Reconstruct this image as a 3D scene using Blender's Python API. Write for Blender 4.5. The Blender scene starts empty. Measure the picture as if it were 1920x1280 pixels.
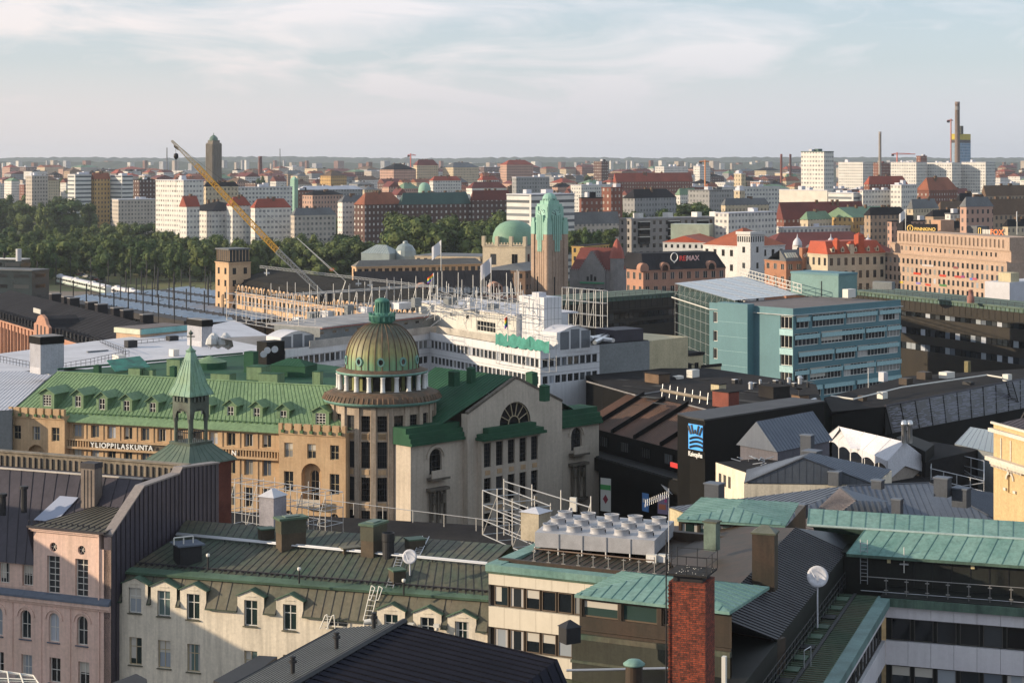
import bpy, bmesh, math, random
from mathutils import Vector, Matrix, noise
R=math.radians
scene=bpy.context.scene
COL=scene.collection
# ---------------------------------------------------------------- camera, sky, sun
FPX,CX,HY,H=3540.0,960.0,296.0,60.0       # focal length in photo pixels, principal column, horizon row, eye height (m)
cd=bpy.data.cameras.new('camera'); cam=bpy.data.objects.new('camera',cd); COL.objects.link(cam)
cam.location=(0,0,H); cam.rotation_euler=(R(90),0,0)
cd.sensor_width=36; cd.lens=FPX*36/1920; cd.shift_y=-(640-HY)/1920; cd.clip_start=1; cd.clip_end=60000
scene.camera=cam
SUN_AZ,SUN_EL=R(-98),R(15)                # azimuth measured from +Y towards +X
sv=Vector((math.sin(SUN_AZ)*math.cos(SUN_EL),math.cos(SUN_AZ)*math.cos(SUN_EL),math.sin(SUN_EL)))
sd=bpy.data.lights.new('sun','SUN'); sd.energy=5.0; sd.angle=R(0.5); sd.color=(1.0,0.81,0.58)
so=bpy.data.objects.new('sun',sd); COL.objects.link(so); so.rotation_euler=sv.to_track_quat('Z','Y').to_euler(); so.location=(-200,0,300)
wd=bpy.data.worlds.new('World'); scene.world=wd; wd.use_nodes=True
nt=wd.node_tree; nt.nodes.clear()
def N(t,tp,**kw):
    n=t.nodes.new(tp)
    for k,v in kw.items():
        if k in n.inputs: n.inputs[k].default_value=v
        else: setattr(n,k,v)
    return n
def ramp(t,stops,interp='LINEAR'):
    n=t.nodes.new('ShaderNodeValToRGB'); e=n.color_ramp; e.interpolation=interp
    while len(e.elements)<len(stops): e.elements.new(0.5)
    for el,(p,c) in zip(e.elements,stops):
        el.position=p; el.color=(c[0],c[1],c[2],1) if hasattr(c,'__len__') else (c,c,c,1)
    return n
def sky_nodes():
    L=nt.links.new
    out=N(nt,'ShaderNodeOutputWorld'); bg=N(nt,'ShaderNodeBackground'); bg.inputs['Strength'].default_value=0.125
    sky=N(nt,'ShaderNodeTexSky',sky_type='NISHITA',sun_disc=False,sun_elevation=SUN_EL,sun_rotation=SUN_AZ,air_density=1.0,dust_density=0.6,ozone_density=2.5,altitude=60)
    tc=N(nt,'ShaderNodeTexCoord')
    mp=N(nt,'ShaderNodeMapping'); mp.inputs['Scale'].default_value=(5.5,1.0,24.0); mp.inputs['Rotation'].default_value=(0,R(9),0)
    L(tc.outputs['Generated'],mp.inputs['Vector'])
    n1=N(nt,'ShaderNodeTexNoise',Scale=1.5,Detail=6,Roughness=0.55,Distortion=0.7); L(mp.outputs[0],n1.inputs['Vector'])
    mp2=N(nt,'ShaderNodeMapping'); mp2.inputs['Scale'].default_value=(14.0,2.0,62.0); mp2.inputs['Rotation'].default_value=(0,R(-14),0); mp2.inputs['Location'].default_value=(3.3,0,1.7)
    L(tc.outputs['Generated'],mp2.inputs['Vector'])
    n2=N(nt,'ShaderNodeTexNoise',Scale=1.4,Detail=7,Roughness=0.6,Distortion=1.2); L(mp2.outputs[0],n2.inputs['Vector'])
    sep=N(nt,'ShaderNodeSeparateXYZ'); L(tc.outputs['Generated'],sep.inputs[0])
    r1=ramp(nt,[(0.33,0.0),(0.60,1.0)]); L(n1.outputs['Fac'],r1.inputs[0])
    r2=ramp(nt,[(0.36,0.0),(0.70,1.0)]); L(n2.outputs['Fac'],r2.inputs[0])
    mx=N(nt,'ShaderNodeMath',operation='MAXIMUM'); L(r1.outputs[0],mx.inputs[0])
    m2=N(nt,'ShaderNodeMath',operation='MULTIPLY'); L(r2.outputs[0],m2.inputs[0]); m2.inputs[1].default_value=0.55; L(m2.outputs[0],mx.inputs[1])
    # veil thickens towards the horizon
    veil=ramp(nt,[(0.0,1.0),(0.025,0.9),(0.05,0.35),(0.1,0.15),(0.5,0.1)]); L(sep.outputs['Z'],veil.inputs[0])
    ad=N(nt,'ShaderNodeMath',operation='MAXIMUM'); L(mx.outputs[0],ad.inputs[0]); L(veil.outputs[0],ad.inputs[1])
    # cloud deck fades overhead so the city is lit by blue sky too
    fade=ramp(nt,[(0.0,1.0),(0.25,0.85),(1.0,0.25)]); L(sep.outputs['Z'],fade.inputs[0])
    fm=N(nt,'ShaderNodeMath',operation='MULTIPLY'); L(ad.outputs[0],fm.inputs[0]); L(fade.outputs[0],fm.inputs[1])
    cc=ramp(nt,[(0.0,(4.5,4.5,4.7)),(0.03,(5.0,4.93,5.05)),(0.06,(5.9,5.75,5.8)),(0.12,(6.2,6.3,6.7)),(.4,(6.8,7.1,7.6))]); L(sep.outputs['Z'],cc.inputs[0])
    # warm side towards the sun
    wr=ramp(nt,[(0.28,(1.08,1.02,0.985)),(0.50,(1.0,.99,1.0)),(0.72,(0.95,0.98,1.01))])
    ma=N(nt,'ShaderNodeMath',operation='MULTIPLY_ADD'); L(sep.outputs['X'],ma.inputs[0]); ma.inputs[1].default_value=1.0; ma.inputs[2].default_value=0.5; L(ma.outputs[0],wr.inputs[0])
    mul=N(nt,'ShaderNodeMix',data_type='RGBA',blend_type='MULTIPLY'); mul.inputs[0].default_value=1; L(cc.outputs[0],mul.inputs[6]); L(wr.outputs[0],mul.inputs[7])
    blue=N(nt,'ShaderNodeMix',data_type='RGBA',blend_type='MIX'); blue.inputs[0].default_value=0.55; L(sky.outputs[0],blue.inputs[6]); blue.inputs[7].default_value=(3.5,4.4,5.3,1)
    mix=N(nt,'ShaderNodeMix',data_type='RGBA',blend_type='MIX'); L(fm.outputs[0],mix.inputs[0]); L(blue.outputs[2],mix.inputs[6]); L(mul.outputs[2],mix.inputs[7])
    L(mix.outputs[2],bg.inputs['Color']); L(bg.outputs[0],out.inputs[0])
sky_nodes()
vs=scene.view_settings; vs.view_transform='Standard'; vs.look='None'; vs.exposure=0.27; vs.gamma=1.0; vs.use_curve_mapping=False
scene.cycles.use_denoising=True
scene.cycles.max_bounces=5; scene.cycles.diffuse_bounces=3; scene.cycles.glossy_bounces=2; scene.cycles.transmission_bounces=3; scene.cycles.volume_bounces=0; scene.cycles.transparent_max_bounces=12
scene.cycles.caustics_reflective=False; scene.cycles.caustics_refractive=False
# ---------------------------------------------------------------- helpers: unprojection of surveyed points
def W(px,py,Y): return Vector(((px-CX)/FPX*Y,Y,H-(py-HY)/FPX*Y))
def Zp(px,py,z):
    return W(px,py,(H-z)*FPX/(py-HY))
def zat(py,Y): return H-(py-HY)/FPX*Y
class Facade:
    """vertical plane through A and B (A left, B right seen from outside)"""
    def __init__(s,A,B):
        s.A=Vector((A[0],A[1])); s.B=Vector((B[0],B[1])); d=s.B-s.A; s.L=d.length; s.u=d/s.L; s.n=Vector((s.u.y,-s.u.x)); s.ang=math.atan2(s.u.y,s.u.x)
    def hit(s,px,py):
        dx=(px-CX)/FPX; t=(s.A.x*s.n.x+s.A.y*s.n.y)/(dx*s.n.x+s.n.y)
        p=Vector((t*dx,t)); return (p-s.A).dot(s.u), H-(py-HY)/FPX*t
    def ux(s,px): return s.hit(px,HY)[0]
    def p(s,u,z,d=0.0):
        q=s.A+s.u*u+s.n*d; return Vector((q.x,q.y,z))
    def off(s,d): return Facade(s.A+s.n*d,s.B+s.n*d)
    def side(s,u,depth,right=True):
        """perpendicular wall going back from u; right: the wall facing +u"""
        a=s.A+s.u*u; b=a-s.n*depth
        return Facade(a,b) if right else Facade(b,a)
def Fz(pxa,pya,pxb,pyb,z):
    return Facade(Zp(pxa,pya,z)[:2],Zp(pxb,pyb,z)[:2])
# ---------------------------------------------------------------- mesh builder
class MB:
    def __init__(s): s.v=[]; s.f=[]; s.m=[]; s.mats=[]; s.sm=[]
    def mi(s,m):
        if m not in s.mats: s.mats.append(m)
        return s.mats.index(m)
    def face(s,pts,m,smooth=False):
        if len(pts)==4 and not smooth:
            p=[Vector(x) for x in pts]; nn=(p[1]-p[0]).cross(p[3]-p[0])
            if nn.length>4 and abs((p[2]-p[0]).dot(nn.normalized()))>.03:      # twisted roof plane: lay it as ruled strips
                for i in range(10):
                    for j in range(10):
                        q=lambda u,v:p[0].lerp(p[1],u).lerp(p[3].lerp(p[2],u),v)
                        k=len(s.v); s.v.extend((q(i/10,j/10),q((i+1)/10,j/10),q((i+1)/10,(j+1)/10),q(i/10,(j+1)/10))); s.f.append((k,k+1,k+2,k+3)); s.m.append(s.mi(m)); s.sm.append(False)
                return s
        i=len(s.v); s.v.extend(Vector(p) for p in pts); s.f.append(tuple(range(i,i+len(pts)))); s.m.append(s.mi(m)); s.sm.append(smooth); return s
    def prism(s,bot,top,m,cap=True):
        n=len(bot)
        for i in range(n):
            j=(i+1)%n; s.face([bot[i],bot[j],top[j],top[i]],m)
        if cap: s.face(list(reversed(bot)),m); s.face(top,m)
        return s
    def box(s,c,u,v,w,m):
        """box from corner c with edge vectors u,v,w"""
        c,u,v,w=Vector(c),Vector(u),Vector(v),Vector(w)
        if u.cross(v).dot(w)<0: u,v=v,u
        return s.prism([c,c+u,c+u+v,c+v],[c+w,c+u+w,c+u+v+w,c+v+w],m)
    def fbox(s,F,u0,u1,z0,z1,d0,d1,m):
        """box on a facade between depths d0<d1 (outward positive)"""
        return s.prism([F.p(u0,z0,d1),F.p(u1,z0,d1),F.p(u1,z0,d0),F.p(u0,z0,d0)],[F.p(u0,z1,d1),F.p(u1,z1,d1),F.p(u1,z1,d0),F.p(u0,z1,d0)],m)
    def bar(s,a,b,r,m,n=4,r2=None):
        a,b=Vector(a),Vector(b); d=b-a
        if d.length<1e-6: return s
        d.normalize(); x=d.orthogonal().normalized(); y=d.cross(x); r2=r if r2 is None else r2
        A=[a+(x*math.cos(2*math.pi*(i+.5)/n)+y*math.sin(2*math.pi*(i+.5)/n))*r for i in range(n)]
        B=[b+(x*math.cos(2*math.pi*(i+.5)/n)+y*math.sin(2*math.pi*(i+.5)/n))*r2 for i in range(n)]
        return s.prism(A,B,m)
    def path(s,pts,r,m,n=4):
        for a,b in zip(pts,pts[1:]): s.bar(a,b,r,m,n)
        return s
    def lathe(s,c,prof,m,n=32,a0=0.0,smooth=True):
        """prof: list of (r,z[,mat]); c=(x,y)"""
        for k in range(len(prof)-1):
            r0,z0=prof[k][:2]; r1,z1=prof[k+1][:2]; mm=prof[k][2] if len(prof[k])>2 else m
            for i in range(n):
                t0=a0+2*math.pi*i/n; t1=a0+2*math.pi*(i+1)/n
                q=[(c[0]+r*math.cos(t),c[1]+r*math.sin(t),z) for r,z,t in ((r0,z0,t0),(r0,z0,t1),(r1,z1,t1),(r1,z1,t0))]
                if r0<1e-5: q=[q[0],q[2],q[3]]
                elif r1<1e-5: q=q[:3]
                s.face(q,mm,smooth)
        return s
    def ribs(s,poly,d,sp,m,w=.05,h=.07,ph=.5):
        """standing seams: thin raised bars along d over a planar convex polygon"""
        w,h=w*.75,h*.6; P=[Vector(p) for p in poly]; nrm=Vector((0,0,0))
        for i in range(len(P)): nrm+=(P[i]-P[0]).cross(P[(i+1)%len(P)]-P[0])
        nrm.normalize()
        if nrm.z<0: nrm=-nrm
        d=Vector((d[0],d[1],d[2] if len(d)>2 else 0)); d=(d-nrm*d.dot(nrm)).normalized(); e=nrm.cross(d)
        t=[p.dot(e) for p in P]; lo,hi=min(t),max(t); k=lo+sp*ph
        while k<hi-1e-3:
            xs=[]
            for i in range(len(P)):
                a,b=P[i],P[(i+1)%len(P)]; ta,tb=a.dot(e)-k,b.dot(e)-k
                if ta*tb<0: xs.append(a+(b-a)*(ta/(ta-tb)))
            if len(xs)>=2:
                xs.sort(key=lambda p:p.dot(d)); a,b=xs[0],xs[-1]
                if (b-a).length>.15: s.box(a-e*w/2-nrm*.01,e*w,b-a,nrm*h,m)
            k+=sp
        return s
    def quadribs(s,a,b,c,dd,n,m,w=.05,h=.07):
        """a-b lower edge, dd-c upper edge"""
        w,h=w*.75,h*.6; a,b,c,dd=[Vector(x) for x in (a,b,c,dd)]
        nrm=(b-a).cross(dd-a).normalized()
        if nrm.z<0: nrm=-nrm
        e=(b-a).normalized()
        for i in range(n+1):
            t=(i)/n; p=a.lerp(b,t); q=dd.lerp(c,t); s.box(p-e*w/2-nrm*.01,e*w,q-p,nrm*h,m)
        return s
    def mesh(s,name,org=(0,0,0)):
        o=Vector(org); me=bpy.data.meshes.new(name); me.from_pydata([tuple(v-o) for v in s.v],[],s.f)
        for m in s.mats: me.materials.append(m)
        me.polygons.foreach_set('material_index',s.m); me.polygons.foreach_set('use_smooth',s.sm)
        if any(s.sm):
            bm=bmesh.new(); bm.from_mesh(me); bmesh.ops.remove_doubles(bm,verts=bm.verts,dist=1e-4); bm.to_mesh(me); bm.free()
        me.update(); return me
# ---------------------------------------------------------------- things and parts
class T:
    def __init__(s,name,label,cat,loc,group=None):
        o=bpy.data.objects.new(name,None); COL.objects.link(o); o.location=loc; o.empty_display_size=.5
        o['label']=label; o['category']=cat
        if group: o['group']=group
        s.o=o; s.loc=Vector(loc)
    def part(s,name,mb,parent=None,label=None,kind=None):
        if not mb.f: return None
        o=bpy.data.objects.new(name,mb.mesh(name,s.loc)); COL.objects.link(o); o.parent=parent or s.o
        if label: o['label']=label
        if kind: o['kind']=kind
        return o
    def inst(s,name,me,loc,rz,parent=None):
        o=bpy.data.objects.new(name,me); COL.objects.link(o); o.parent=parent or s.o
        o.location=Vector(loc)-s.loc; o.rotation_euler=(0,0,rz); return o
def solo(name,label,cat,mb,group=None,kind=None):
    lo=[min(v[i] for v in mb.v) for i in range(3)]; hi=[max(v[i] for v in mb.v) for i in range(3)]
    c=((lo[0]+hi[0])/2,(lo[1]+hi[1])/2,lo[2])
    o=bpy.data.objects.new(name,mb.mesh(name,c)); COL.objects.link(o); o.location=c
    if label: o['label']=label
    if cat: o['category']=cat
    if group: o['group']=group
    if kind: o['kind']=kind
    return o
def struct(name,mb,kind='structure',label=None):
    o=bpy.data.objects.new(name,mb.mesh(name)); COL.objects.link(o); o['kind']=kind
    if label: o['label']=label
    return o
def dup(root,loc,rz=0.0,scale=None,label=None,group=None):
    r=root.copy(); COL.objects.link(r); r.location=loc; r.rotation_euler=(0,0,rz)
    if scale is not None: r.scale=scale
    if label: r['label']=label
    if group: r['group']=group
    for ch in list(root.children):
        c=ch.copy(); COL.objects.link(c); c.parent=r
        for g in list(ch.children):
            q=g.copy(); COL.objects.link(q); q.parent=c
    return r
# ---------------------------------------------------------------- materials
MC={}
def mat(name,col,rough=.8,var=.18,scale=.35,metal=0.0,col2=None,streak=0.0,fine=.10,bump=0.0,spec=.35):
    if name in MC: return MC[name]
    m=bpy.data.materials.new(name); MC[name]=m; m.use_nodes=True; t=m.node_tree; b=t.nodes['Principled BSDF']; L=t.links.new
    b.inputs['Roughness'].default_value=rough; b.inputs['Metallic'].default_value=metal; b.inputs['Specular IOR Level'].default_value=spec
    tc=N(t,'ShaderNodeTexCoord')
    n1=N(t,'ShaderNodeTexNoise',Scale=scale,Detail=5,Roughness=.6); L(tc.outputs['Object'],n1.inputs['Vector'])
    c2=col2 or tuple(max(0,x*(1-2.2*var)) for x in col)
    r=ramp(t,[(.35,col),(.68,c2)]); L(n1.outputs['Fac'],r.inputs[0]); last=r.outputs[0]
    if streak:
        mp=N(t,'ShaderNodeMapping'); mp.inputs['Scale'].default_value=(1.6,1.6,.10); L(tc.outputs['Object'],mp.inputs[0])
        n3=N(t,'ShaderNodeTexNoise',Scale=1.5,Detail=4,Roughness=.65); L(mp.outputs[0],n3.inputs['Vector'])
        r3=ramp(t,[(.42,1.0),(.72,1.0-streak)]); L(n3.outputs['Fac'],r3.inputs[0])
        mx=N(t,'ShaderNodeMix',data_type='RGBA',blend_type='MULTIPLY'); mx.inputs[0].default_value=1; L(last,mx.inputs[6]); L(r3.outputs[0],mx.inputs[7]); last=mx.outputs[2]
    if fine:
        n2=N(t,'ShaderNodeTexNoise',Scale=scale*14,Detail=3,Roughness=.7); L(tc.outputs['Object'],n2.inputs['Vector'])
        r2=ramp(t,[(.3,1.0+fine),(.7,1.0-2*fine)]); L(n2.outputs['Fac'],r2.inputs[0])
        mx=N(t,'ShaderNodeMix',data_type='RGBA',blend_type='MULTIPLY'); mx.inputs[0].default_value=1; L(last,mx.inputs[6]); L(r2.outputs[0],mx.inputs[7]); last=mx.outputs[2]
        if bump:
            bp=N(t,'ShaderNodeBump',Strength=bump,Distance=.05); L(n2.outputs['Fac'],bp.inputs['Height']); L(bp.outputs[0],b.inputs['Normal'])
    L(last,b.inputs['Base Color']); return m
def glassmat(name,stops,rough=.08,spec=.6):
    """window glass; what hangs behind it differs from window to window"""
    m=bpy.data.materials.new(name); MC[name]=m; m.use_nodes=True; t=m.node_tree; b=t.nodes['Principled BSDF']; L=t.links.new
    b.inputs['Roughness'].default_value=rough; b.inputs['Specular IOR Level'].default_value=spec
    oi=N(t,'ShaderNodeObjectInfo'); r=ramp(t,stops,'CONSTANT'); L(oi.outputs['Random'],r.inputs[0]); L(r.outputs[0],b.inputs['Base Color'])
    tc=N(t,'ShaderNodeTexCoord'); n=N(t,'ShaderNodeTexNoise',Scale=.8,Detail=1); L(tc.outputs['Object'],n.inputs['Vector'])
    bp=N(t,'ShaderNodeBump',Strength=.12,Distance=.1); L(n.outputs['Fac'],bp.inputs['Height']); L(bp.outputs[0],b.inputs['Normal'])
    return m
def brickmat(name,c1,c2,mortar,sc=1.0,rough=.9):
    m=bpy.data.materials.new(name); MC[name]=m; m.use_nodes=True; t=m.node_tree; b=t.nodes['Principled BSDF']; L=t.links.new; b.inputs['Roughness'].default_value=rough
    tc=N(t,'ShaderNodeTexCoord'); s=N(t,'ShaderNodeSeparateXYZ'); L(tc.outputs['Object'],s.inputs[0])
    a=N(t,'ShaderNodeMath',operation='ADD'); L(s.outputs[0],a.inputs[0]); L(s.outputs[1],a.inputs[1])
    c=N(t,'ShaderNodeCombineXYZ'); L(a.outputs[0],c.inputs[0]); L(s.outputs[2],c.inputs[1])
    br=N(t,'ShaderNodeTexBrick',Scale=sc); br.inputs['Color1'].default_value=(*c1,1); br.inputs['Color2'].default_value=(*c2,1); br.inputs['Mortar'].default_value=(*mortar,1)
    br.inputs['Brick Width'].default_value=.27; br.inputs['Row Height'].default_value=.085; br.inputs['Mortar Size'].default_value=.012; br.inputs['Bias'].default_value=-.1
    L(c.outputs[0],br.inputs['Vector'])
    n=N(t,'ShaderNodeTexNoise',Scale=5.5,Detail=5,Roughness=.75); L(tc.outputs['Object'],n.inputs['Vector']); r=ramp(t,[(.38,1.25),(.66,.28)]); L(n.outputs['Fac'],r.inputs[0])
    mx=N(t,'ShaderNodeMix',data_type='RGBA',blend_type='MULTIPLY'); mx.inputs[0].default_value=1; L(br.outputs[0],mx.inputs[6]); L(r.outputs[0],mx.inputs[7]); L(mx.outputs[2],b.inputs['Base Color'])
    bp=N(t,'ShaderNodeBump',Strength=.5,Distance=.02); L(br.outputs['Fac'],bp.inputs['Height']); L(bp.outputs[0],b.inputs['Normal']); bp.invert=True
    return m
def flatmat(name,col,rough=.5,metal=0.0,emit=0.0):
    if name in MC: return MC[name]
    m=bpy.data.materials.new(name); MC[name]=m; m.use_nodes=True; b=m.node_tree.nodes['Principled BSDF']
    b.inputs['Base Color'].default_value=(*col,1); b.inputs['Roughness'].default_value=rough; b.inputs['Metallic'].default_value=metal
    if emit: b.inputs['Emission Color'].default_value=(*col,1); b.inputs['Emission Strength'].default_value=emit
    return m
def gridwall(name,col,win,cw,ch,fw=.55,fh=.5,rough=.85):
    """far facade whose windows are a pattern a pixel or two wide"""
    m=bpy.data.materials.new(name); MC[name]=m; m.use_nodes=True; t=m.node_tree; b=t.nodes['Principled BSDF']; L=t.links.new; b.inputs['Roughness'].default_value=rough
    tc=N(t,'ShaderNodeTexCoord'); s=N(t,'ShaderNodeSeparateXYZ'); L(tc.outputs['Object'],s.inputs[0])
    def M(op,a,bv):
        n=N(t,'ShaderNodeMath',operation=op)
        for i,x in enumerate((a,bv)):
            if isinstance(x,(int,float)): n.inputs[i].default_value=x
            else: L(x,n.inputs[i])
        return n.outputs[0]
    h=M('ADD',s.outputs[0],s.outputs[1])
    fx=M('LESS_THAN',M('FRACT',M('DIVIDE',h,cw),0),fw); fz=M('LESS_THAN',M('FRACT',M('DIVIDE',s.outputs[2],ch),0),fh)
    w=M('MULTIPLY',fx,fz)
    n1=N(t,'ShaderNodeTexNoise',Scale=.2,Detail=3); L(tc.outputs['Object'],n1.inputs['Vector']); r=ramp(t,[(.3,col),(.75,tuple(x*.78 for x in col))]); L(n1.outputs['Fac'],r.inputs[0])
    wn=N(t,'ShaderNodeTexWhiteNoise'); sn=N(t,'ShaderNodeVectorMath',operation='SNAP'); L(tc.outputs['Object'],sn.inputs[0]); sn.inputs[1].default_value=(cw,cw,ch); L(sn.outputs[0],wn.inputs['Vector'])
    rw=ramp(t,[(0,tuple(x*.6 for x in win)),(1,tuple(x*1.8 for x in win))]); L(wn.outputs['Value'],rw.inputs[0])
    mx=N(t,'ShaderNodeMix',data_type='RGBA'); L(w,mx.inputs[0]); L(r.outputs[0],mx.inputs[6]); L(rw.outputs[0],mx.inputs[7]); L(mx.outputs[2],b.inputs['Base Color'])
    return m
GL=glassmat('dark_glass',[(0,(.012,.016,.02)),(.45,(.03,.035,.04)),(.68,(.08,.09,.10)),(.80,(.25,.25,.24)),(.90,(.02,.03,.035))])
GLB=glassmat('blind_glass',[(0,(.02,.025,.03)),(.30,(.30,.33,.36)),(.62,(.42,.45,.50)),(.85,(.12,.14,.17))])
GLD=glassmat('black_glass',[(0,(.008,.009,.010)),(.5,(.02,.022,.024)),(.85,(.05,.055,.06))])
GLG=glassmat('greenish_glass',[(0,(.015,.03,.028)),(.5,(.03,.055,.05)),(.8,(.11,.16,.15))])
FR_W=flatmat('frame_white',(.62,.60,.55),.6); FR_D=flatmat('frame_dark',(.05,.045,.04),.6); FR_B=flatmat('frame_brown',(.10,.07,.045),.6); FR_T=flatmat('frame_tan',(.42,.34,.22),.7)
STEEL=flatmat('galvanised_steel',(.45,.46,.48),.45,.6); WHITE=mat('white_paint',(.72,.72,.72),.6,.08); DARK=mat('dark_metal',(.025,.025,.028),.6,.2)
# ---------------------------------------------------------------- facade pieces
def wall(mb,F,u0,u1,z0,z1,holes,m,depth=.25,d=0.0,mrev=None,gable=None):
    """wall with real openings; holes: (ua,ub,za,zb[,'arch'])"""
    mrev=mrev or m
    hs=[h for h in holes if h[1]>u0 and h[0]<u1 and h[3]>z0 and h[2]<z1]
    us=sorted(set([u0,u1]+[min(max(x,u0),u1) for h in hs for x in h[:2]])); zs=sorted(set([z0,z1]+[min(max(x,z0),z1) for h in hs for x in h[2:4]]))
    for j in range(len(zs)-1):
        zc=(zs[j]+zs[j+1])/2; run=None
        for i in range(len(us)-1):
            uc=(us[i]+us[i+1])/2
            solid=not any(h[0]<uc<h[1] and h[2]<zc<h[3] for h in hs)
            if solid:
                if run is None: run=us[i]
            if run is not None and (not solid or i==len(us)-2):
                e=us[i+1] if solid else us[i]
                mb.face([F.p(run,zs[j],d),F.p(e,zs[j],d),F.p(e,zs[j+1],d),F.p(run,zs[j+1],d)],m); run=None
    for h in hs:
        a,b,za,zb=h[:4]; q=d-depth
        arch=len(h)>4
        if not arch:
            mb.face([F.p(a,za,d),F.p(a,zb,d),F.p(a,zb,q),F.p(a,za,q)],mrev); mb.face([F.p(b,za,d),F.p(b,za,q),F.p(b,zb,q),F.p(b,zb,d)],mrev)
            mb.face([F.p(a,zb,d),F.p(b,zb,d),F.p(b,zb,q),F.p(a,zb,q)],mrev); mb.face([F.p(a,za,d),F.p(a,za,q),F.p(b,za,q),F.p(b,za,d)],mrev)
        else:
            r=(b-a)/2; zc=zb-r; uc=(a+b)/2; n=10
            arc=[(uc-r*math.cos(math.pi*k/n),zc+r*math.sin(math.pi*k/n)) for k in range(n+1)]
            for k in range(n):
                (p0,q0),(p1,q1)=arc[k],arc[k+1]
                mb.face([F.p(p0,q0,d),F.p(p1,q1,d),F.p(p1,zb,d),F.p(p0,zb,d)],m)
                mb.face([F.p(p0,q0,d),F.p(p0,q0,q),F.p(p1,q1,q),F.p(p1,q1,d)],mrev)
            mb.face([F.p(a,za,d),F.p(a,zc,d),F.p(a,zc,q),F.p(a,za,q)],mrev); mb.face([F.p(b,za,d),F.p(b,za,q),F.p(b,zc,q),F.p(b,zc,d)],mrev)
            mb.face([F.p(a,za,d),F.p(a,za,q),F.p(b,za,q),F.p(b,za,d)],mrev)
random.seed(4)
BLIND=flatmat('window_blind',(.50,.47,.41),.8); CURT=flatmat('window_curtain',(.42,.40,.38),.9)
WM={}
def winmeshes(w,h,nx,nz,glass,frame,bw=.06,arch=False,transom=None,var=0):
    key=(round(w,2),round(h,2),nx,nz,glass.name,frame.name,bw,arch,transom,var)
    if key in WM: return WM[key]
    w,h=key[0],key[1]
    g=MB(); fr=MB(); FF=Facade((-w/2,0),(w/2,0))
    if arch:
        r=w/2; zc=h-r; pts=[(0,0),(w,0)]+[(w/2+r*math.cos(math.pi*k/10),zc+r*math.sin(math.pi*k/10)) for k in range(11)]
        g.face([FF.p(u,z,0) for u,z in pts],glass)
        for k in range(10):
            a=math.pi*k/10; b=math.pi*(k+1)/10
            fr.prism([FF.p(w/2+q*math.cos(t),zc+q*math.sin(t),.05) for q,t in ((r,a),(r,b),(r-bw,b),(r-bw,a))],[FF.p(w/2+q*math.cos(t),zc+q*math.sin(t),.0) for q,t in ((r,a),(r,b),(r-bw,b),(r-bw,a))],frame)
        top=zc
    else:
        g.face([FF.p(0,0),FF.p(w,0),FF.p(w,h),FF.p(0,h)],glass); top=h
        if var==1: g.face([FF.p(bw,h*.55,.012),FF.p(w-bw,h*.55,.012),FF.p(w-bw,h,.012),FF.p(bw,h,.012)],BLIND)
        if var==2:
            for a,b in ((0,.24),(.78,1)): g.face([FF.p(w*a,0,.012),FF.p(w*b,0,.012),FF.p(w*b,h,.012),FF.p(w*a,h,.012)],CURT)
        if var==3: g.face([FF.p(bw,h*.22,.012),FF.p(w*.5,h*.22,.012),FF.p(w*.5,h,.012),FF.p(bw,h,.012)],BLIND)
        fr.fbox(FF,0,w,h-bw,h,0,.05,frame)
    fr.fbox(FF,0,bw,bw,top-(0 if arch else bw),0,.05,frame); fr.fbox(FF,w-bw,w,bw,top-(0 if arch else bw),0,.05,frame); fr.fbox(FF,0,w,0,bw,0,.05,frame)
    hb=bw*.8
    for i in range(1,nx):
        u=w*i/nx; fr.fbox(FF,u-hb/2,u+hb/2,bw,h-bw,0,.04,frame)
    zs=[h*j/nz for j in range(1,nz)] if transom is None else [h*transom]
    for z in zs: fr.fbox(FF,bw,w-bw,z-hb/2,z+hb/2,0,.034,frame)
    WM[key]=(g.mesh('window_glass'),fr.mesh('window_frame')); return WM[key]
def window(t,F,h,nx=2,nz=2,glass=None,frame=None,d=-.25,bw=.06,name='window',transom=None,parent=None,sill=None):
    """one window in one opening: pane with its frame (and sill) below it"""
    a,b,za,zb=h[:4]; g,fr=winmeshes(b-a,zb-za,nx,nz,glass or GL,frame or FR_W,bw,len(h)>4,transom,random.choice((0,0,0,1,2,3)) if glass is not GLD else 0)
    o=t.inst(name,g,F.p((a+b)/2,za,d),F.ang,parent)
    if parent is None:
        q=bpy.data.objects.new('frame',fr); COL.objects.link(q); q.parent=o
        if sill:
            key=('sill',round(b-a,2),sill.name)
            if key not in WM:
                s=MB(); s.fbox(Facade((0,0),(1,0)),-(b-a)/2-.08,(b-a)/2+.08,-.08,-.005,.0,-d+.1,sill); WM[key]=s.mesh('sill')
            q=bpy.data.objects.new('sill',WM[key]); COL.objects.link(q); q.parent=o
    return o
def simplewin(t,F,h,glass=None,frame=None,d=.03,mull=True,name='window',nx=2):
    """small pane with its mullion in one mesh, for buildings farther off"""
    a,b,za,zb=h[:4]; w,hh=round(b-a,2),round(zb-za,2); glass=glass or GL; frame=frame or FR_W
    key=('s',w,hh,glass.name,frame.name,mull,nx)
    if key not in WM:
        m=MB(); FF=Facade((-w/2,0),(w/2,0)); m.fbox(FF,0,w,0,hh,-.06,0,glass)
        if mull:
            for i in range(1,nx): m.fbox(FF,w*i/nx-.05,w*i/nx+.05,0,hh,0,.03,frame)
            m.fbox(FF,-.06,0,0,hh,-.05,.03,frame); m.fbox(FF,w,w+.06,0,hh,-.05,.03,frame)
        WM[key]=m.mesh('window')
    return t.inst(name,WM[key],F.p((a+b)/2,za,d),F.ang)
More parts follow.
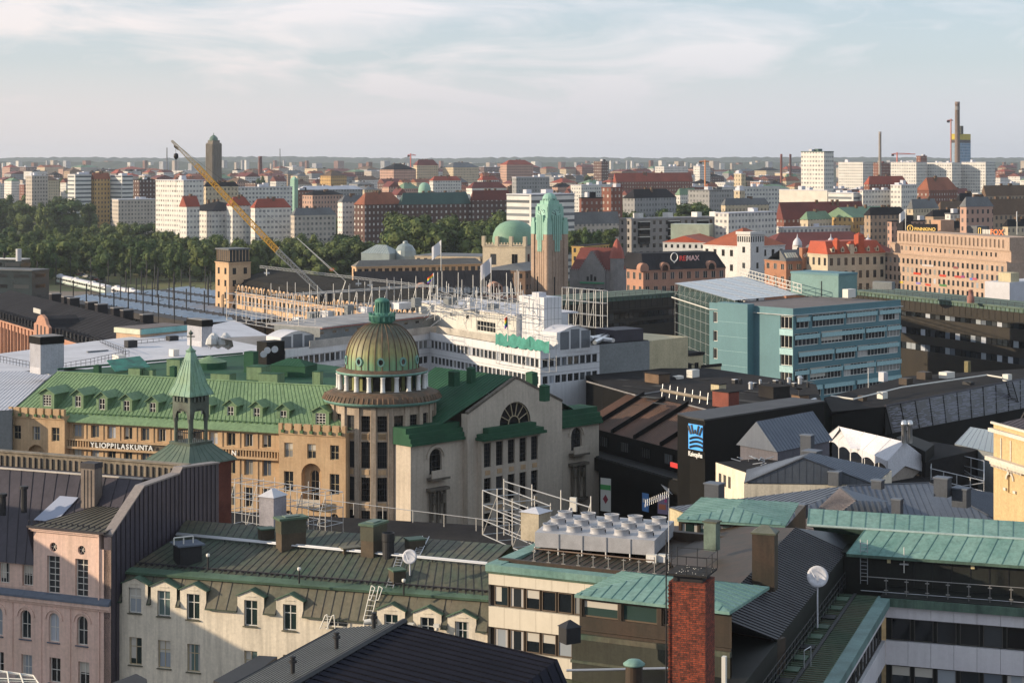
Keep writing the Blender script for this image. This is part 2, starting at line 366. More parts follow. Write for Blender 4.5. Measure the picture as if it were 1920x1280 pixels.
def text_mesh(s,size,m,ext=.05,name='lettering'):
    cu=bpy.data.curves.new(name,'FONT'); cu.body=s; cu.size=size; cu.extrude=ext; cu.align_x='CENTER'; cu.offset=size*.012
    o=bpy.data.objects.new(name,cu); COL.objects.link(o); bpy.context.view_layer.update()
    dg=bpy.context.evaluated_depsgraph_get(); me=bpy.data.meshes.new_from_object(o.evaluated_get(dg)); bpy.data.objects.remove(o); bpy.data.curves.remove(cu)
    me.materials.clear(); me.materials.append(m); me.name=name; return me
def letter(t,F,s,u,z,size,m,d=.1,sx=1.0,name='lettering',parent=None):
    me=text_mesh(s,size,m)
    me.transform(Matrix.Rotation(R(90),4,'X'))
    if sx!=1.0: me.transform(Matrix.Scale(sx,4,(1,0,0)))
    return t.inst(name,me,F.p(u,z,d),F.ang,parent)
def gabled(mb,F,u0,u1,zb,ze,zr,d0,d1,mw,mr,ov=.25,th=.12):
    """small gabled volume on a facade: front at d0, running back to d1"""
    um=(u0+u1)/2
    mb.face([F.p(u0,zb,d0),F.p(u1,zb,d0),F.p(u1,ze,d0),F.p(um,zr,d0),F.p(u0,ze,d0)],mw)
    mb.face([F.p(u0,zb,d0),F.p(u0,ze,d0),F.p(u0,ze,d1),F.p(u0,zb,d1)],mw); mb.face([F.p(u1,zb,d0),F.p(u1,zb,d1),F.p(u1,ze,d1),F.p(u1,ze,d0)],mw)
def gableroof(mb,F,u0,u1,ze,zr,d0,d1,mr,ov=.25,th=.12):
    um=(u0+u1)/2; k=(zr-ze)/(um-u0)
    for s in (0,1):
        e=u0-ov if s==0 else u1+ov; z=ze-ov*k
        a,b=F.p(e,z+.02,d0+ov),F.p(um,zr+.02,d0+ov); c,dd=F.p(um,zr+.02,d1),F.p(e,z+.02,d1); up=Vector((0,0,th))
        mb.prism([a,b,c,dd],[a+up,b+up,c+up,dd+up],mr)
def hipbox(mb,P,zb,zt,m):
    """P: plan corners"""
    mb.prism([Vector((p[0],p[1],zb)) for p in P],[Vector((p[0],p[1],zt)) for p in P],m)
def rect(C,al,l,r):
    """plan rectangle with near corner C; left edge length l going back-left, right edge length r going back-right"""
    C=Vector((C[0],C[1])); dl=Vector((-math.cos(al),math.sin(al))); dr=Vector((math.sin(al),math.cos(al)))
    return [C,C+dr*r,C+dr*r+dl*l,C+dl*l]
def lens_to(C,d,px):
    """length along d from C until the column px"""
    k=(px-CX)/FPX; C=Vector((C[0],C[1]))
    return (k*C.y-C.x)/(d[0]-k*d[1])
def railing(mb,pts,h,m,sp=1.2,r=.025,rails=(1.0,.5),ph=0):
    for a,b in zip(pts,pts[1:]):
        a,b=Vector(a),Vector(b); n=max(1,int((b-a).length/sp))
        for i in range(n+1):
            p=a.lerp(b,i/n); mb.bar(p,p+Vector((0,0,h)),r,m)
        for k in rails: mb.bar(a+Vector((0,0,h*k)),b+Vector((0,0,h*k)),r,m)
def stub(P,zb,zt,m,mb=None):
    mb=mb or MB(); hipbox(mb,P,zb,zt,m); return mb
def hiproof(mb,P,ze,zr,inset,m,ov=.3,sp=0,seam=None,gable=False):
    """hip roof over plan rectangle P (4 corners in order); ridge along the longer side"""
    P=[Vector((p[0],p[1])) for p in P]; c=sum(P,Vector((0,0)))/4
    P=[p+(p-c).normalized()*ov for p in P]
    if (P[1]-P[0]).length<(P[2]-P[1]).length: P=P[1:]+P[:1]
    w=(P[2]-P[1]).length; d=(P[1]-P[0]).normalized(); ins=0 if gable else (inset if inset is not None else w/2)
    ins=min(ins,(P[1]-P[0]).length/2-.05)
    r0=(P[0]+P[3])/2+d*ins; r1=(P[1]+P[2])/2-d*ins
    v=lambda p,z: Vector((p.x,p.y,z))
    a,b,cc,dd=[v(p,ze) for p in P]; e,f=v(r0,zr),v(r1,zr)
    for poly in ([a,b,f,e],[cc,dd,e,f]): 
        mb.face(poly,m)
        if sp: mb.ribs(poly,(poly[3]-poly[0]) if gable else Vector((d.y,-d.x,0)),sp,seam or m)
    for poly in ([b,cc,f],[dd,a,e]):
        mb.face(poly,m)
        if sp and not gable: mb.ribs(poly,d,sp,seam or m)
    mb.face([a,dd,cc,b],m)
    return e,f
# ================================================================ ground
g=MB(); GRD=mat('asphalt_ground',(.055,.055,.058),.95,.2,.02)
g.face([(-5900,-140,0),(5900,-140,0),(5900,12900,0),(-5900,12900,0)],GRD); struct('ground',g)
# ================================================================ domed corner building in the middle
OCHRE=mat('ochre_plaster',(.55,.385,.23),.9,.10,.25,col2=(.46,.305,.175),streak=.22,fine=.06)
STONE=mat('tower_stone',(.47,.385,.30),.9,.15,.3,col2=(.36,.285,.215),streak=.35,fine=.10,bump=.2)
STONE2=mat('gable_stone',(.54,.47,.385),.9,.12,.2,col2=(.46,.395,.32),streak=.16,fine=.06,bump=.15)
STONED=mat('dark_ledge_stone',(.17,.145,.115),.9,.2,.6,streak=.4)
GREEN=mat('green_painted_roof',(.195,.30,.155),.6,.12,.22,col2=(.13,.215,.115),streak=.3,fine=.10)
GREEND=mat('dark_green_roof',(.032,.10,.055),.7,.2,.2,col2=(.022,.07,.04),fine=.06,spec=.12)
GREENS=mat('green_seam',(.08,.16,.065),.6,.1)
COPPER=mat('copper_patina',(.22,.40,.34),.7,.15,.5,col2=(.15,.30,.26),streak=.25)
TILE=mat('brown_ring_tiles',(.17,.10,.06),.8,.3,.8,col2=(.085,.07,.05),streak=.5)
def domemat():
    m=bpy.data.materials.new('dome_copper'); m.use_nodes=True; t=m.node_tree; b=t.nodes['Principled BSDF']; L=t.links.new; b.inputs['Roughness'].default_value=.55
    tc=N(t,'ShaderNodeTexCoord'); s=N(t,'ShaderNodeSeparateXYZ'); L(tc.outputs['Object'],s.inputs[0])
    n=N(t,'ShaderNodeTexNoise',Scale=.5,Detail=4); L(tc.outputs['Object'],n.inputs['Vector'])
    a=N(t,'ShaderNodeMath',operation='MULTIPLY_ADD'); L(n.outputs['Fac'],a.inputs[0]); a.inputs[1].default_value=2.4; L(s.outputs[2],a.inputs[2])
    mr=N(t,'ShaderNodeMapRange'); L(a.outputs[0],mr.inputs[0]); mr.inputs[1].default_value=32.4; mr.inputs[2].default_value=39.6
    r=ramp(t,[(0,(.13,.29,.20)),(.28,(.17,.30,.15)),(.44,(.245,.24,.09)),(.64,(.165,.14,.065)),(.80,(.085,.08,.05)),(1,(.05,.08,.055))]); L(mr.outputs[0],r.inputs[0])
    mp=N(t,'ShaderNodeMapping'); mp.inputs['Scale'].default_value=(2.2,2.2,.16); L(tc.outputs['Object'],mp.inputs[0]); n2=N(t,'ShaderNodeTexNoise',Scale=1.3,Detail=4); L(mp.outputs[0],n2.inputs['Vector'])
    r2=ramp(t,[(.35,1.15),(.7,.62)]); L(n2.outputs['Fac'],r2.inputs[0])
    mx=N(t,'ShaderNodeMix',data_type='RGBA',blend_type='MULTIPLY'); mx.inputs[0].default_value=1; L(r.outputs[0],mx.inputs[6]); L(r2.outputs[0],mx.inputs[7]); L(mx.outputs[2],b.inputs['Base Color']); return m
DOME=domemat()
def crenel(mb,F,u0,u1,zt,n,m,md,d=0,deep=.9):
    """parapet with n dark slots and corbels below them"""
    s=(u1-u0)/n; w=s*.28
    mb.fbox(F,u0,u1,zt-deep-.5,zt-deep,d,d+.14,m)
    for i in range(n+1):
        a=u0+i*s-(s/2-w/2 if i else 0)+(0); 
        c0=u0 if i==0 else u0+(i-.5)*s+w/2; c1=u1 if i==n else u0+(i+.5)*s-w/2
        mb.fbox(F,c0,c1,zt-deep+.003,zt,d-.35,d+.14,m)
        if i<n:
            k=u0+(i+.5)*s; mb.fbox(F,k-w*.55,k+w*.55,zt-deep-.25,zt-deep+.12,d+.143,d+.42,md)
def student_house():
    F=Fz(135,790,522,811,24.0); base=F.p(12,0,-8)
    t=T('domed_building','ochre corner building with green standing seam roof, dormers and a ribbed round dome','building',base)
    FB=F.off(1.2)
    wm=MB(); holes=[]
    # recessed long front
    ul,ur=F.ux(112),F.ux(530); up=[145,178,209,240,272,303,335,368,400,433,466,500]
    rows=[(21.95,23.65,1.3),(18.2,20.4,1.3),(14.0,16.6,1.3),(9.6,12.2,1.3),(5,8,1.6)]
    for px in up:
        uc=F.ux(px)
        for za,zb,w in rows: holes.append((uc-w/2,uc+w/2,za,zb))
    wall(wm,F,ul,ur,0,24.2,holes,OCHRE,.35)
    for h in holes:
        if h[2]>9: window(t,F,h,2,1,GLB if random.random()<.4 else GL,FR_T,d=-.33,bw=.09)
    for i,px in enumerate(up[:-1]):
        uc=(F.ux(px)+F.ux(up[i+1]))/2; wm.fbox(F,uc-.09,uc+.09,0,23.9,0,.10,OCHRE)
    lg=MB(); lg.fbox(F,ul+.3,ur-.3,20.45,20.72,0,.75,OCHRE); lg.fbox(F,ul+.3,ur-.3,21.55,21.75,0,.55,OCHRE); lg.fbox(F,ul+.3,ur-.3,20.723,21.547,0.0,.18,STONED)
    u=ul+.5
    ua,ub=F.ux(172),F.ux(318)
    while u<ur-.4:
        if not (ua-.1<u<ub+.1): lg.fbox(F,u,u+.16,20.725,21.545,.183,.42,OCHRE)
        u+=.42
    t.part('dentil_ledge',lg)
    LW=flatmat('sign_white',(.85,.85,.82),.5)
    s='YLIOPPILASKUNTA'; a,b=F.hit(178,838)[0],F.hit(287,843)[0]
    wd=[.55 if c=='I' else .8 if c in 'LSPT' else 1.0 for c in s]; tot=sum(wd)-(wd[0]+wd[-1])/2; x=0
    for i,c in enumerate(s):
        letter(t,F,c,a+(b-a)*x/tot,20.78,.98,LW,.62,name='letter')
        if i<len(s)-1: x+=(wd[i]+wd[i+1])/2
    letter(t,F,'N',F.ux(443),20.78,.98,LW,.62,name='letter')
    # bays with crenellated parapets
    bay=MB()
    for (p0,p1,zt,pcs) in ((17,121,None,(32,68,104)),(523,648,None,(541,584,627))):
        u0,u1=FB.ux(p0),FB.ux(p1); bay=MB(); zt=FB.hit((p0+p1)/2,765 if p0<100 else 796)[1]
        hs=[]; big=[]
        for k,px in enumerate(pcs):
            uc=FB.ux(px)
            hs.append((uc-.62,uc+.62,zt-4.4,zt-2.5)); 
            if k==1: big.append((uc-1.45,uc+1.45,zt-10.4,zt-5.0,'arch'))
            else: hs.append((uc-.68,uc+.68,zt-8.9,zt-6.2))
            if k!=1: hs.append((uc-.6,uc+.6,zt-14.5,zt-11.3,'arch'))
            hs.append((uc-.6,uc+.6,zt-18.8,zt-16.2))
        wall(bay,FB,u0,u1,0,zt-.9,hs+big,OCHRE,.3)
        for h in hs: window(t,FB,h,2,2,GL,FR_T,d=-.28,bw=.08)
        for h in big:
            F2=FB.off(-1.0); um=(h[0]+h[1])/2; hh=(um-.62,um+.62,h[2],h[3]-1.0,'arch'); bb=MB()
            wall(bay,F2,h[0]-.1,h[1]+.1,h[2]-.1,h[3]+.1,[hh],OCHRE,.25)
            wall(bay,FB,h[0]-.001,h[1]+.001,h[2]-.3,h[2],[],OCHRE)
            bay.face([FB.p(h[0],h[2],0),FB.p(h[1],h[2],0),FB.p(h[1],h[2],-1.1),FB.p(h[0],h[2],-1.1)],OCHRE)
            z0,z1,zc=h[2],h[3]-1.45,0
            bay.face([FB.p(h[0],z0,-.3),FB.p(h[0],z1,-.3),FB.p(h[0],z1,-1.1),FB.p(h[0],z0,-1.1)],OCHRE); bay.face([FB.p(h[1],z0,-.3),FB.p(h[1],z0,-1.1),FB.p(h[1],z1,-1.1),FB.p(h[1],z1,-.3)],OCHRE)
            for k in range(10):
                q=[(um-1.45*math.cos(math.pi*x/10),z1+1.45*math.sin(math.pi*x/10)) for x in (k,k+1)]
                bay.face([FB.p(*q[0],-.3),FB.p(*q[1],-.3),FB.p(*q[1],-1.1),FB.p(*q[0],-1.1)],OCHRE)
            window(t,F2,hh,2,3,GLD,FR_T,d=-.22,bw=.09)
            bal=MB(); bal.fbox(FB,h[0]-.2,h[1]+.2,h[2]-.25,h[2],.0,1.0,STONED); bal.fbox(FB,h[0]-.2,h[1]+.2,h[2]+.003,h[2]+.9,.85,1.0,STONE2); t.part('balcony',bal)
        crenel(bay,FB,u0,u1,zt,7,OCHRE,GREENS)
        for s,uu in ((False,u0),(True,u1)):
            S=FB.side(uu,1.3,s); bay.face([S.p(0,0),S.p(S.L,0),S.p(S.L,zt-.9),S.p(0,zt-.9)],OCHRE)
        bay.face([FB.p(u0,zt-.92,0.1),FB.p(u1,zt-.92,.1),FB.p(u1,zt-.92,-4),FB.p(u0,zt-.92,-4)],GREEN); t.part('bay',bay)
    bay=MB()
    u0=FB.ux(-60); u1=FB.ux(14); hs=[(FB.ux(9)-.5,FB.ux(9)+.35,18.5,21)]; wall(bay,FB.off(-.6),u0,u1,0,24.3,hs,OCHRE,.3); crenel(bay,FB.off(-.6),u0,u1,25.3,4,OCHRE,GREENS)
    t.part('wall',wm); t.part('bay',bay)
    # long roof
    rf=MB(); a=F.p(F.ux(20),24.85,-.4); b=F.p(F.ux(660),24.95,-.4); d=Zp(107,697,29.7); c=Zp(630,724,29.7)
    rf.face([a,b,c,d],GREEN); n=int((b-a).length/.62); rf.quadribs(a,b,c,d,n,GREENS,.07,.09)
    e0=F.p(ul-.2,24.0,.65); e1=F.p(ur+.2,24.0,.65); e2=F.p(ur+.2,24.9,-.45); e3=F.p(ul-.2,24.9,-.45); rf.prism([e0,e1,e2,e3],[v+Vector((0,0,.12)) for v in (e0,e1,e2,e3)],GREEN)
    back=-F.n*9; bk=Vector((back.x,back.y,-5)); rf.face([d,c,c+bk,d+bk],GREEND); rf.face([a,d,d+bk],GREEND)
    k=ul
    while k<ur: # snow guards
        rf.fbox(F,k,k+.35,24.95,25.12,-.65,-.35,GREENS); k+=.9
    rf.bar(F.p(ul,25.2,-.5),F.p(ur,25.2,-.5),.04,GREENS)
    rf.bar(d,c,.12,GREEN)
    t.part('roof',rf)
    # dormers
    for px,py,w,hw,nx in ((88,750,2.3,1.35,3),(146,752,1.75,.95,2),(191,757,1.75,.95,2),(237,761,1.75,.95,2),(286,765,1.75,.95,2),(334,769,1.75,.95,2),(383,771,1.75,.95,2),(432,772,1.75,.95,2),(481,775,1.75,.95,2),(531,780,1.75,.95,2),(601,785,2.4,1.45,3)):
        D=F.off(-1.3 if nx==2 else -.7); u,z=D.hit(px,py); m=MB(); zb=z-1.1
        h=(u-hw/2,u+hw/2,z-.8,z+.75); wall(m,D,u-w/2,u+w/2,zb-.6,z+.95,[h],GREEN,.15)
        um=u; m.face([D.p(u-w/2,z+.95),D.p(u+w/2,z+.95),D.p(u,z+1.55)],GREEN)
        for sgn in (-1,1):
            e=u+sgn*w/2; q=[D.p(e,zb-.6,0),D.p(e,z+.95,0),D.p(e,z+.95,-5),D.p(e,zb-.6,-5)]; m.face(q,GREEN)
        o=t.part('dormer',m); r=MB(); gableroof(r,D,u-w/2,u+w/2,z+.95,z+1.6,0,-4.6,GREEN,.28,.10); t.part('dormer_roof',r,parent=o)
        g,fr=winmeshes(h[1]-h[0],h[3]-h[2],nx,2 if nx==2 else 4,GLD,FR_W,.09)
        q=t.inst('window',g,D.p(u,h[2],-.13),D.ang,parent=o); q2=bpy.data.objects.new('window_frame',fr); COL.objects.link(q2); q2.parent=o; q2.location=q.location; q2.rotation_euler=q.rotation_euler
    # rear roofs with hatches
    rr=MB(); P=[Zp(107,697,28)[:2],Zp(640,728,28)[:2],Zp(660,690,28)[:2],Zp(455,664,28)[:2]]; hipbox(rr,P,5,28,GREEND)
    A=Zp(108,692,28.3); B=Zp(455,662,28.3); rr.bar(A,B,.15,GREEND); t.part('rear_roof',rr)
    for i,(px,py,w,dp,h) in enumerate(((185,702,.9,.8,1.9),(262,704,1.9,1.4,1.6),(286,704,1.6,1.0,1.4),(327,706,.8,.8,2.0),(337,697,2.2,1.6,2.4),(430,712,3.0,2.0,1.4),(475,690,1.6,1.6,3.0),(520,715,3.0,2.2,1.6),(600,716,1.2,1.0,2.0),(572,700,5.8,4.0,1.6),(490,705,2.4,3,1.9))):
        m=MB(); c=Zp(px,py+8,28); Q=rect(c,R(20),w,dp); hipbox(m,Q,28.003,28+h,GREEN if i%3 else GREEND); hiproof(m,Q,28.003+h,28+h+(.9 if w>4 else .15),None,GREEND,.15,.5 if w>4 else 0); t.part('roof_hatch',m)
    m=MB(); c=Zp(393,690,28); m.lathe((c.x,c.y),[(2.6,28.0,GREEND),(2.6,29.0,GREEN),(0,29.9)],GREEN,24,smooth=False); t.part('round_skylight',m)
    m=MB(); q=[Zp(200,676,29.6),Zp(262,668,29.6),Zp(282,688,28.4),Zp(216,697,28.4)]; TARP=mat('green_tarp',(.02,.25,.16),.5,.3,.8); m.prism(q,[v+Vector((0,0,.08)) for v in q],TARP); solo('tarpaulin','bright green tarpaulin stretched over the rear green roof','tarpaulin',m)
    # ---------------- round tower and dome
    c=(-17.2,250.0); k_=1.0417; Zt=lambda z:60-(60-z)*k_; P_=lambda p:[(q[0]*k_,Zt(q[1]))+tuple(q[2:]) for q in p]; tw=MB(); NB=20; Rw=7.03; rowsz=[(Zt(p),Zt(q)) for p,q in ((26.1,28.1),(21.6,24.9),(17.5,20.5),(13.4,16.4),(9.2,12.3),(5,8))]
    toc=math.atan2(-c[1],-c[0])
    for k in range(NB):
        a0=toc+2*math.pi*(k-.5)/NB; a1=toc+2*math.pi*(k+.5)/NB
        A=(c[0]+Rw*math.cos(a0),c[1]+Rw*math.sin(a0)); B=(c[0]+Rw*math.cos(a1),c[1]+Rw*math.sin(a1)); Q=Facade(A,B)
        front=-5<=(k if k<10 else k-20)<=5; hs=[]
        if front:
            for za,zb in rowsz: hs.append((Q.L/2-.62,Q.L/2+.62,za,zb))
        wall(tw,Q,0,Q.L,0,Zt(29.3),hs,STONE,.35)
        for h in hs:
            if h[2]>9: window(t,Q,h,4,4 if h[2]<25 else 5,GLD,FR_D,d=-.33,bw=.05)
        if front:
            for (za,zb) in rowsz[:4]: tw.fbox(Q,Q.L/2-.5,Q.L/2+.5,zb+.35 if zb<26 else Zt(25.15),(zb+1.0) if zb<26 else Zt(25.95),0,.05,OCHRE)
        Pm=Facade(A,(A[0]-math.sin(a0),A[1]+math.cos(a0))); Pm=Facade((A[0]+.42*math.sin(a0),A[1]-.42*math.cos(a0)),(A[0]-.42*math.sin(a0),A[1]+.42*math.cos(a0))); tw.fbox(Pm,.1,.74,0,Zt(29.2),-.2,.16,STONE)
    t.part('tower_wall',tw)
    cn=MB(); cn.lathe(c,P_([(6.7,29.15,COPPER),(7.35,29.25,COPPER),(7.5,29.5,COPPER),(7.55,29.62,TILE),(7.2,30.25,TILE),(6.2,30.75,STONED),(4.4,30.85)]),TILE,60)
    for k in range(72):
        a=2*math.pi*k/72; cs,sn=math.cos(a),math.sin(a); cn.bar((c[0]+7.86*cs,c[1]+7.86*sn,Zt(29.62)),(c[0]+7.48*cs,c[1]+7.48*sn,Zt(30.3)),.11,TILE)
    t.part('cornice',cn)
    dr=MB(); YG=mat('drum_yellow_green',(.26,.27,.10),.7,.2); dr.lathe(c,P_([(4.5,30.8),(4.5,33.0)]),YG,40)
    for k in range(NB):
        a=toc+2*math.pi*(k+.5)/NB; cs,sn=math.cos(a),math.sin(a); Q=Facade((c[0]+4.66*cs+.45*sn,c[1]+4.66*sn-.45*cs),(c[0]+4.66*cs-.45*sn,c[1]+4.66*sn+.45*cs)); dr.fbox(Q,.0,.9,Zt(30.9),Zt(32.6),-.1,.08,GLD)
    t.part('drum',dr)
    CW=mat('column_white',(.66,.66,.64),.7,.08)
    cm=MB(); cm.lathe((0,0),[(0,0),(.36,0),(.36,.08),(.30,.12),(.27,1.75),(.34,1.85),(.34,1.95),(0,1.95)],CW,14); cme=cm.mesh('column')
    for k in range(NB):
        a=toc+2*math.pi*(k+.05)/NB; t.inst('column',cme,(c[0]+5.78*math.cos(a),c[1]+5.78*math.sin(a),Zt(30.85)),0)
    dm=MB(); dm.lathe(c,P_([(4.4,32.75,STONED),(5.75,32.8,COPPER),(5.85,32.95,COPPER),(5.85,33.1,TILE),(4.75,33.45)]),TILE,60); t.part('dome_base_ring',dm)
    prof=[(4.62,33.4),(4.64,34.2),(4.60,35.0),(4.44,35.8),(4.15,36.6),(3.72,37.35),(3.12,38.05),(2.35,38.65),(1.5,39.0)]
    dm=MB(); prof=P_(prof); dm.lathe(c,prof+[(.94,Zt(39.15))],DOME,64)
    for k in range(32):
        a=toc+2*math.pi*k/32; cs,sn=math.cos(a),math.sin(a)
        dm.path([(c[0]+(r+.03)*cs,c[1]+(r+.03)*sn,z) for r,z in prof],.055,TILE)
    t.part('dome',dm)
    for k in range(-3,4):
        a=toc+R(36*k-2); cs,sn=math.cos(a),math.sin(a); m=MB(); P0=Vector((c[0]+4.81*cs,c[1]+4.81*sn,Zt(34.45))); 
        Q=Facade((P0.x+.6*sn,P0.y-.6*cs),(P0.x-.6*sn,P0.y+.6*cs))
        ring=[(.6+.52*math.cos(2*math.pi*j/8),Zt(34.5)+.62*math.sin(2*math.pi*j/8)) for j in range(8)]; inn=[(.6+.30*math.cos(2*math.pi*j/8),Zt(34.5)+.38*math.sin(2*math.pi*j/8)) for j in range(8)]
        for j in range(8):
            jj=(j+1)%8; m.prism([Q.p(*ring[j],.16),Q.p(*ring[jj],.16),Q.p(*inn[jj],.16),Q.p(*inn[j],.16)],[Q.p(*ring[j],-.2),Q.p(*ring[jj],-.2),Q.p(*inn[jj],-.2),Q.p(*inn[j],-.2)],COPPER)
        m.face([Q.p(*x,.06) for x in inn],GLD); t.part('porthole',m)
    ln=MB(); CT=mat('lantern_copper',(.09,.25,.19),.6,.3,.8,col2=(.045,.15,.11)); ln.lathe(c,P_([(1.2,39.0),(1.5,39.2),(1.65,39.9),(1.75,40.0),(1.2,40.1),(.78,40.4),(.78,41.6),(.95,41.7),(.9,41.95),(.4,42.2),(0,42.25)]),CT,24)
    for k in range(14):
        a=2*math.pi*k/14; cs,sn=math.cos(a),math.sin(a); ln.box((c[0]+1.6*cs-.15,c[1]+1.6*sn-.15,Zt(39.3)),(.3,0,0),(0,.3,0),(0,0,.75+.3*(k%2)),CT); ln.bar((c[0]+.9*cs,c[1]+.9*sn,Zt(40.2)),(c[0]+.9*cs,c[1]+.9*sn,Zt(41.7)),.08,CT)
        ln.bar((c[0]+1.5*cs,c[1]+1.5*sn,Zt(39.9)),(c[0]+1.75*cs,c[1]+1.75*sn,Zt(40.35)),.12,CT)
    t.part('lantern',ln)
    # ---------------- gabled wing right of the tower
    G=Facade((-12.9,241.1),(6.8,260.8)); u0,ua,ub,u1=G.ux(770),G.ux(868),G.ux(1045),G.ux(1123); um=(ua+ub)/2; za,zr=26.5,30.45
    gw=MB(); uf0,uf1=G.ux(928),G.ux(986); zf=G.hit(956,793)[1]; fan=(uf0,uf1,zf,zf+(uf1-uf0)/2,'arch')
    P=G.off(.9)
    r=(uf1-uf0)/2; ufc=(uf0+uf1)/2; 
    wall(gw,P,ua,ub,0,zf,[],STONE2)
    arc=[(ufc-r*math.cos(math.pi*k/14),zf+r*math.sin(math.pi*k/14)) for k in range(15)]
    rake=lambda u: za+(zr-za)*(1-abs(u-um)/((ub-ua)/2))
    gw.face([P.p(ua,zf),P.p(uf0,zf),P.p(uf0,rake(uf0)),P.p(ua,za)],STONE2); gw.face([P.p(uf1,zf),P.p(ub,zf),P.p(ub,za),P.p(uf1,rake(uf1))],STONE2)
    for k in range(14):
        (p,q),(p2,q2)=arc[k],arc[k+1]
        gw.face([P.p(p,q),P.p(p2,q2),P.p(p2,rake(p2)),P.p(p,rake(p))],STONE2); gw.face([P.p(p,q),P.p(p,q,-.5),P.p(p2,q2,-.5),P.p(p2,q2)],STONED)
    for uu,s in ((ua,False),(ub,True)):
        S=P.side(uu,1.2,s); gw.face([S.p(0,0),S.p(S.L,0),S.p(S.L,za),S.p(0,za)],STONE2)
    gw.prism([P.p(ua,za,.12),P.p(um,zr,.12),P.p(um,zr,-.5),P.p(ua,za,-.5)],[P.p(ua,za+.3,.12),P.p(um,zr+.3,.12),P.p(um,zr+.3,-.5),P.p(ua,za+.3,-.5)],STONED)
    gw.prism([P.p(um,zr,.12),P.p(ub,za,.12),P.p(ub,za,-.5),P.p(um,zr,-.5)],[P.p(um,zr+.3,.12),P.p(ub,za+.3,.12),P.p(ub,za+.3,-.5),P.p(um,zr+.3,-.5)],STONED)
    t.part('gable_wall',gw)
    fw=MB(); fw.face([P.p(*x,-.35) for x in arc],GLD)
    for k in range(1,7):
        a=math.pi*k/7; fw.bar(P.p(ufc-.35*r*math.cos(a),zf+.35*r*math.sin(a),-.28),P.p(ufc-r*math.cos(a),zf+r*math.sin(a),-.28),.07,FR_T)
    for q in (.35,.98):
        fw.path([P.p(ufc-q*r*math.cos(math.pi*k/12),zf+q*r*math.sin(math.pi*k/12),-.28) for k in range(13)],.08,FR_T)
    t.part('fan_window',fw)
    # projecting window bay under its green canopy
    B2=P.off(.8); b0,b1=B2.ux(903),B2.ux(1013); zt=B2.hit(958,818)[1]; hs=[]; nb=5
    for k in range(nb):
        w=(b1-b0)/nb; c0=b0+w*(k+.5)
        for (x,y) in ((zt-3.6,zt-.4),(zt-8.3,zt-5.0),(zt-12.9,zt-9.6)): hs.append((c0-w*.30,c0+w*.30,x,y))
    by=MB(); wall(by,B2,b0,b1,0,zt,hs,STONE2,.3)
    for h in hs: window(t,B2,h,3,6,GLD,FR_D,d=-.28,bw=.05)
    for k in range(nb):
        for z in (zt-4.6,zt-9.2): by.fbox(B2,b0+(b1-b0)/nb*(k+.3),b0+(b1-b0)/nb*(k+.7),z,z+.6,0,.06,OCHRE)
    for uu,s in ((b0,False),(b1,True)):
        S=B2.side(uu,.85,s); by.face([S.p(0,0),S.p(S.L,0),S.p(S.L,zt),S.p(0,zt)],STONE2)
    t.part('window_bay',by)
    cp=MB()
    for (z0,z1,dd,du) in ((zt,zt+.35,.9,.4),(zt+.35,zt+.8,.55,0.15),(zt+.8,zt+1.5,.25,-1.0)):
        cp.fbox(B2,b0-du,b1+du,z0+.002,z1,-.8,dd,GREEND)
    t.part('canopy',cp)
    # flanking blocks with balcony windows
    for p0,p1,pw,py0,pyb in ((770,868,817,846,893),(1045,1123,1081,806,848)):
        m=MB(); v0,v1=G.ux(p0),G.ux(p1); uc=G.ux(pw); zw=G.hit(pw,py0)[1]; zb=G.hit(pw,pyb)[1]
        hs=[(uc-1.1,uc+1.1,zb+.3,zw+.35,'arch'),(uc-1.0,uc-.3,zb-5.6,zb-2.0),(uc+.3,uc+1.0,zb-5.6,zb-2.0),(uc-1.0,uc+1.0,zb-11,zb-7.4,'arch')]
        ztop=23.2 if p0<900 else 22.7; wall(m,G,v0,v1,0,ztop,hs,STONE2,.4)
        for k in range(12):
            a,b=math.pi*k/12,math.pi*(k+1)/12; zc=zw-.75; m.prism([G.p(uc-q*math.cos(x),zc+q*math.sin(x),0.01) for q,x in ((1.3,a),(1.65,a),(1.65,b),(1.3,b))],[G.p(uc-q*math.cos(x),zc+q*math.sin(x),.2) for q,x in ((1.3,a),(1.65,a),(1.65,b),(1.3,b))],STONE2)
        S=G.side(v0 if p0<900 else v1,12,p0>900); m.face([S.p(0,0),S.p(S.L,0),S.p(S.L,ztop),S.p(0,ztop)],STONE2); t.part('wing_wall',m)
        for h in hs[:3]: window(t,G,h,3,4,GLD if h[2]>zb else GL,FR_D,d=-.38,bw=.06)
        window(t,G,hs[3],3,4,GLD,FR_D,d=-.38,bw=.06)
        bl=MB(); bl.fbox(G,uc-1.6,uc+1.6,zb-.3,zb,0,1.1,STONED); bl.fbox(G,uc-1.6,uc+1.6,zb+.003,zb+1.0,.95,1.1,STONE2); bl.fbox(G,uc-1.7,uc+1.7,zb-1.7,zb-1.35,0,.9,STONED)
        for q in (-1.35,-.12,1.1): bl.fbox(G,uc+q,uc+q+.28,zb-6.2,zb-1.7,.25,.55,STONED)
        for q in (-.9,.9): bl.bar(G.p(uc+q,zb-2.2,.6),G.p(uc+q,zb-3.4,.6),.32,STONED,8)
        bl.fbox(G,uc-1.6,uc+1.6,zb-6.6,zb-6.2,0,.8,STONED)
        t.part('balcony',bl)
        ca=MB()
        for (z0,z1,dd) in ((0,.35,.55),(.35,.95,.3),(.95,1.5,.0),(1.5,2.2,-.6)): ca.fbox(G,v0-(.3 if p0<900 else -.05),v1+(.3 if p0>900 else -.05),ztop+z0+.002,ztop+z1,-4,dd,GREEND)
        t.part('roof_cap',ca)
    rf=MB(); k=(zr-za)/((ub-ua)/2); lo=lambda u: zr-abs(u-um)*k
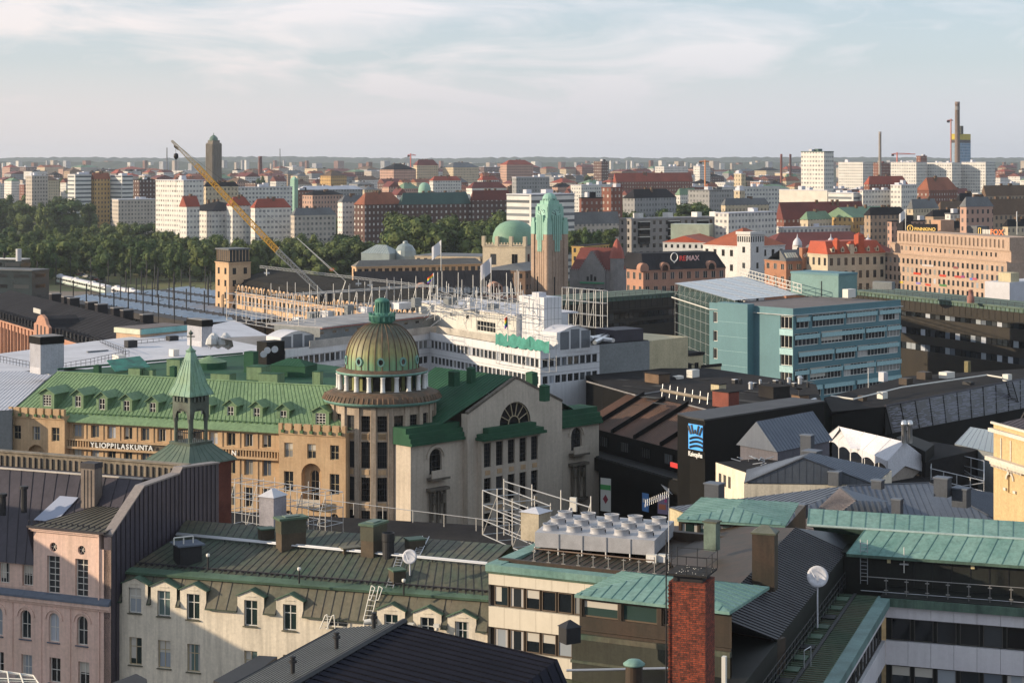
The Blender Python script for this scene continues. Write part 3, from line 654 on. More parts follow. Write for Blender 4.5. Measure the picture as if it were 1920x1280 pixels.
    LW0,RW0=u0+.3,u1+.2; dep=-15
    L4=[G.p(LW0,lo(LW0)+.25,-1.2),G.p(um,zr+.25,.3),G.p(um,zr+.25,dep),G.p(LW0,lo(LW0)+.25,dep)]
    R4=[G.p(um,zr+.25,.3),G.p(RW0,lo(RW0)+.25,-1.2),G.p(RW0,lo(RW0)+.25,dep),G.p(um,zr+.25,dep)]
    sl=Vector((G.u.x,G.u.y,0))
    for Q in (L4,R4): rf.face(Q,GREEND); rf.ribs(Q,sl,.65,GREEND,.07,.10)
    rf.face([G.p(LW0,5,dep),G.p(RW0,5,dep),G.p(RW0,lo(RW0)+.2,dep),G.p(um,zr+.2,dep),G.p(LW0,lo(LW0)+.2,dep)],STONE2)
    t.part('gable_roof',rf)
    for px,py,w,h in ((884,698,.9,1.0),(852,702,1.1,.6),(998,708,1.2,1.2),(1022,730,1.0,.8)):
        m=MB(); c0=Zp(px,py,31.0 if px<960 else 29.5); Q=rect(c0,R(40),w,w); hipbox(m,Q,c0.z-1.6,c0.z+h*.5,GREEND); hiproof(m,Q,c0.z+h*.5,c0.z+h*.5+.25,None,GREEND,.15); t.part('roof_hatch',m)
    # rough core so nothing is seen through
    core=MB(); hipbox(core,[F.p(ul,0,-1.5)[:2],F.p(ur+5,0,-1.5)[:2],F.p(ur+5,0,-14)[:2],F.p(ul,0,-14)[:2]],0,23.8,OCHRE); hipbox(core,[G.p(u0+1,0,-1.4)[:2],G.p(u1-.5,0,-1.4)[:2],G.p(u1-.5,0,-14.5)[:2],G.p(u0+1,0,-14.5)[:2]],0,21.5,STONED)
    core.lathe((-17.2,250),[(6.1,0),(6.1,27.5)],STONED,20); t.part('interior_core',core)
student_house()
# ================================================================ copper turret on its brick shaft, in front
def turret():
    Y=165.0; al=R(38); C=W(363,745,Y); q=Y/FPX
    def sq(cx,cy,hw):
        d1=Vector((-math.cos(al),math.sin(al))); d2=Vector((math.sin(al),math.cos(al))); c=Vector((cx,cy)); return [c-d1*hw-d2*hw,c-d1*hw+d2*hw,c+d1*hw+d2*hw,c+d1*hw-d2*hw]
    cx=(352-CX)*q; cy=Y+1.6; t=T('spire_turret','green copper spire turret with open arched belfry on a brick shaft','turret',(cx,cy,18))
    z=lambda py: zat(py,Y)
    BR=mat('turret_brick',(.15,.05,.035),.9,.2,.6); PAT=mat('spire_patina',(.20,.35,.27),.6,.2,.7,col2=(.16,.28,.17),streak=.35); PATD=mat('belfry_dark_copper',(.10,.13,.105),.6,.3,.8,col2=(.05,.06,.05)); SK=mat('skirt_copper',(.115,.15,.115),.6,.25,.7,col2=(.07,.11,.085))
    v3=lambda P,zz:[Vector((p.x,p.y,zz)) for p in P]
    sp=MB(); lv=[(1.40,744),(1.37,740),(.98,722),(.72,700),(.44,678),(.38,672),(.28,664),(.34,660)]
    for (h0,y0),(h1,y1) in zip(lv,lv[1:]):
        a,b=v3(sq(cx,cy,h0),z(y0)),v3(sq(cx,cy,h1),z(y1))
        for i in range(4): sp.face([a[i],a[(i+1)%4],b[(i+1)%4],b[i]],PAT)
        if h0>.6:
            for i in range(4):
                for k in (0,.25,.5,.75): sp.bar(a[i].lerp(a[(i+1)%4],k),b[i].lerp(b[(i+1)%4],k),.045,PAT)
    sp.face(list(reversed(v3(sq(cx,cy,1.40),z(743)))),PATD); tip=v3(sq(cx,cy,.34),z(660)); sp.face(tip,PAT); t.part('spire',sp)
    fi=MB(); fi.bar((cx,cy,z(660)),(cx,cy,z(622)),.07,PATD,6); fi.bar((cx-.35,cy,z(634)),(cx+.35,cy,z(634)),.05,PATD); fi.lathe((cx,cy),[(0,z(632)),(.2,z(629)),(.2,z(626)),(0,z(624))],PATD,10); fi.lathe((cx,cy),[(.3,z(662)),(.35,z(659)),(.15,z(656)),(.1,z(652))],PAT,12); t.part('finial',fi)
    be=MB(); P=sq(cx,cy,1.12); a=v3(P,z(832)); b=v3(P,z(743))
    zt,zb=z(745),z(832)
    for i in range(4):
        Q=Facade(P[(i+1)%4],P[i]) if False else Facade(P[i],P[(i+1)%4])
        if (Q.n.dot((Q.A+Q.B)/2-Vector((cx,cy))))<0: Q=Facade(P[(i+1)%4],P[i])
        wall(be,Q,0,Q.L,zb+(zt-zb)*.68,zt,[],PATD)
        r=Q.L/2-.36; zs=zb+(zt-zb)*.52
        for k in range(12):
            a0,a1=math.pi*k/12,math.pi*(k+1)/12; p0=(Q.L/2-r*math.cos(a0),zs+r*1.15*math.sin(a0)); p1=(Q.L/2-r*math.cos(a1),zs+r*1.15*math.sin(a1))
            be.prism([Q.p(*p0,0),Q.p(*p1,0),Q.p(p1[0],zb+(zt-zb)*.69,0),Q.p(p0[0],zb+(zt-zb)*.69,0)],[Q.p(*p0,-.3),Q.p(*p1,-.3),Q.p(p1[0],zb+(zt-zb)*.69,-.3),Q.p(p0[0],zb+(zt-zb)*.69,-.3)],PATD)
        be.bar(Q.p(.2,zb,-.2),Q.p(.2,zs+.05,-.2),.17,PATD,8); be.bar(Q.p(.2,zs-.3,-.2),Q.p(.2,zs,-.2),.24,PATD,8)
        be.fbox(Q,0,.36,zs,zb+(zt-zb)*.68,-.36,-.003,PATD); be.fbox(Q,Q.L-.36,Q.L,zs,zb+(zt-zb)*.68,-.36,-.003,PATD)
        for u in [x*.22+.55 for x in range(int((Q.L-1.0)/.22))]: be.bar(Q.p(u,zb,-.15),Q.p(u,zb+.9,-.15),.03,DARK)
        be.bar(Q.p(.4,zb+.9,-.15),Q.p(Q.L-.4,zb+.9,-.15),.05,DARK)
        for u in [.3+x*.42 for x in range(int((Q.L-.3)/.42))]: be.fbox(Q,u,u+.2,zt-.45,zt-.05,.002,.22,PATD)
    be.prism(v3(sq(cx,cy,1.3),z(838)),v3(sq(cx,cy,1.36),z(831)),PATD); t.part('belfry',be)
    sk=MB()
    for (h0,y0),(h1,y1) in (((2.85,868),(2.8,865)),((2.8,865),(1.75,846)),((1.75,846),(1.3,836))):
        a,b=v3(sq(cx,cy,h0),z(y0)),v3(sq(cx,cy,h1),z(y1))
        for i in range(4):
            sk.face([a[i],a[(i+1)%4],b[(i+1)%4],b[i]],SK)
            for k in (0,.14,.28,.42,.56,.70,.84): sk.bar(a[i].lerp(a[(i+1)%4],k),b[i].lerp(b[(i+1)%4],k),.04,SK)
    sk.face(list(reversed(v3(sq(cx,cy,2.85),z(868)))),SK); t.part('skirt_roof',sk)
    sh=MB(); Ps=sq(cx,cy,2.5)
    for i in range(4):
        Q=Facade(Ps[i],Ps[(i+1)%4])
        if Q.n.dot((Q.A+Q.B)/2-Vector((cx,cy)))<0: Q=Facade(Ps[(i+1)%4],Ps[i])
        wall(sh,Q,0,Q.L,18,z(868),[],BR); sh.fbox(Q,-.1,Q.L+.1,z(873),z(869),.002,.2,BR)
        if Q.n.x>.3 and Q.n.y<0:
            ck=MB(); u,zz=Q.L*.25,z(908); pts=[(u+.6*math.cos(k*math.pi/12),zz+.6*math.sin(k*math.pi/12)) for k in range(24)]
            ck.prism([Q.p(*p,.02) for p in pts],[Q.p(*p,.12) for p in pts],FR_W); t.part('round_window',ck)
    t.part('brick_shaft',sh)
turret()
# ================================================================ foreground roofs
PINK=mat('pink_plaster',(.80,.56,.47),.9,.08,.3,col2=(.70,.50,.40),streak=.22,fine=.06,bump=.08)
BEIGE=mat('beige_plaster',(.78,.69,.55),.9,.08,.35,col2=(.64,.57,.46),streak=.30,fine=.06,bump=.1)
DKROOF=mat('dark_seam_roof',(.058,.049,.060),.6,.2,.4,col2=(.038,.033,.042),streak=.2,fine=.08)
DKSEAM=mat('dark_seam',(.04,.036,.042),.5,.1)
FIREW=mat('firewall_cladding',(.085,.072,.092),.55,.12,.4,streak=.25)
BROWNG=mat('greenish_brown_copper',(.115,.10,.070),.6,.25,.22,col2=(.040,.080,.055),streak=.35,fine=.12)
BROWNL=mat('brown_copper_mansard',(.16,.135,.092),.6,.2,.3,col2=(.085,.095,.065),streak=.25)
GRNFL=mat('green_copper_flashing',(.09,.15,.10),.6,.2,.5)
PANEL=mat('cream_panel',(.70,.63,.51),.75,.05,.2,fine=.02,streak=.08)
PANELW=mat('white_stone_panel',(.67,.65,.66),.7,.08,.3,col2=(.60,.57,.60),fine=.03,streak=.10)
TEAL=mat('teal_copper_roof',(.205,.335,.29),.65,.12,.3,col2=(.115,.235,.205),streak=.28,fine=.09)
TEALS=mat('teal_seam',(.12,.24,.21),.6,.1)
BRNW=mat('brown_wall_copper',(.060,.038,.026),.6,.2,.5,col2=(.036,.03,.021),streak=.35)
BLKW=mat('black_wall_copper',(.011,.010,.009),.6,.25,.5,col2=(.018,.021,.017),streak=.4)
GRYBL=mat('blue_grey_roof',(.115,.135,.17),.55,.12,.3,col2=(.09,.108,.145),streak=.12,fine=.05)
GRYSE=mat('blue_grey_seam',(.06,.07,.09),.55,.1)
RAILG=flatmat('rail_grey',(.24,.23,.22),.5,.3)
def pink_building():
    F=Fz(0,1113,205,1136,28.3); t=T('pink_facade_building','pink plaster building with arched windows and a tall purple-black party wall','building',F.p(3,0,-6))
    uL,u0,u1,u2=F.ux(-80),F.ux(63),F.ux(187),F.ux(208); zt=F.hit(125,992)[1]; z2=F.hit(197,1030)[1]; zw=F.hit(20,1057)[1]
    C=F.off(-.6); hs=[]; hl=[]; rd=[]
    for px in (100,153):
        u=F.ux(px); zc=F.hit(px,1077 if px==100 else 1083)[1]; hs.append((u-.55,u+.55,zc-1.35,zc+1.35))
        rd.append((u,F.hit(px,1025 if px==100 else 1031)[1]))
    for px,py in ((-56,1157),(-5,1164),(48,1170),(101,1176),(154,1182)):
        u=F.ux(px); zc=F.hit(px,py)[1]; hs.append((u-.47,u+.47,zc-1.05,zc+1.05,'arch'))
    for px,py in ((-55,1238),(-3,1244),(50,1250),(103,1256),(157,1264)):
        u=F.ux(px); zc=F.hit(px,py)[1]; hs.append((u-.48,u+.48,zc-.9,zc+.9)); hs.append((u-.48,u+.48,zc-4.6,zc-2.7))
    for px in (-50,-20,8,52):
        u=C.ux(px); hl.append((u-.48,u+.48,28.95,30.45))
    m=MB(); zs=F.hit(100,1122)[1]
    wall(m,F,u0,u1,zs,zt,hs+[(a-.34,a+.34,b-.34,b+.34) for a,b in rd],PINK,.3); wall(m,F,u1,u2,zs,z2,[],PINK)
    for a,b in rd:
        n=16; ring=[(a+.33*math.cos(2*math.pi*k/n),b+.33*math.sin(2*math.pi*k/n)) for k in range(n)]
        sq=[(a+.34*max(-1,min(1,1.5*math.cos(2*math.pi*k/n))),b+.34*max(-1,min(1,1.5*math.sin(2*math.pi*k/n)))) for k in range(n)]
        for k in range(n):
            j=(k+1)%n; m.face([F.p(*ring[k]),F.p(*ring[j]),F.p(*sq[j]),F.p(*sq[k])],PINK); m.face([F.p(*ring[k]),F.p(*ring[k],-.25),F.p(*ring[j],-.25),F.p(*ring[j])],PINK)
        w=MB(); w.face([F.p(*x,-.2) for x in ring],GL); 
        for k in range(3): x=.33*math.cos(R(60*k)); y=.33*math.sin(R(60*k)); w.bar(F.p(a-x,b-y,-.17),F.p(a+x,b+y,-.17),.02,FR_W)
        t.part('round_window',w)
    wall(m,F,uL,u2,0,zs,hs,PINK,.3); wall(m,C,uL,u0,zs,zw,hl,PINK,.3)
    for u,s in ((u0,False),(u1,True)):
        S=F.side(u,.7 if s is False else 3,s); m.face([S.p(0,zs),S.p(S.L,zs),S.p(S.L,zt if not s else zt),S.p(0,zt)],PINK)
    t.part('wall',m)
    for h in hs: window(t,F,h,2,2 if len(h)>4 or h[3]-h[2]<2 else 6,GLB if h[2]<zs and random.random()<.4 else GL,FR_W,d=-.27,bw=.06,sill=GRYBL)
    for h in hl: window(t,C,h,4,2,GL,FR_W,d=-.27,bw=.05)
    tr=MB()
    tr.prism([F.p(uL,zs-.05,.35),F.p(u2,zs-.05,.35),F.p(u2,zs-.05,.0),F.p(uL,zs-.05,.0)],[F.p(uL,zs+.08,.33),F.p(u2,zs+.08,.33),F.p(u2,zs+.42,.0),F.p(uL,zs+.42,.0)],GRYBL)
    tr.fbox(F,uL,u2,zs-.32,zs-.053,0,.26,PINK); tr.fbox(F,uL,u2,zs-.5,zs-.323,0,.12,PINK)
    t.part('string_course',tr)
    ar=MB()
    for h in hs:
        if len(h)>4:
            r=.47;zc=h[3]-r;um=(h[0]+h[1])/2
            for k in range(12):
                a,b=math.pi*k/12,math.pi*(k+1)/12; ar.prism([F.p(um-q*math.cos(x),zc+q*math.sin(x),0.01) for q,x in ((.66,a),(.80,a),(.80,b),(.66,b))],[F.p(um-q*math.cos(x),zc+q*math.sin(x),.09) for q,x in ((.66,a),(.80,a),(.80,b),(.66,b))],PINK)
    for px in (-30,24,78,132): u=F.ux(px); ar.fbox(F,u-.04,u+.04,20,zs-.6,.0,.07,PINK)
    ar.fbox(F,u1-.08,u1+.02,0,zt-.2,.003,.12,PINK); t.part('arch_moulding',ar)
    ko=MB(); ko.fbox(F,u0-.25,u1+.12,zt-.16,zt-.003,0,.3,PINK); ko.fbox(F,u0-.15,u1+.05,zt-.3,zt-.163,0,.18,PINK); t.part('cornice',ko)
    # roofs
    ra,rb=Zp(-90,870.5,36.2),Zp(268,898,36.2); rf=MB()
    ea,eb=C.p(uL,zw,.3),C.p(u0+.2,zw,.3); rk=ra.lerp(rb,.44)
    eb2=C.p(u2-.2,zw,.3); poly=[ea,eb2,rb,ra]; rf.face(poly,DKROOF); rf.quadribs(*poly,16,DKSEAM,.05,.09)
    a,b=F.p(u0-.3,zt,.4),F.p(u2-.35,zt,.4); c,d=F.p(u2-.35,zt+1.1,-5.3),F.p(u0+3.0,zt+1.1,-5.3); BR2=mat('brown_shed_roof',(.12,.105,.075),.6,.2,.4,col2=(.085,.08,.06),streak=.2)  # shed roof plane in a browner, paler tone than the main roof
    rf.face([a,b,c,d],BR2); rf.quadribs(a,b,c,d,11,DKSEAM,.05,.09); rf.face([a,d,F.p(u0-.3,zt-3,-.6)],DKROOF)
    bb=Vector((F.n.x*-6,F.n.y*-6,-.9)); rf.face([ra,rb,rb+bb,ra+bb],DKROOF)
    for k in range(14): p=a.lerp(b,k/14)+Vector((0,.35,.28)); rf.box(p,(.12,0,0),(0,.1,0),(0,0,.16),DKSEAM)
    rf.fbox(F,u0-.3,u2-.3,zt-.02,zt+.12,.3,.45,DKSEAM); t.part('roof',rf)
    lb=MB(); lb.bar(ra,rb,.10,mat('pale_ridge_pipe',(.42,.38,.34),.5,.1),6); t.part('ridge_pipe',lb)
    pw=MB(); Pb=F.off(-10.5); z0,z1=Pb.hit(150,893)[1],Pb.hit(150,858)[1]; PB=mat('brown_rendered_parapet',(.30,.25,.19),.9,.2,.6,col2=(.20,.17,.13),streak=.4); pw.fbox(Pb,Pb.ux(-60),Pb.ux(348),28,z1,-.5,0,PB)
    k=Pb.ux(-50)
    while k<Pb.ux(345): pw.fbox(Pb,k,k+.06,z0,z1-.25,.0,.12,DKSEAM); k+=.55
    pw.fbox(Pb,Pb.ux(-60),Pb.ux(350),z1,z1+.10,-.62,.15,PB); t.part('parapet',pw)
    # party wall climbing with the roof
    S=F.side(u2,14.2,True); fw=MB(); top=[(0,F.hit(205,1002)[1]-.1),(4.0,36.1),(8.6,36.3),(9.0,36.7),(14.2,36.3)]
    for (s0,q0),(s1,q1) in zip(top,top[1:]):
        lo=22
        fw.prism([S.p(s0,lo,0),S.p(s1,lo,0),S.p(s1,lo,-.6),S.p(s0,lo,-.6)],[S.p(s0,q0,0),S.p(s1,q1,0),S.p(s1,q1,-.6),S.p(s0,q0,-.6)],FIREW)
        fw.prism([S.p(s0,q0,.1),S.p(s1,q1,.1),S.p(s1,q1,-.7),S.p(s0,q0,-.7)],[S.p(s0,q0+.12,.1),S.p(s1,q1+.12,.1),S.p(s1,q1+.12,-.7),S.p(s0,q0+.12,-.7)],mat('firewall_cap',(.27,.235,.22),.6,.1))
        s=s0
        while s<s1: fw.fbox(S,s,s+.05,lo,q0+(q1-q0)*(s-s0)/(s1-s0)-.02,.003,.06,DKSEAM); s+=.58
    t.part('party_wall',fw)
    body=MB(); hipbox(body,[F.p(uL,0,-.9)[:2],F.p(u2-.3,0,-.9)[:2],F.p(u2-.3,0,-13)[:2],F.p(uL,0,-13)[:2]],0,30,DKROOF); t.part('interior_core',body)
    # chimney and pieces on the roof
    m=MB(); c=W(177,938,139.0); Q=rect(c,R(24),1.22,.95); CH=mat('chimney_cladding',(.235,.19,.16),.7,.15,.6,streak=.3); hipbox(m,Q,32.4,37.1,CH); Q2=[q+(q-sum(Q,Vector((0,0)))/4)*.06 for q in Q]; hipbox(m,Q2,37.103,37.5,mat('chimney_cap_soot',(.05,.045,.05),.7)); 
    for k in (.25,.5,.75):
        p=Q[0].lerp(Q[3],k); m.bar((p.x,p.y-.02,34),(p.x,p.y-.02,37.0),.025,DKSEAM)
    solo('roof_chimney','tall square metal-clad chimney on the dark roof of the pink building','chimney',m)
    m=MB(); c=W(45,935,139.2); m.bar((c.x,c.y,c.z-1),(c.x,c.y,c.z+.75),.22,DARK,10); m.bar((c.x,c.y,c.z+.75),(c.x,c.y,c.z+.95),.32,DARK,10); solo('vent_pipe','short black vent pipe on the purple roof left of the square chimney','vent pipe',m)
    m=MB(); c=W(5,940,139.2); m.bar((c.x,c.y,c.z-1),(c.x,c.y,c.z+.4),.25,DARK,10); m.bar((c.x,c.y,c.z+.4),(c.x,c.y,c.z+.6),.34,DARK,10); solo('vent_pipe','stubby black vent at the left picture edge on the purple roof','vent pipe',m)
    sk=MB(); nrm=(eb-ea).cross(ra-ea).normalized(); nrm=nrm if nrm.z>0 else -nrm
    def on(u,v): return ea.lerp(eb2,u).lerp(ra.lerp(rb,u),v)
    q=[on(.47,.46),on(.60,.46),on(.70,.74),on(.60,.74)]; q=[v+nrm*.06 for v in q]; sk.prism(q,[v+nrm*.06 for v in q],flatmat('roof_sheen',(.30,.33,.42),.15)); solo('skylight','pale blue patch painted as sheen on the purple roof','skylight',sk)  # pale blue plate stands in for a sheen reflected off the roof
pink_building()
def mansard_building():
    F=Fz(215,1085,915,1140,30.0); t=T('mansard_building','weathered beige plaster building with a green-brown mansard roof and gabled wall dormers','building',F.p(14,0,-6))
    u0,u1=F.ux(217),F.ux(914); zE=F.hit(400,1140)[1]; hs=[]; dorm=[]
    for px,py in ((253,1125),(307,1131),(362,1137),(470,1149),(543,1157),(733,1176),(801,1182),(866,1190)):
        u,z=F.hit(px,py); hs.append((u-.5,u+.5,z-.9,z+.9)); dorm.append((u,z))
    for px,py in ((254,1220),(308,1226),(363,1233),(470,1246),(543,1254),(620,1262),(735,1275),(801,1283),(866,1290)):
        u,z=F.hit(px,py); hs.append((u-.5,u+.5,z-.98,z+.98)); hs.append((u-.5,u+.5,z-4.7,z-2.8))
    u,z=F.hit(632,1166); hs.append((u-.75,u+.75,z-.35,z+.25))
    m=MB(); wall(m,F,u0,u1,0,zE,hs,BEIGE,.22)
    for u,z in dorm:
        w=1.02; ze=z+1.15
        wall(m,F,u-w,u+w,zE,ze,hs,BEIGE,.22); m.face([F.p(u-w,ze),F.p(u+w,ze),F.p(u,ze+.42)],BEIGE)
    t.part('wall',m)
    for i,(u,z) in enumerate(dorm):
        w=1.02; ze=z+1.15; d=MB()
        for s in (-1,1): d.face([F.p(u+s*w,zE-.6,0),F.p(u+s*w,ze,0),F.p(u+s*w,ze,-2.2),F.p(u+s*w,zE-.6,-2.2)],BROWNG)
        gableroof(d,F,u-w,u+w,ze,ze+.44,0,-2.4,GRNFL,.10,.07); d.fbox(F,u-.35,u+.35,ze+.003,ze+.05,.0,.05,BEIGE)
        t.part('dormer',d)
    for h in hs:
        low=h[3]-h[2]<.7
        if h[2]>12: window(t,F,h,2,2,GLG if random.random()<.6 else GLB,FR_W if h[2]>zE-2 else FR_T,d=-.2,bw=.07,transom=.66 if not low else None,sill=BROWNL)
    mn=MB(); edges=[u0]
    for u,z in dorm: edges+=[u-1.02,u+1.02]
    edges.append(u1)
    for i in range(0,len(edges),2):
        e0,e1=edges[i],edges[i+1]
        if e1-e0<.03: continue
        a,b=F.p(e0,zE,.15),F.p(e1,zE,.15); c,d=F.p(e1,30.3,-.95),F.p(e0,30.3,-.95); mn.face([a,b,c,d],BROWNL); mn.quadribs(a,b,c,d,max(1,int((e1-e0)/.62)),DKSEAM,.05,.07); mn.fbox(F,e0,e1,zE-.1,zE-.003,0,.25,BROWNG)
    for u,z in dorm: mn.face([F.p(u-1.02,zE+.9,-.28),F.p(u+1.02,zE+.9,-.28),F.p(u+1.02,30.3,-.95),F.p(u-1.02,30.3,-.95)],BROWNL)
    t.part('mansard_slope',mn)
    up=MB(); fa,fb=F.p(u0,30.32,-.75),F.p(u1,30.32,-.75); p0,p1=Zp(330,1007,31.9),Zp(914,1063,31.9); r0,r1=Zp(345,974,32.7),Zp(960,1021,32.7)
    up.face([fa,fb,p1,p0],BROWNG); up.quadribs(fa,fb,p1,p0,46,DKSEAM,.05,.07); up.face([p0,p1,r1,r0],BROWNG); up.quadribs(p0,p1,r1,r0,44,DKSEAM,.05,.07)
    bk=Vector((-F.n.x*5,-F.n.y*5,-6)); up.face([r0,r1,r1+bk,r0+bk],BROWNG)
    up.prism([F.p(u0,30.25,-.7),F.p(u1,30.25,-.7),F.p(u1,30.4,-1.35),F.p(u0,30.4,-1.35)],[F.p(u0,30.42,-.65),F.p(u1,30.42,-.65),F.p(u1,30.62,-1.4),F.p(u0,30.62,-1.4)],GRNFL)
    for k in range(60):
        q=fa.lerp(fb,k/60).lerp(p0.lerp(p1,k/60),.22); up.box(q,(.22,0,0),(0,.12,0),(0,0,.18),DKSEAM)
    qa,qb=fa.lerp(p0,.22),fb.lerp(p1,.22); up.bar(qa+Vector((0,0,.18)),qb+Vector((0,0,.18)),.04,DKSEAM)
    t.part('roof',up)
    co=MB(); hipbox(co,[F.p(u0+.1,0,-.9)[:2],F.p(u1-.1,0,-.9)[:2],F.p(u1-.1,0,-9)[:2],F.p(u0+.1,0,-9)[:2]],0,29.8,BEIGE); t.part('interior_core',co)
    pp=MB(); up3=Vector((0,0,.22)); pp.bar(p0+up3,p1+up3,.07,STEEL,6); pp.bar(p0+up3+Vector((0,.3,.03)),p1+up3+Vector((0,.3,.03)),.07,STEEL,6)
    for k in range(12): q=p0.lerp(p1,k/12); pp.bar(q,q+up3,.04,DARK)
    solo('cable_conduit','long pair of silver conduits crossing the green-brown roof','conduit',pp)
    # copper-capped chimney stacks
    for px,py,Y,w,dp,hb,lab in ((528,1026,135.5,1.9,1.2,1.9,'left brown chimney block with flat green copper lid on the mansard roof'),(700,1043,133,1.75,1.3,2.1,'right brown chimney block with green lid beside a black flue'),):
        c=W(px,py,Y); Q=rect(c,R(60) if px<600 else R(28),1.05,w) ; t2=T('roof_chimney',lab,'chimney',(c.x,c.y,c.z),'chimney blocks on the mansard roof'); m=MB(); hipbox(m,Q,c.z-1,c.z+hb*.5,mat('brown_brick_stack',(.10,.075,.05),.8,.2,.6)); hipbox(m,[q+(q-sum(Q,Vector((0,0)))/4)*.04 for q in Q],c.z+hb*.5+.002,c.z+hb,mat('olive_sheet',(.075,.075,.05),.6,.2)); t2.part('stack',m)
        m=MB(); Q2=[q+(q-sum(Q,Vector((0,0)))/4)*.2 for q in Q]; hipbox(m,Q2,c.z+hb+.002,c.z+hb+.16,GRNFL); cc=sum(Q,Vector((0,0)))/4; hipbox(m,[cc+(q-cc)*.6 for q in Q],c.z+hb+.163,c.z+hb+.24,mat('copper_lid',(.16,.22,.19),.6,.2)); t2.part('lid',m)
    c=W(728,1038,133); m=MB(); m.lathe((c.x,c.y),[(.42,c.z-.8),(.42,c.z+.9),(.46,c.z+.95),(.46,c.z+1.5),(.36,c.z+1.5),(.3,c.z+1.2),(0,c.z+1.2)],DARK,18,smooth=False); solo('flue_drum','black round flue drum with an open top beside the right chimney block','flue',m)
    for px,py,Y,w,dp,lab in ((645,1036,134,1.3,.9,'low brown sheet-metal hatch between the two chimney blocks'),(768,1020,133.5,1.2,1.0,'green copper hatch just behind the satellite dish'),(738,1078,129.5,.9,1.0,'small green raised hatch beside the ladder run'),(490,1000,137.5,1.0,.9,'green hatch left of the left chimney block')):
        c=W(px,py,Y); Q=rect(c,R(66),dp,w); m=MB(); hipbox(m,Q,c.z-.8,c.z+.22,mat('hatch_brown',(.08,.065,.045),.6)); hipbox(m,[q+(q-sum(Q,Vector((0,0)))/4)*.12 for q in Q],c.z+.222,c.z+.32,GRNFL if 'green' in lab else BROWNL); solo('roof_hatch',lab,'roof hatch',m,'hatches on the mansard roof')
    c=W(338,1040,135); m=MB(); Q=rect(c,R(62),1.6,1.6); t2=T('rooftop_unit','dark rooftop ventilation box with a white frame on top at the left end','ventilation box',(c.x,c.y,c.z)); hipbox(m,Q,c.z-1.2,c.z+.55,DARK); hipbox(m,[q+(q-sum(Q,Vector((0,0)))/4)*.25 for q in Q],c.z+.552,c.z+.66,GRYBL); t2.part('box',m)
    m=MB(); p=Vector((c.x-.5,c.y+.3,c.z+.66)); q=Vector((c.x+.75,c.y+1.0,c.z+.66)); m.path([p,p+Vector((0,0,.5)),q+Vector((0,0,.5)),q],.05,FR_W); m.bar((p+q)/2,(p+q)/2+Vector((0,0,.5)),.05,FR_W); t2.part('white_frame',m)
    for px,py,Y,lab in ((561,1082,129.8,'small white-capped mushroom vent left of the ladder'),(757,1104,127.5,'small white-capped mushroom vent right of the ladder'),(390,1056,132.5,'small white-capped mushroom vent near the dark ventilation box')):
        c=W(px,py,Y); m=MB(); m.bar((c.x,c.y,c.z-.4),(c.x,c.y,c.z+.5),.06,DARK,8); m.lathe((c.x,c.y),[(.1,c.z+.48),(.14,c.z+.55),(.12,c.z+.68),(0,c.z+.72)],FR_W,12); solo('mushroom_vent',lab,'roof vent',m,'mushroom vents on the mansard roof')
    # roof ladders
    def ladder(a,b,w,lab,mm,name='roof_ladder',hoop=False):
        m=MB(); a,b=Vector(a),Vector(b); s=Vector((F.u.x,F.u.y,0))*w/2; m.bar(a-s,b-s,.035,mm); m.bar(a+s,b+s,.035,mm); n=int((b-a).length/.3)
        for k in range(1,n): q=a.lerp(b,k/n); m.bar(q-s,q+s,.022,mm)
        if hoop:
            for z in (-s,s): m.path([b+z,b+z+Vector((.25,-.2,-.1)),a.lerp(b,.62)+z+Vector((.18,-.25,0)),a.lerp(b,.6)+z],.03,mm)
        solo(name,lab,'ladder',m)
    uu=F.ux(692); ladder(F.p(uu-.05,zE+.1,.22),F.p(uu+.15,30.75,-.75),.55,'white metal ladder with guard leaning on the mansard edge',FR_W,hoop=True)
    lp=lambda s,t_: fa.lerp(fb,s).lerp(p0.lerp(p1,s),t_)
    ladder(lp(.735,.1)+Vector((0,0,.12)),lp(.735,1.0)+Vector((0,0,.14)),.5,'flat dark roof ladder running up from the white ladder',STEEL)
    ladder(p0.lerp(p1,.78)+Vector((0,0,.15)),r0.lerp(r1,.75)+Vector((0,0,.15)),.5,'upper dark roof ladder behind the satellite dish',STEEL)
    a=F.hit(628,1166); m=MB()
    for q in (-.35,.15): m.path([F.p(a[0]+q-.55,a[1]-.4,.5),F.p(a[0]+q-.15,a[1]+.55,.5),F.p(a[0]+q,a[1]+.62,.5),F.p(a[0]+q+.08,a[1]-.4,.5)],.04,FR_W)
    for k in range(5): m.bar(F.p(a[0]-.8+k*.08,a[1]-.3+k*.2,.5),F.p(a[0]-.3+k*.08,a[1]-.3+k*.2,.5),.02,FR_W)
    solo('ladder_hoop','white curved ladder handrails rising over the beige wall top','ladder',m)
    sat_dish((768,1043),128.5,.5,1.3,'smaller satellite dish on a short post on the green-brown roof')
    for px,py,lab in ((775,1168,'white floodlight left of the middle right dormer window'),(823,1170,'white floodlight right of the middle right dormer window')):
        u,z=F.hit(px,py); m=MB(); m.box(F.p(u-.2,z-.1,.25),Vector((F.u.x,F.u.y,0))*.4,Vector((F.n.x,F.n.y,0))*.3,(0,0,.22),FR_W); m.bar(F.p(u,z-.1,.0),F.p(u,z-.1,.3),.05,FR_W); m.lathe(F.p(u,0,.4)[:2],[(0,z-.34),(.12,z-.3),(.12,z-.12),(0,z-.1)],FR_W,10); solo('floodlight',lab,'floodlight',m)
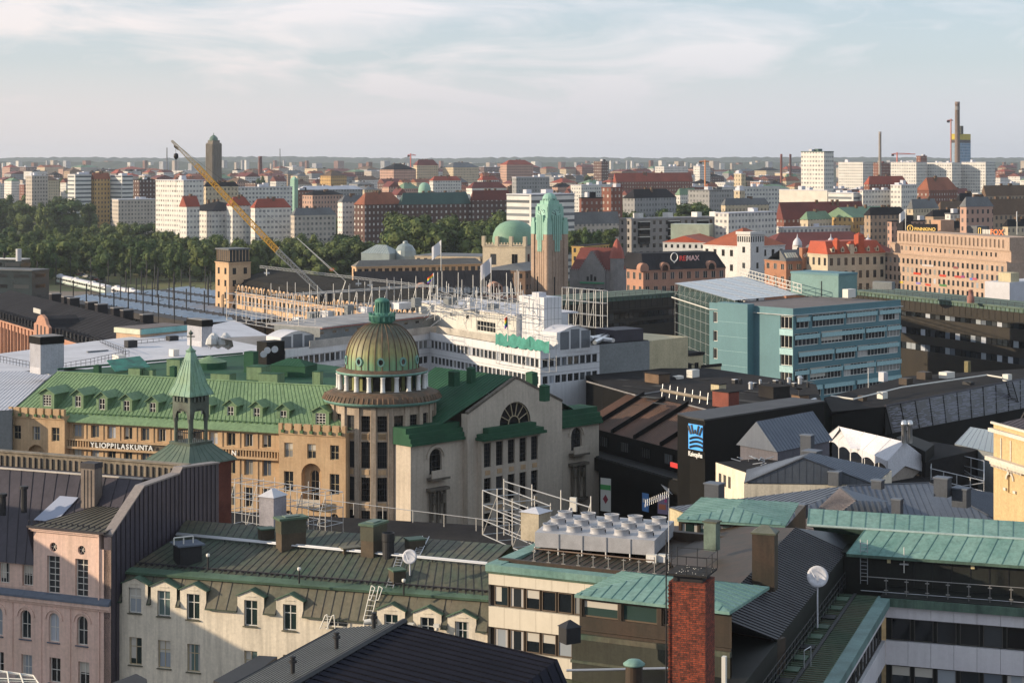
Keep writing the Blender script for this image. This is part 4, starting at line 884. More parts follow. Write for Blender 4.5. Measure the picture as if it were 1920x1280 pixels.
def sat_dish(pc,Y,r,post,lab):
    c=W(pc[0],pc[1],Y); t=T('satellite_dish',lab,'satellite dish',(c.x,c.y+.2,c.z-post)); m=MB(); ax=Vector((-.12,-.93,.30)).normalized(); x=ax.orthogonal().normalized(); y=ax.cross(x); GD=mat('dish_grey',(.60,.60,.64),.5,.05)
    rings=[(0,-.16),(.35,-.14),(.7,-.07),(1,.04)]; n=28
    P=[[c+(x*math.cos(2*math.pi*k/n)+y*math.sin(2*math.pi*k/n))*r*q+ax*d*r for k in range(n)] for q,d in rings]
    for a,b in zip(P,P[1:]):
        for k in range(n): m.face([a[k],a[(k+1)%n],b[(k+1)%n],b[k]],GD,True); m.face([v-ax*.03 for v in (b[k],b[(k+1)%n],a[(k+1)%n],a[k])],GD)
    for k in range(n): m.face([P[-1][k],P[-1][(k+1)%n],P[-1][(k+1)%n]-ax*.03,P[-1][k]-ax*.03],GD)
    t.part('dish',m); m=MB(); m.path([c-y*r*.9+ax*.05,c-Vector((0,0,r*.75))+ax*r*1.0,c+ax*r*.95-Vector((0,0,r*.4))],.02,GD); m.box(c+ax*r*.9-Vector((.06,.06,r*.45)),(.12,0,0),(0,.12,0),(0,0,.16),GD); t.part('feed_arm',m)
    m=MB(); b=c-ax*.12; m.bar((b.x,b.y,c.z-post),(b.x,b.y,c.z),.05,GD,8); m.box((b.x-.1,b.y-.1,c.z-r*.9),(.2,0,0),(0,.2,0),(0,0,.25),DARK); t.part('mast',m)
mansard_building()
def panel_office():
    F=Fz(915,1069,1110,1090,32.6); t=T('panel_office_building','cream panelled office block with ribbon windows and green copper roof edge','building',F.p(5,0,-6))
    u0,u1=F.ux(916),F.ux(1260); P=[(32.6,31.7),(30.25,28.9),(27.4,26.0),(24.5,21)]; Wn=[(31.7,30.25),(28.9,27.4),(26.0,24.5)]
    m=MB(); m.fbox(F,u0,u1,0,32.58,-8,-.3,BRNW)
    step=1.16
    for zt,zb in P:
        k=u0
        while k<u1: e=min(k+step,u1); m.fbox(F,k+.008,e-.008,zb,zt,-.297,0,PANEL); k+=step
    t.part('wall',m)
    for zt,zb in Wn:
        k=u0+.3
        while k<u1-step:
            window(t,F,(k+.06,k+step-.06,zb+.06,zt-.06),1,1,GLB if zt<28 or random.random()<.35 else GL,FR_B,d=-.2,bw=.07); k+=step
    m=MB(); m.fbox(F,u0-.15,u1,32.6,33.05,-.9,.18,TEAL); m.fbox(F,u0-.15,u1,32.45,32.597,-.1,.08,GRNFL)
    S=F.side(u0,11.5,False); m.fbox(S,0,S.L,32.603,33.08,-.9,.12,TEAL); m.face([S.p(0,0),S.p(S.L,0),S.p(S.L,32.6),S.p(0,32.6)],PANEL); t.part('copper_edge',m)
    m=MB(); poly=[F.p(u0,32.75,-.9),F.p(u1,32.75,-.9),F.p(u1,33.0,-5.5),F.p(u0,33.0,-5.5)]; m.face(poly,BRNW); m.quadribs(*poly,26,BROWNG,.05,.09); poly=[F.p(u0,33.0,-5.5),F.p(u1,33.0,-5.5),F.p(u1,33.1,-12.5),F.p(u0,33.1,-12.5)]; m.face(poly,BRNW); m.fbox(F,u0,u1+3,28,33.7,-13,-12.4,BRNW); m.fbox(F,u0+.1,u1-1,32.8,33.2,-1.6,-1.25,BRNW); t.part('roof',m)
    m=MB(); G=F.off(-1.4); n=9; ua=F.ux(984); ub=F.ux(1212)
    for k in range(n):
        u=ua+(ub-ua)*k/(n-1); m.bar(G.p(u,32.9),G.p(u,34.0),.035,RAILG,6)
        for z in (33.2,33.85): m.fbox(G,u-.14,u+.14,z,z+.05,-.03,.03,RAILG)
    m.bar(G.p(ua,34.05),G.p(ub,34.05),.045,mat('wood_rail',(.20,.13,.09),.6,.2),6)
    solo('glass_railing','brown-topped terrace railing in front of the fan unit','railing',m)
    # condenser bank with fans
    z=34.4; A,B,C,D=Zp(1003,997,z),Zp(1227,1013,z),Zp(1264,976,z),Zp(1045,962,z); t2=T('condenser_bank','long grey rooftop condenser bank with rows of round fans','condenser',((A.x+C.x)/2,(A.y+C.y)/2,33))
    GR=mat('condenser_grey',(.40,.40,.42),.5,.10,1.5); m=MB(); dn=Vector((0,0,-1.0)); m.prism([v+dn for v in (A,B,C,D)],[A,B,C,D],GR)
    for k in range(1,5): p=A.lerp(B,k/5); m.box(p+dn*1.02+Vector((0,-.06,0)),(.07,0,0),(0,.05,0),(0,0,1.0),STEEL)
    t2.part('casing',m); m=MB()
    for k in range(6):
        for e in (A.lerp(B,k/5),D.lerp(C,k/5)): m.bar(e+dn,e+Vector((0,0,-1.6)),.06,STEEL)
    t2.part('leg_frame',m)
    fn=MB(); fn.lathe((0,0),[(.56,0),(.50,.1),(.50,.36),(.56,.42),(.50,.42),(.46,.2)],GR,24); ho=MB(); ho.lathe((0,0),[(.46,.21),(.18,.22),(.18,.30),(0,.32)],mat('fan_grille',(.22,.22,.23),.5),20)
    for k in range(8): a=2*math.pi*k/8; ho.bar((0,0,.34),(.52*math.cos(a),.52*math.sin(a),.40),.014,STEEL)
    ho.box((.42,-.10,.05),(.14,0,0),(0,.2,0),(0,0,.2),DARK)
    f1,f2=fn.mesh('fan_housing'),ho.mesh('fan_grille')
    for j in range(3):
        for i in range(5):
            p=A.lerp(B,(i+.5)/5).lerp(D.lerp(C,(i+.5)/5),(j+.5)/3)
            o=t2.inst('fan',f1,p,0); q=bpy.data.objects.new('grille',f2); COL.objects.link(q); q.parent=o
    for px,lab in ((1222,'left white air conditioner box by the antenna mast'),(1242,'right white air conditioner box by the antenna mast')):
        c=W(px+8,1060,126); m=MB(); Q=rect(c,R(26),.72,.5); hipbox(m,Q,c.z,c.z+.68,FR_W); hipbox(m,Q,c.z-.9,c.z-.002,BRNW); q=Facade(Q[3],Q[0]); m.fbox(q,.1,.6,c.z+.1,c.z+.58,.002,.03,WHITE); solo('air_conditioner',lab,'air conditioner',m,'white rooftop air conditioners by the mast')
    # yagi antenna mast
    c=W(1254,1060,124); m=MB(); zt=zat(915,124); m.bar((c.x,c.y,c.z-1),(c.x,c.y,zt),.03,STEEL,6)
    b0=Vector((c.x,c.y,zt-.35)); b1=Vector((c.x-1.55,c.y-.2,zt-.95)); m.bar(b0,b1,.02,STEEL)
    for k in range(12): p=b0.lerp(b1,k/11); m.bar(p-Vector((.03,.1,.22)),p+Vector((.03,.1,.22)),.012,STEEL)
    m.bar(b0+Vector((0,0,.1)),b0+Vector((-.4,0,.5)),.02,STEEL)
    for k in range(5): p=b0+Vector((-.08*k,0,.1+.1*k)); m.bar(p-Vector((.2,0,-.1)),p+Vector((.25,0,-.15)),.012,STEEL)
    solo('antenna_mast','thin mast with a comb-like television aerial beside the fan unit','antenna',m)
panel_office()
def penthouse():
    z=36.0; A=Zp(1077,1114,z); Bp=Zp(1255,1134,z); u=(Bp-A).normalized(); L=9.0; v=Vector((-u.y,u.x,0)); t=T('copper_penthouse','brown copper-clad penthouse with low teal hipped roof and window band','penthouse',A+u*3+v*3-Vector((0,0,8)))
    if v.y<0: v=-v
    Q=[A,A+u*L,A+u*L+v*6.6,A+v*6.6]; F=Facade(A[:2],(A+u*L)[:2]); q2=[p[:2] for p in Q]; m=MB()
    hiproof(m,q2,z,36.75,3.2,TEAL,.0,.62,TEALS); m.fbox(F,0,L,z-.16,z-.003,-6.6,.0,TEAL); t.part('roof',m)
    W1=F.off(-.35); m=MB(); 
    wall(m,W1,.15,L,27,z-.17,[(.3,2.45,z-1.25,z-.3),(2.65,4.75,z-1.25,z-.3),(5.0,6.9,z-1.25,z-.3)],BRNW,.2); S=W1.side(.15,6,False); m.face([S.p(0,27),S.p(S.L,27),S.p(S.L,z-.17),S.p(0,z-.17)],BRNW)
    m.fbox(W1,.0,L,z-2.15,z-2.0,.0,.15,BRNW); m.fbox(W1,-.1,L,z-2.2-.25,z-2.16,.0,.3,BROWNG); t.part('wall',m)
    for h in ((.3,2.45,z-1.25,z-.3),(2.65,4.75,z-1.25,z-.3)): window(t,W1,h,1,1,GLG,FR_B,d=-.18,bw=.08)
    h=(5.0,6.9,z-1.25,z-.3); window(t,W1,h,1,1,GLD,FR_B,d=-.18,bw=.1)
    m=MB(); W2=W1.off(.25); lo=W2; wall(m,W2,-.2,L,24,z-2.4,[(6.0,7.3,z-5.3,z-4.1),(7.5,8.8,z-5.3,z-4.1)],mat('green_black_copper',(.045,.048,.036),.6,.3,.5,col2=(.03,.03,.02),streak=.35),.15); S=W2.side(-.2,6,False); m.face([S.p(0,24),S.p(S.L,24),S.p(S.L,z-2.4),S.p(0,z-2.4)],BLKW); m.fbox(W2,-.25,L,z-3.75,z-3.6,0,.1,BROWNG)
    t.part('lower_wall',m)
    for h in ((6.0,7.3,z-5.3,z-4.1),(7.5,8.8,z-5.3,z-4.1)): window(t,W2,h,1,1,GLD,FR_B,d=-.13)
    # lower copper roof in front with a capped vent
    a,b=Zp(1030,1285,30.5),Zp(1330,1310,30.5); m=MB(); c,d=W2.p(L,31.3,.0),W2.p(-.6,31.3,.0); OL=mat('olive_copper_roof',(.075,.085,.05),.6,.3,.4,col2=(.04,.05,.03)); m.face([a,b,c,d],OL); m.quadribs(a,b,c,d,16,BROWNG); m.prism([Vector((p.x,p.y,22)) for p in (a,b,c,d)],[p-Vector((0,0,.05)) for p in (a,b,c,d)],OL,False); solo('lower_copper_roof','olive copper roof slope below the brown penthouse wall','roof',m)
    m=MB(); p=W(1062,1256,92); q=W(1252,1252,92); m.bar(p,q,.06,STEEL,6); solo('conduit','pale conduit crossing in front of the brown penthouse','conduit',m)
    c=W(1189,1268,88); m=MB(); m.lathe((c.x,c.y),[(.42,c.z-1),(.40,c.z+.52),(0,c.z+.53)],BRNW,18,smooth=False); m.lathe((c.x,c.y),[(.50,c.z+.55),(.52,c.z+.62),(.3,c.z+.78),(0,c.z+.82)],TEAL,22); m.lathe((c.x,c.y),[(0,c.z+.545),(.50,c.z+.55)],BRNW,22); solo('capped_vent','round vent with a domed teal cap below the penthouse','roof vent',m)
    c=W(1062,1205,100); m=MB(); Q=rect(c,R(60),.8,.9); hipbox(m,Q,c.z-.1,c.z+.75,DARK); hiproof(m,Q,c.z+.752,c.z+1.1,None,DARK,.08); solo('exhaust_hood','black exhaust hood on the left side of the penthouse','exhaust hood',m)
penthouse()
def brick_chimney():
    Y=80.0; al=R(20.7); C=W(1322,1095,Y); BR=brickmat('red_brick',(.30,.052,.020),(.12,.025,.012),(.05,.03,.025)); a=1.6
    zt=C.z; c=Vector((C.x,C.y))+Vector((-math.cos(al),math.sin(al)))*a/2+Vector((math.sin(al),math.cos(al)))*a/2
    t=bpy.data.objects.new('brick_chimney',None); COL.objects.link(t); t.location=(c.x,c.y,25); t.rotation_euler=(0,0,-al); t['label']='large square red brick chimney with a black platform on top'; t['category']='chimney'
    def add(n,m): 
        o=bpy.data.objects.new(n,m.mesh(n,(0,0,25))); COL.objects.link(o); o.parent=t; return o
    m=MB(); h=a/2; m.prism([(-h,-h,25),(h,-h,25),(h,h,25),(-h,h,25)],[(-h,-h,zt),(h,-h,zt),(h,h,zt),(-h,h,zt)],BR); add('shaft',m)
    m=MB()
    for s in (-h,h):
        for k in range(int((zt-26)/.085)):
            if k%2: m.box((s-.04,-h-.006,26+k*.085),(.08,0,0),(0,.03,0),(0,0,.07),BR)
    add('corner_bricks',m)
    m=MB(); m.prism([(-h*.8,-h*.8,zt),(h*.8,-h*.8,zt),(h*.8,h*.8,zt),(-h*.8,h*.8,zt)],[(-h*.8,-h*.8,zt+.28),(h*.8,-h*.8,zt+.28),(h*.8,h*.8,zt+.28),(-h*.8,h*.8,zt+.28)],DARK); g=1.12*h; m.prism([(-g,-g,zt+.28),(g,-g,zt+.28),(g,g,zt+.28),(-g,g,zt+.28)],[(-g,-g,zt+.36),(g,-g,zt+.36),(g,g,zt+.36),(-g,g,zt+.36)],mat('soot_deck',(.03,.028,.027),.9,.3,2.0))
    rnd=random.Random(3)
    for k in range(70): x,y=rnd.uniform(-g,g),rnd.uniform(-g,g); s=rnd.uniform(.015,.04); m.box((x,y,zt+.36),(s,0,0),(0,s,0),(0,0,.02),FR_W if k%3==0 else DARK)
    add('cap_platform',m)
    m=MB(); pts=[(-g,-g),(g,-g),(g,g),(-g,g),(-g,-g)]; 
    for (x0,y0),(x1,y1) in zip(pts,pts[1:]):
        for k in range(2):
            x,y=x0+(x1-x0)*k/2,y0+(y1-y0)*k/2; m.bar((x,y,zt+.36),(x,y,zt+1.15),.018,DARK)
        for q in (.75,1.12): m.bar((x0,y0,zt+q),(x1,y1,zt+q),.014,DARK)
    add('railing',m)
    m=MB(); m.bar((-h-.08,-h-.1,25),(-h-.08,-h-.1,zt+1.8),.03,DARK,6); m.bar((-h-.08,-h-.1,zt+1.8),(-h-.08,-h-.1,zt+2.2),.015,DARK); add('lightning_rod',m)
brick_chimney()
def courtyard_office():
    FR=Fz(1660,1134,1920,1154,30.0); c=FR.p(0,0); nr=Zp(1572,1280,30.0); d=(Vector((nr.x,nr.y))-Vector((c.x,c.y))).normalized(); FL=Facade(Vector((c.x,c.y))+d*34,(c.x,c.y))
    t=T('courtyard_office','office block around a courtyard with white stone bands and dark ribbon windows','building',FR.p(6,0,-4)); L=FL.L; uR=24.0
    bands=[(30.0,29.2),(27.65,26.05),(24.5,22.9),(21.3,19)]; wins=[(29.2,27.65),(26.05,24.5),(22.9,21.3)]
    m=MB()
    for F,a,b,st in ((FR,0,uR,1.5),(FL,0,L,1.5)):
        m.fbox(F,a,b,0,29.99,-3,-.32,BLKW)
        for zt,zb in bands:
            if F is FR:
                k=a
                while k<b: m.fbox(F,k+.01,min(k+st,b)-.01,zb,zt,-.317,0,PANELW); k+=st
            else:
                k=b
                while k>a: m.fbox(F,max(k-st,a)+.01,k-.01,zb,zt,-.317,0,PANELW); k-=st
    t.part('stone_band_wall',m)
    for F,a,b in ((FR,0,uR),(FL,8,L)):
        for j,(zt,zb) in enumerate(wins):
            k=a+.25 if F is FR else b-.25-1.5
            while a<=k<b-1.3 :
                window(t,F,(k+.12,k+1.40,zb+.05,zt-.05),1,1,GLD if j==0 else GLB,FR_D,d=-.25,bw=.06); k+=1.5 if F is FR else -1.5
    m=MB(); LED=mat('ledge_copper',(.10,.165,.125),.6,.3,.6,col2=(.06,.10,.08),streak=.4)
    m.fbox(FR,-.3,uR,30.003,30.55,-.5,.35,LED); m.fbox(FL,0,L+.2,30.003,30.55,-.5,.35,mat('ledge_teal',(.15,.25,.235),.6,.2,.5)); m.fbox(FR,-.3,uR,30.553,30.62,-3.2,.2,BLKW); t.part('copper_ledge',m)
    wk=MB(); GW=mat('green_walkway_copper',(.08,.135,.075),.6,.3,.35,col2=(.045,.07,.042)); 
    poly=[FL.p(0,30.56,-.5),FL.p(L,30.56,-.5),FL.p(L,30.56,-3.3),FL.p(0,30.56,-3.3)]; wk.face(poly,GW)
    s=0
    while s<L: wk.fbox(FL,s,s+.06,30.563,30.62,-3.2,-.52,BROWNG); s+=.45
    wk.fbox(FL,0,L,30.563,30.66,-2.1,-1.9,DARK); s=3
    while s<L: wk.fbox(FL,s,s+1.0,30.625,30.68,-3.1,-2.2,GRNFL if int(s)%2 else DARK); s+=2.6
    t.part('walkway',wk)
    # dark penthouse walls and roofs
    WR=FR.off(-3.0); zr=WR.hit(1750,1046)[1]; m=MB(); WL0=FL.off(-3.25); P3=WL0.hit(1587,1034)
    m.fbox(WR,-4,uR,29,zr,-3,0,BLKW); m.fbox(WL0,2,L+3,29,32.45,-6,0,BLKW); k=1.5
    while k<uR: m.fbox(WR,k,k+.04,30.7,zr-.1,.003,.04,DARK); k+=1.25
    t.part('penthouse_wall',m)
    rf=MB(); ua=WR.ux(1589); a,b=WR.p(ua,zr,.45),WR.p(uR,zr,.45); c2,d2=WR.p(uR,zr+1.25,-2.2),WR.p(ua+.9,zr+1.25,-2.2); rf.face([a,b,c2,d2],TEAL); rf.quadribs(a,b,c2,d2,26,TEALS,.05,.08); rf.fbox(WR,ua,uR,zr-.2,zr-.003,.2,.45,LED)
    e,f=WR.p(uR,zr+1.9,-5.2),WR.p(ua-3.6,zr+1.9,-5.2); d3=WR.p(ua-3.2,zr+1.27,-2.2); rf.face([d3,c2+Vector((0,0,.02)),e,f],TEAL); rf.quadribs(d3,c2,e,f,30,TEALS,.05,.08); rf.bar(d3,c2,.10,mat('pale_ridge_strip',(.35,.45,.43),.5,.1),6); bk=Vector((WR.n.x*-4,WR.n.y*-4,-4)); rf.face([f,e,e+bk,f+bk],TEAL); t.part('teal_roof',rf)
    rf=MB(); p3,p4=Zp(1587,1034,32.55),Zp(1457,1199,32.55); p5=Zp(1300,1172,32.55); r2=Zp(1490,989,35.0); r1=r2-(p3-p4); ex=(p3-p4).normalized(); SL=mat('wet_slate_metal',(.095,.10,.112),.45,.2,.5,col2=(.062,.066,.075),streak=.15)
    rf.face([p4,p3,r2,r1],SL); n=int((p3-p4).length/.52); rf.quadribs(p4,p3,r2,r1,n,DKSEAM,.16,.12); rf.face([p5,p4,r1],SL); rf.face([p3,p3+ex*6,r2],SL)
    rf.prism([p4,p3,p3+Vector((-.3,.1,0)),p4+Vector((-.3,.1,0))],[v+Vector((0,0,-.2)) for v in (p4,p3,p3+Vector((-.3,.1,0)),p4+Vector((-.3,.1,0)))],BLKW)
    f0=Facade(p5[:2],p4[:2]); rf.fbox(f0,-4,f0.L,22,32.5,-1,0,BRNW); w=r2-r1; rf.face([r1,r2,Zp(1350,985,33.2),Zp(1250,1045,33.2)],BRNW); t.part('slate_roof',rf)
    m=MB(); a=WR.p(ua-8.5,33.2,-1); rf2=[Zp(1250,1075,32.2),Zp(1400,1003,32.2),Zp(1500,985,32.2),Zp(1250,985,32.2)]; m.face(rf2,BRNW); m.bar(Zp(1353,1062,32.6),Zp(1414,1004,32.6),.09,STEEL,6); pt=[Zp(1262,1045,32.25),Zp(1330,1012,32.25),Zp(1372,1000,32.25),Zp(1330,1020,32.25)]; pt=[Zp(1262,1060,32.3),Zp(1345,1022,32.3),Zp(1320,1000,32.3),Zp(1262,1005,32.3)]; m.face(pt,TEAL); t.part('lower_roof',m)
    # rail
    RG2=RAILG; G=FR.off(-.35); m=MB(); k=0
    while k<uR-3:
        m.bar(G.p(k,30.55),G.p(k,31.75),.025,RAILG,6)
        for z in (30.9,31.55): m.fbox(G,k-.13,k+.13,z,z+.06,-.03,.05,RAILG)
        k+=1.36
    m.bar(G.p(-1.7,31.75),G.p(uR-3,31.75),.025,RAILG,6); m.bar(G.p(-1.7,30.8),G.p(uR-3,30.8),.02,STEEL); solo('glass_railing','terrace railing with pale clamp posts along the black wall','railing',m)
    G2=FL.off(-2.9); m=MB(); railing(m,[G2.p(6,30.56),G2.p(L-1.5,30.56),G2.p(L+1.5,30.56)],1.15,DARK,1.1,.03,(1.0,.66,.33)); solo('dark_railing','dark diagonal handrail along the green stepped walkway','railing',m)
    m=MB(); a=G2.p(14.3,30.56,.9); m.path([a,a+Vector((0,0,1.1)),a+Vector((.5,.7,1.15)),a+Vector((.5,.7,0))],.03,STEEL); solo('gate_rail','pale metal gate posts at the near end of the walkway','railing',m)
    sat_dish((1533,1080),117.0,.66,3.2,'large satellite dish on a tall pole above the walkway')
    m=MB(); u=WR.ux(1621); a,b=WR.p(u,30.7,.25),WR.p(u,zr+1.0,.25); s=Vector((WR.u.x,WR.u.y,0))*.24
    for q in (-1,1): m.bar(a+s*q,b+s*q,.03,STEEL)
    for k in range(1,12): q=a.lerp(b,k/12); m.bar(q-s,q+s,.018,STEEL)
    solo('wall_ladder','grey wall ladder up to the teal roof edge','ladder',m)
    m=MB(); u,z=WR.hit(1696,1072); m.bar(WR.p(u,z,.25),WR.p(u,z+1.75,.25),.035,FR_W,6); m.fbox(WR,u-.3,u+.3,z+.55,z+.62,0,.3,STEEL); solo('antenna_rod','white antenna rod on the black wall','antenna',m)
    for px,py,lab in ((1667,1051,'square yellowish wall lamp near the ladder'),(1824,1062,'square yellowish wall lamp farther right on the black wall')):
        u,z=WR.hit(px,py); m=MB(); m.fbox(WR,u-.12,u+.12,z-.13,z+.13,0,.1,mat('lamp_cream',(.60,.52,.30),.5,.05)); solo('wall_lamp',lab,'wall lamp',m)
    # boxes on the roofs
    c=W(1452,1062,112); t3=T('roof_chimney','brown copper-clad chimney box with a low hipped lid','chimney',(c.x,c.y,c.z)); m=MB(); Q=rect(c,R(20),1.35,1.0); hipbox(m,Q,c.z-1.5,c.z+1.85,BRNW); t3.part('stack',m); m=MB(); hipbox(m,[q+(q-sum(Q,Vector((0,0)))/4)*.12 for q in Q],c.z+1.852,c.z+1.95,BROWNG); hiproof(m,Q,c.z+1.952,c.z+2.35,None,mat('olive_lid',(.14,.15,.12),.6),.1); t3.part('lid',m)
    c=W(1342,1016,122); m=MB(); Q=rect(c,R(30),.85,.7); hipbox(m,Q,c.z-.6,c.z+1.2,mat('copper_vent_box',(.16,.22,.18),.6,.3)); hipbox(m,[q+(q-sum(Q,Vector((0,0)))/4)*.2 for q in Q],c.z+1.202,c.z+1.3,BROWNG); solo('vent_box','small square copper vent box in front of the teal pavilion','roof vent',m)
    c=W(1360,1265,95); m=MB(); Q=rect(c,R(22),.2,.3); hipbox(m,Q,c.z-.6,c.z+.9,FR_W); solo('white_cabinet','narrow white cabinet right of the brick chimney','cabinet',m)
    z=34.0; A,B,C,D=Zp(1270,972,z),Zp(1472,984,z),Zp(1497,942,z),Zp(1316,932,z); t4=T('teal_pavilion','low rooftop pavilion with pale teal standing seam hip roof and dark glazing','pavilion',((A.x+C.x)/2,(A.y+C.y)/2,z-3)); m=MB(); hiproof(m,[A[:2],B[:2],C[:2],D[:2]],z,z+.55,3.0,TEAL,.1,.75,TEALS); m.prism([v+Vector((0,0,-.2)) for v in (A,B,C,D)],[v+Vector((0,0,-.003)) for v in (A,B,C,D)],TEAL); t4.part('roof',m)
    F=Facade(A[:2],B[:2]).off(-.4); m=MB(); hw=[(k*1.35+.2,k*1.35+1.4,z-1.15,z-.35) for k in range(5)]; wall(m,F,0,F.L,z-3,z-.21,hw,BRNW,.15); S=F.side(F.L,9,True); m.face([S.p(0,z-3),S.p(S.L,z-3),S.p(S.L,z-.21),S.p(0,z-.21)],BRNW); t4.part('wall',m)
    for h in hw: window(t4,F,h,1,1,GLG,FR_B,d=-.13)
courtyard_office()
def dark_gable():
    z=39.1; a=W(754,1167,85); z=a.z; n=Zp(470,1330,z); l0,l1=W(632,1178,86.3),None; dl=Vector(l0)-a; r0=W(1045,1235,81.8); dr=Vector(r0)-a; d=(n-a)
    t=T('dark_gable_house','dark metal roofed house at the bottom edge with ribbed left slope','building',(a.x-3,a.y-8,z-8)); LG=mat('grey_ribbed_roof',(.25,.24,.205),.5,.12,.4,streak=.1); NV=mat('navy_seam_roof',(.022,.022,.032),.85,.12,.5,col2=(.016,.017,.025),spec=.05)
    NVS=mat('navy_seam',(.012,.012,.016),.9,.1,spec=.05); m=MB(); P=[a+dl,a,a+d*1.3,a+dl+d*1.3]; m.face(P,LG); m.ribs(P,d,.20,mat('grey_rib_dark',(.07,.068,.06),.5),.08,.06); t.part('ribbed_roof_slope',m)
    m=MB(); P=[a,a+dr,a+dr+d*1.3,a+d*1.3]; m.face(P,NV); m.ribs(P,dr,.62,NVS,.06,.09); q=a+dr; hp=q+dr*.35+d*.25-Vector((0,0,1.6)); P2=[q,hp,hp+d*1.2,q+d*1.2]; m.face(P2,NV); m.ribs(P2,hp-q,.62,NVS,.06,.09); t.part('seam_roof_slope',m)
    m=MB(); m.bar(a-d*.02,a+d*1.3,.16,DARK,6); m.bar(a+dl,a+dl+d*1.3,.07,DARK); t.part('ridge_cap',m)
    m=MB(); c=[a+dl*.98,a+dr*.99,a+dr*.99+d*1.3,a+dl*.98+d*1.3]; m.prism([Vector((p.x,p.y,20)) for p in c],[p-Vector((0,0,.06)) for p in c],DARK); t.part('wall',m)
    for px,py,lab in ((549,1268,'nearest black vent pipe on the grey ribbed roof slope'),(631,1221,'middle black vent pipe on the grey ribbed roof slope'),(701,1183,'farthest black vent pipe, close to the dark gable peak')):
        k=(py-1167)/(1280-1167); p=a+d*( (py-1167)/330*1.0); c=Zp(px,py,z-.35); m=MB(); m.lathe((c.x,c.y),[(.09,c.z-.3),(.09,c.z+.55),(.17,c.z+.58),(.17,c.z+.68),(.10,c.z+.70),(.10,c.z+.76),(.13,c.z+.77),(.13,c.z+.84),(0,c.z+.86)],DARK,14,smooth=False); solo('vent_pipe',lab,'vent pipe',m,'black vent pipes on the ribbed roof')
    m=MB(); c=W(683,1166,88); c2=W(696,1164,88); m.bar(c,c2,.13,FR_W,10); m.bar(c+Vector((0,0,-.6)),c+Vector((0,0,.0)),.04,FR_W); m.bar(c-Vector((.02,.0,0)),c,.09,DARK,10); solo('security_camera','white tube camera at the foot of the white ladder','camera',m)
    for pts,lab in (([(170,1295),(255,1262),(275,1272),(280,1300)],'small black roof edge under the pink wall'),([(400,1275),(485,1228),(520,1230),(440,1290)],'small dark lean-to roof at the beige wall foot')):
        m=MB(); v=[W(x,y,100) for x,y in pts]; v=[W(x,y,118-(y-1228)*.18) for x,y in pts]; m.prism([p-Vector((0,0,8)) for p in v],v,DARK); solo('lean_to_roof',lab,'roof',m)
    m=MB(); v=[W(x,y,Y) for x,y,Y in ((-10,1256,122),(62,1266,121),(75,1285,112),(-10,1290,112))]; m.prism([p-Vector((0,0,.15)) for p in v],v,flatmat('canopy_glass',(.07,.10,.11),.1))
    for k in (0,.33,.66,1): m.bar(v[0].lerp(v[1],k)+Vector((0,0,.03)),v[3].lerp(v[2],k)+Vector((0,0,.03)),.05,FR_W)
    m.bar(v[0],v[1],.07,FR_W); m.bar(v[0].lerp(v[3],.5)+Vector((0,0,.05)),v[1].lerp(v[2],.5)+Vector((0,0,.05)),.05,FR_W); solo('glass_canopy','white framed glass canopy roof in the lower left corner','canopy',m)
dark_gable()
def shade_caster():  # unseen house added to shade the pink and beige facades
    F=Facade((-96,126),(-57,122)); t=T('shade_house','unseen plastered town house left of the picture, added to cast shade','building',F.p(19,0)); m=MB(); wall(m,F,0,F.L,0,34.5,[(2+k*3.0,3.2+k*3.0,4+j*4,6.2+j*4) for k in range(12) for j in range(8)],BEIGE,.2); S=F.side(F.L,26,True); wall(m,S,0,26,0,34.5,[(2+k*3.4,3.3+k*3.4,4+j*4,6.2+j*4) for k in range(7) for j in range(8)],BEIGE,.2); hipbox(m,[F.p(.5,0,-.5)[:2],F.p(F.L-.5,0,-.5)[:2],F.p(F.L-.5,0,-25)[:2],F.p(.5,0,-25)[:2]],0,34.4,GLD); t.part('wall',m); m=MB(); hiproof(m,[F.p(0,0,0)[:2],F.p(F.L,0,0)[:2],F.p(F.L,0,-26)[:2],F.p(0,0,-26)[:2]],34.51,42,9,DKROOF,.4,.7,DKSEAM); t.part('roof',m)
shade_caster()
# ================================================================ middle distance
ROOFBLK=mat('black_felt_roof',(.020,.019,.021),.9,.25,.15,col2=(.036,.033,.031),fine=.1,spec=.08)
BRPLEAT=mat('rust_brown_roof',(.155,.085,.06),.7,.2,.2,col2=(.10,.065,.05),streak=.1)
BLACKF=mat('black_facade',(.007,.007,.007),.6,.2,.5,spec=.12); TENTW=mat('tent_canvas',(.62,.62,.66),.8,.05,.4)
WHITEP=mat('white_enamel_panel',(.66,.66,.68),.55,.06,.15,streak=.14,fine=.02); GREYW=mat('grey_render',(.22,.235,.24),.85,.08,.2); CREAMW=mat('cream_render',(.56,.48,.31),.85,.12,.25,streak=.12)
LILAC=mat('pale_lilac_roof',(.56,.56,.60),.6,.08,.2,fine=.03); FLATGR=mat('grey_flat_roof',(.26,.25,.25),.9,.15,.1); LOUV=mat('louvre_grey',(.15,.165,.185),.5,.1,.5)
TEALW=mat('teal_facade_panel',(.10,.215,.245),.6,.10,.12,col2=(.085,.185,.215),fine=.03,streak=.06); TEALL=mat('pale_teal_panel',(.36,.56,.58),.6,.08,.2); BRNROOF=mat('mauve_gravel_roof',(.16,.14,.14),.95,.12,.2)
YELP=mat('yellow_plaster',(.56,.41,.22),.9,.06,.3,streak=.08); TRIMW=mat('white_trim',(.66,.60,.52),.8,.08)
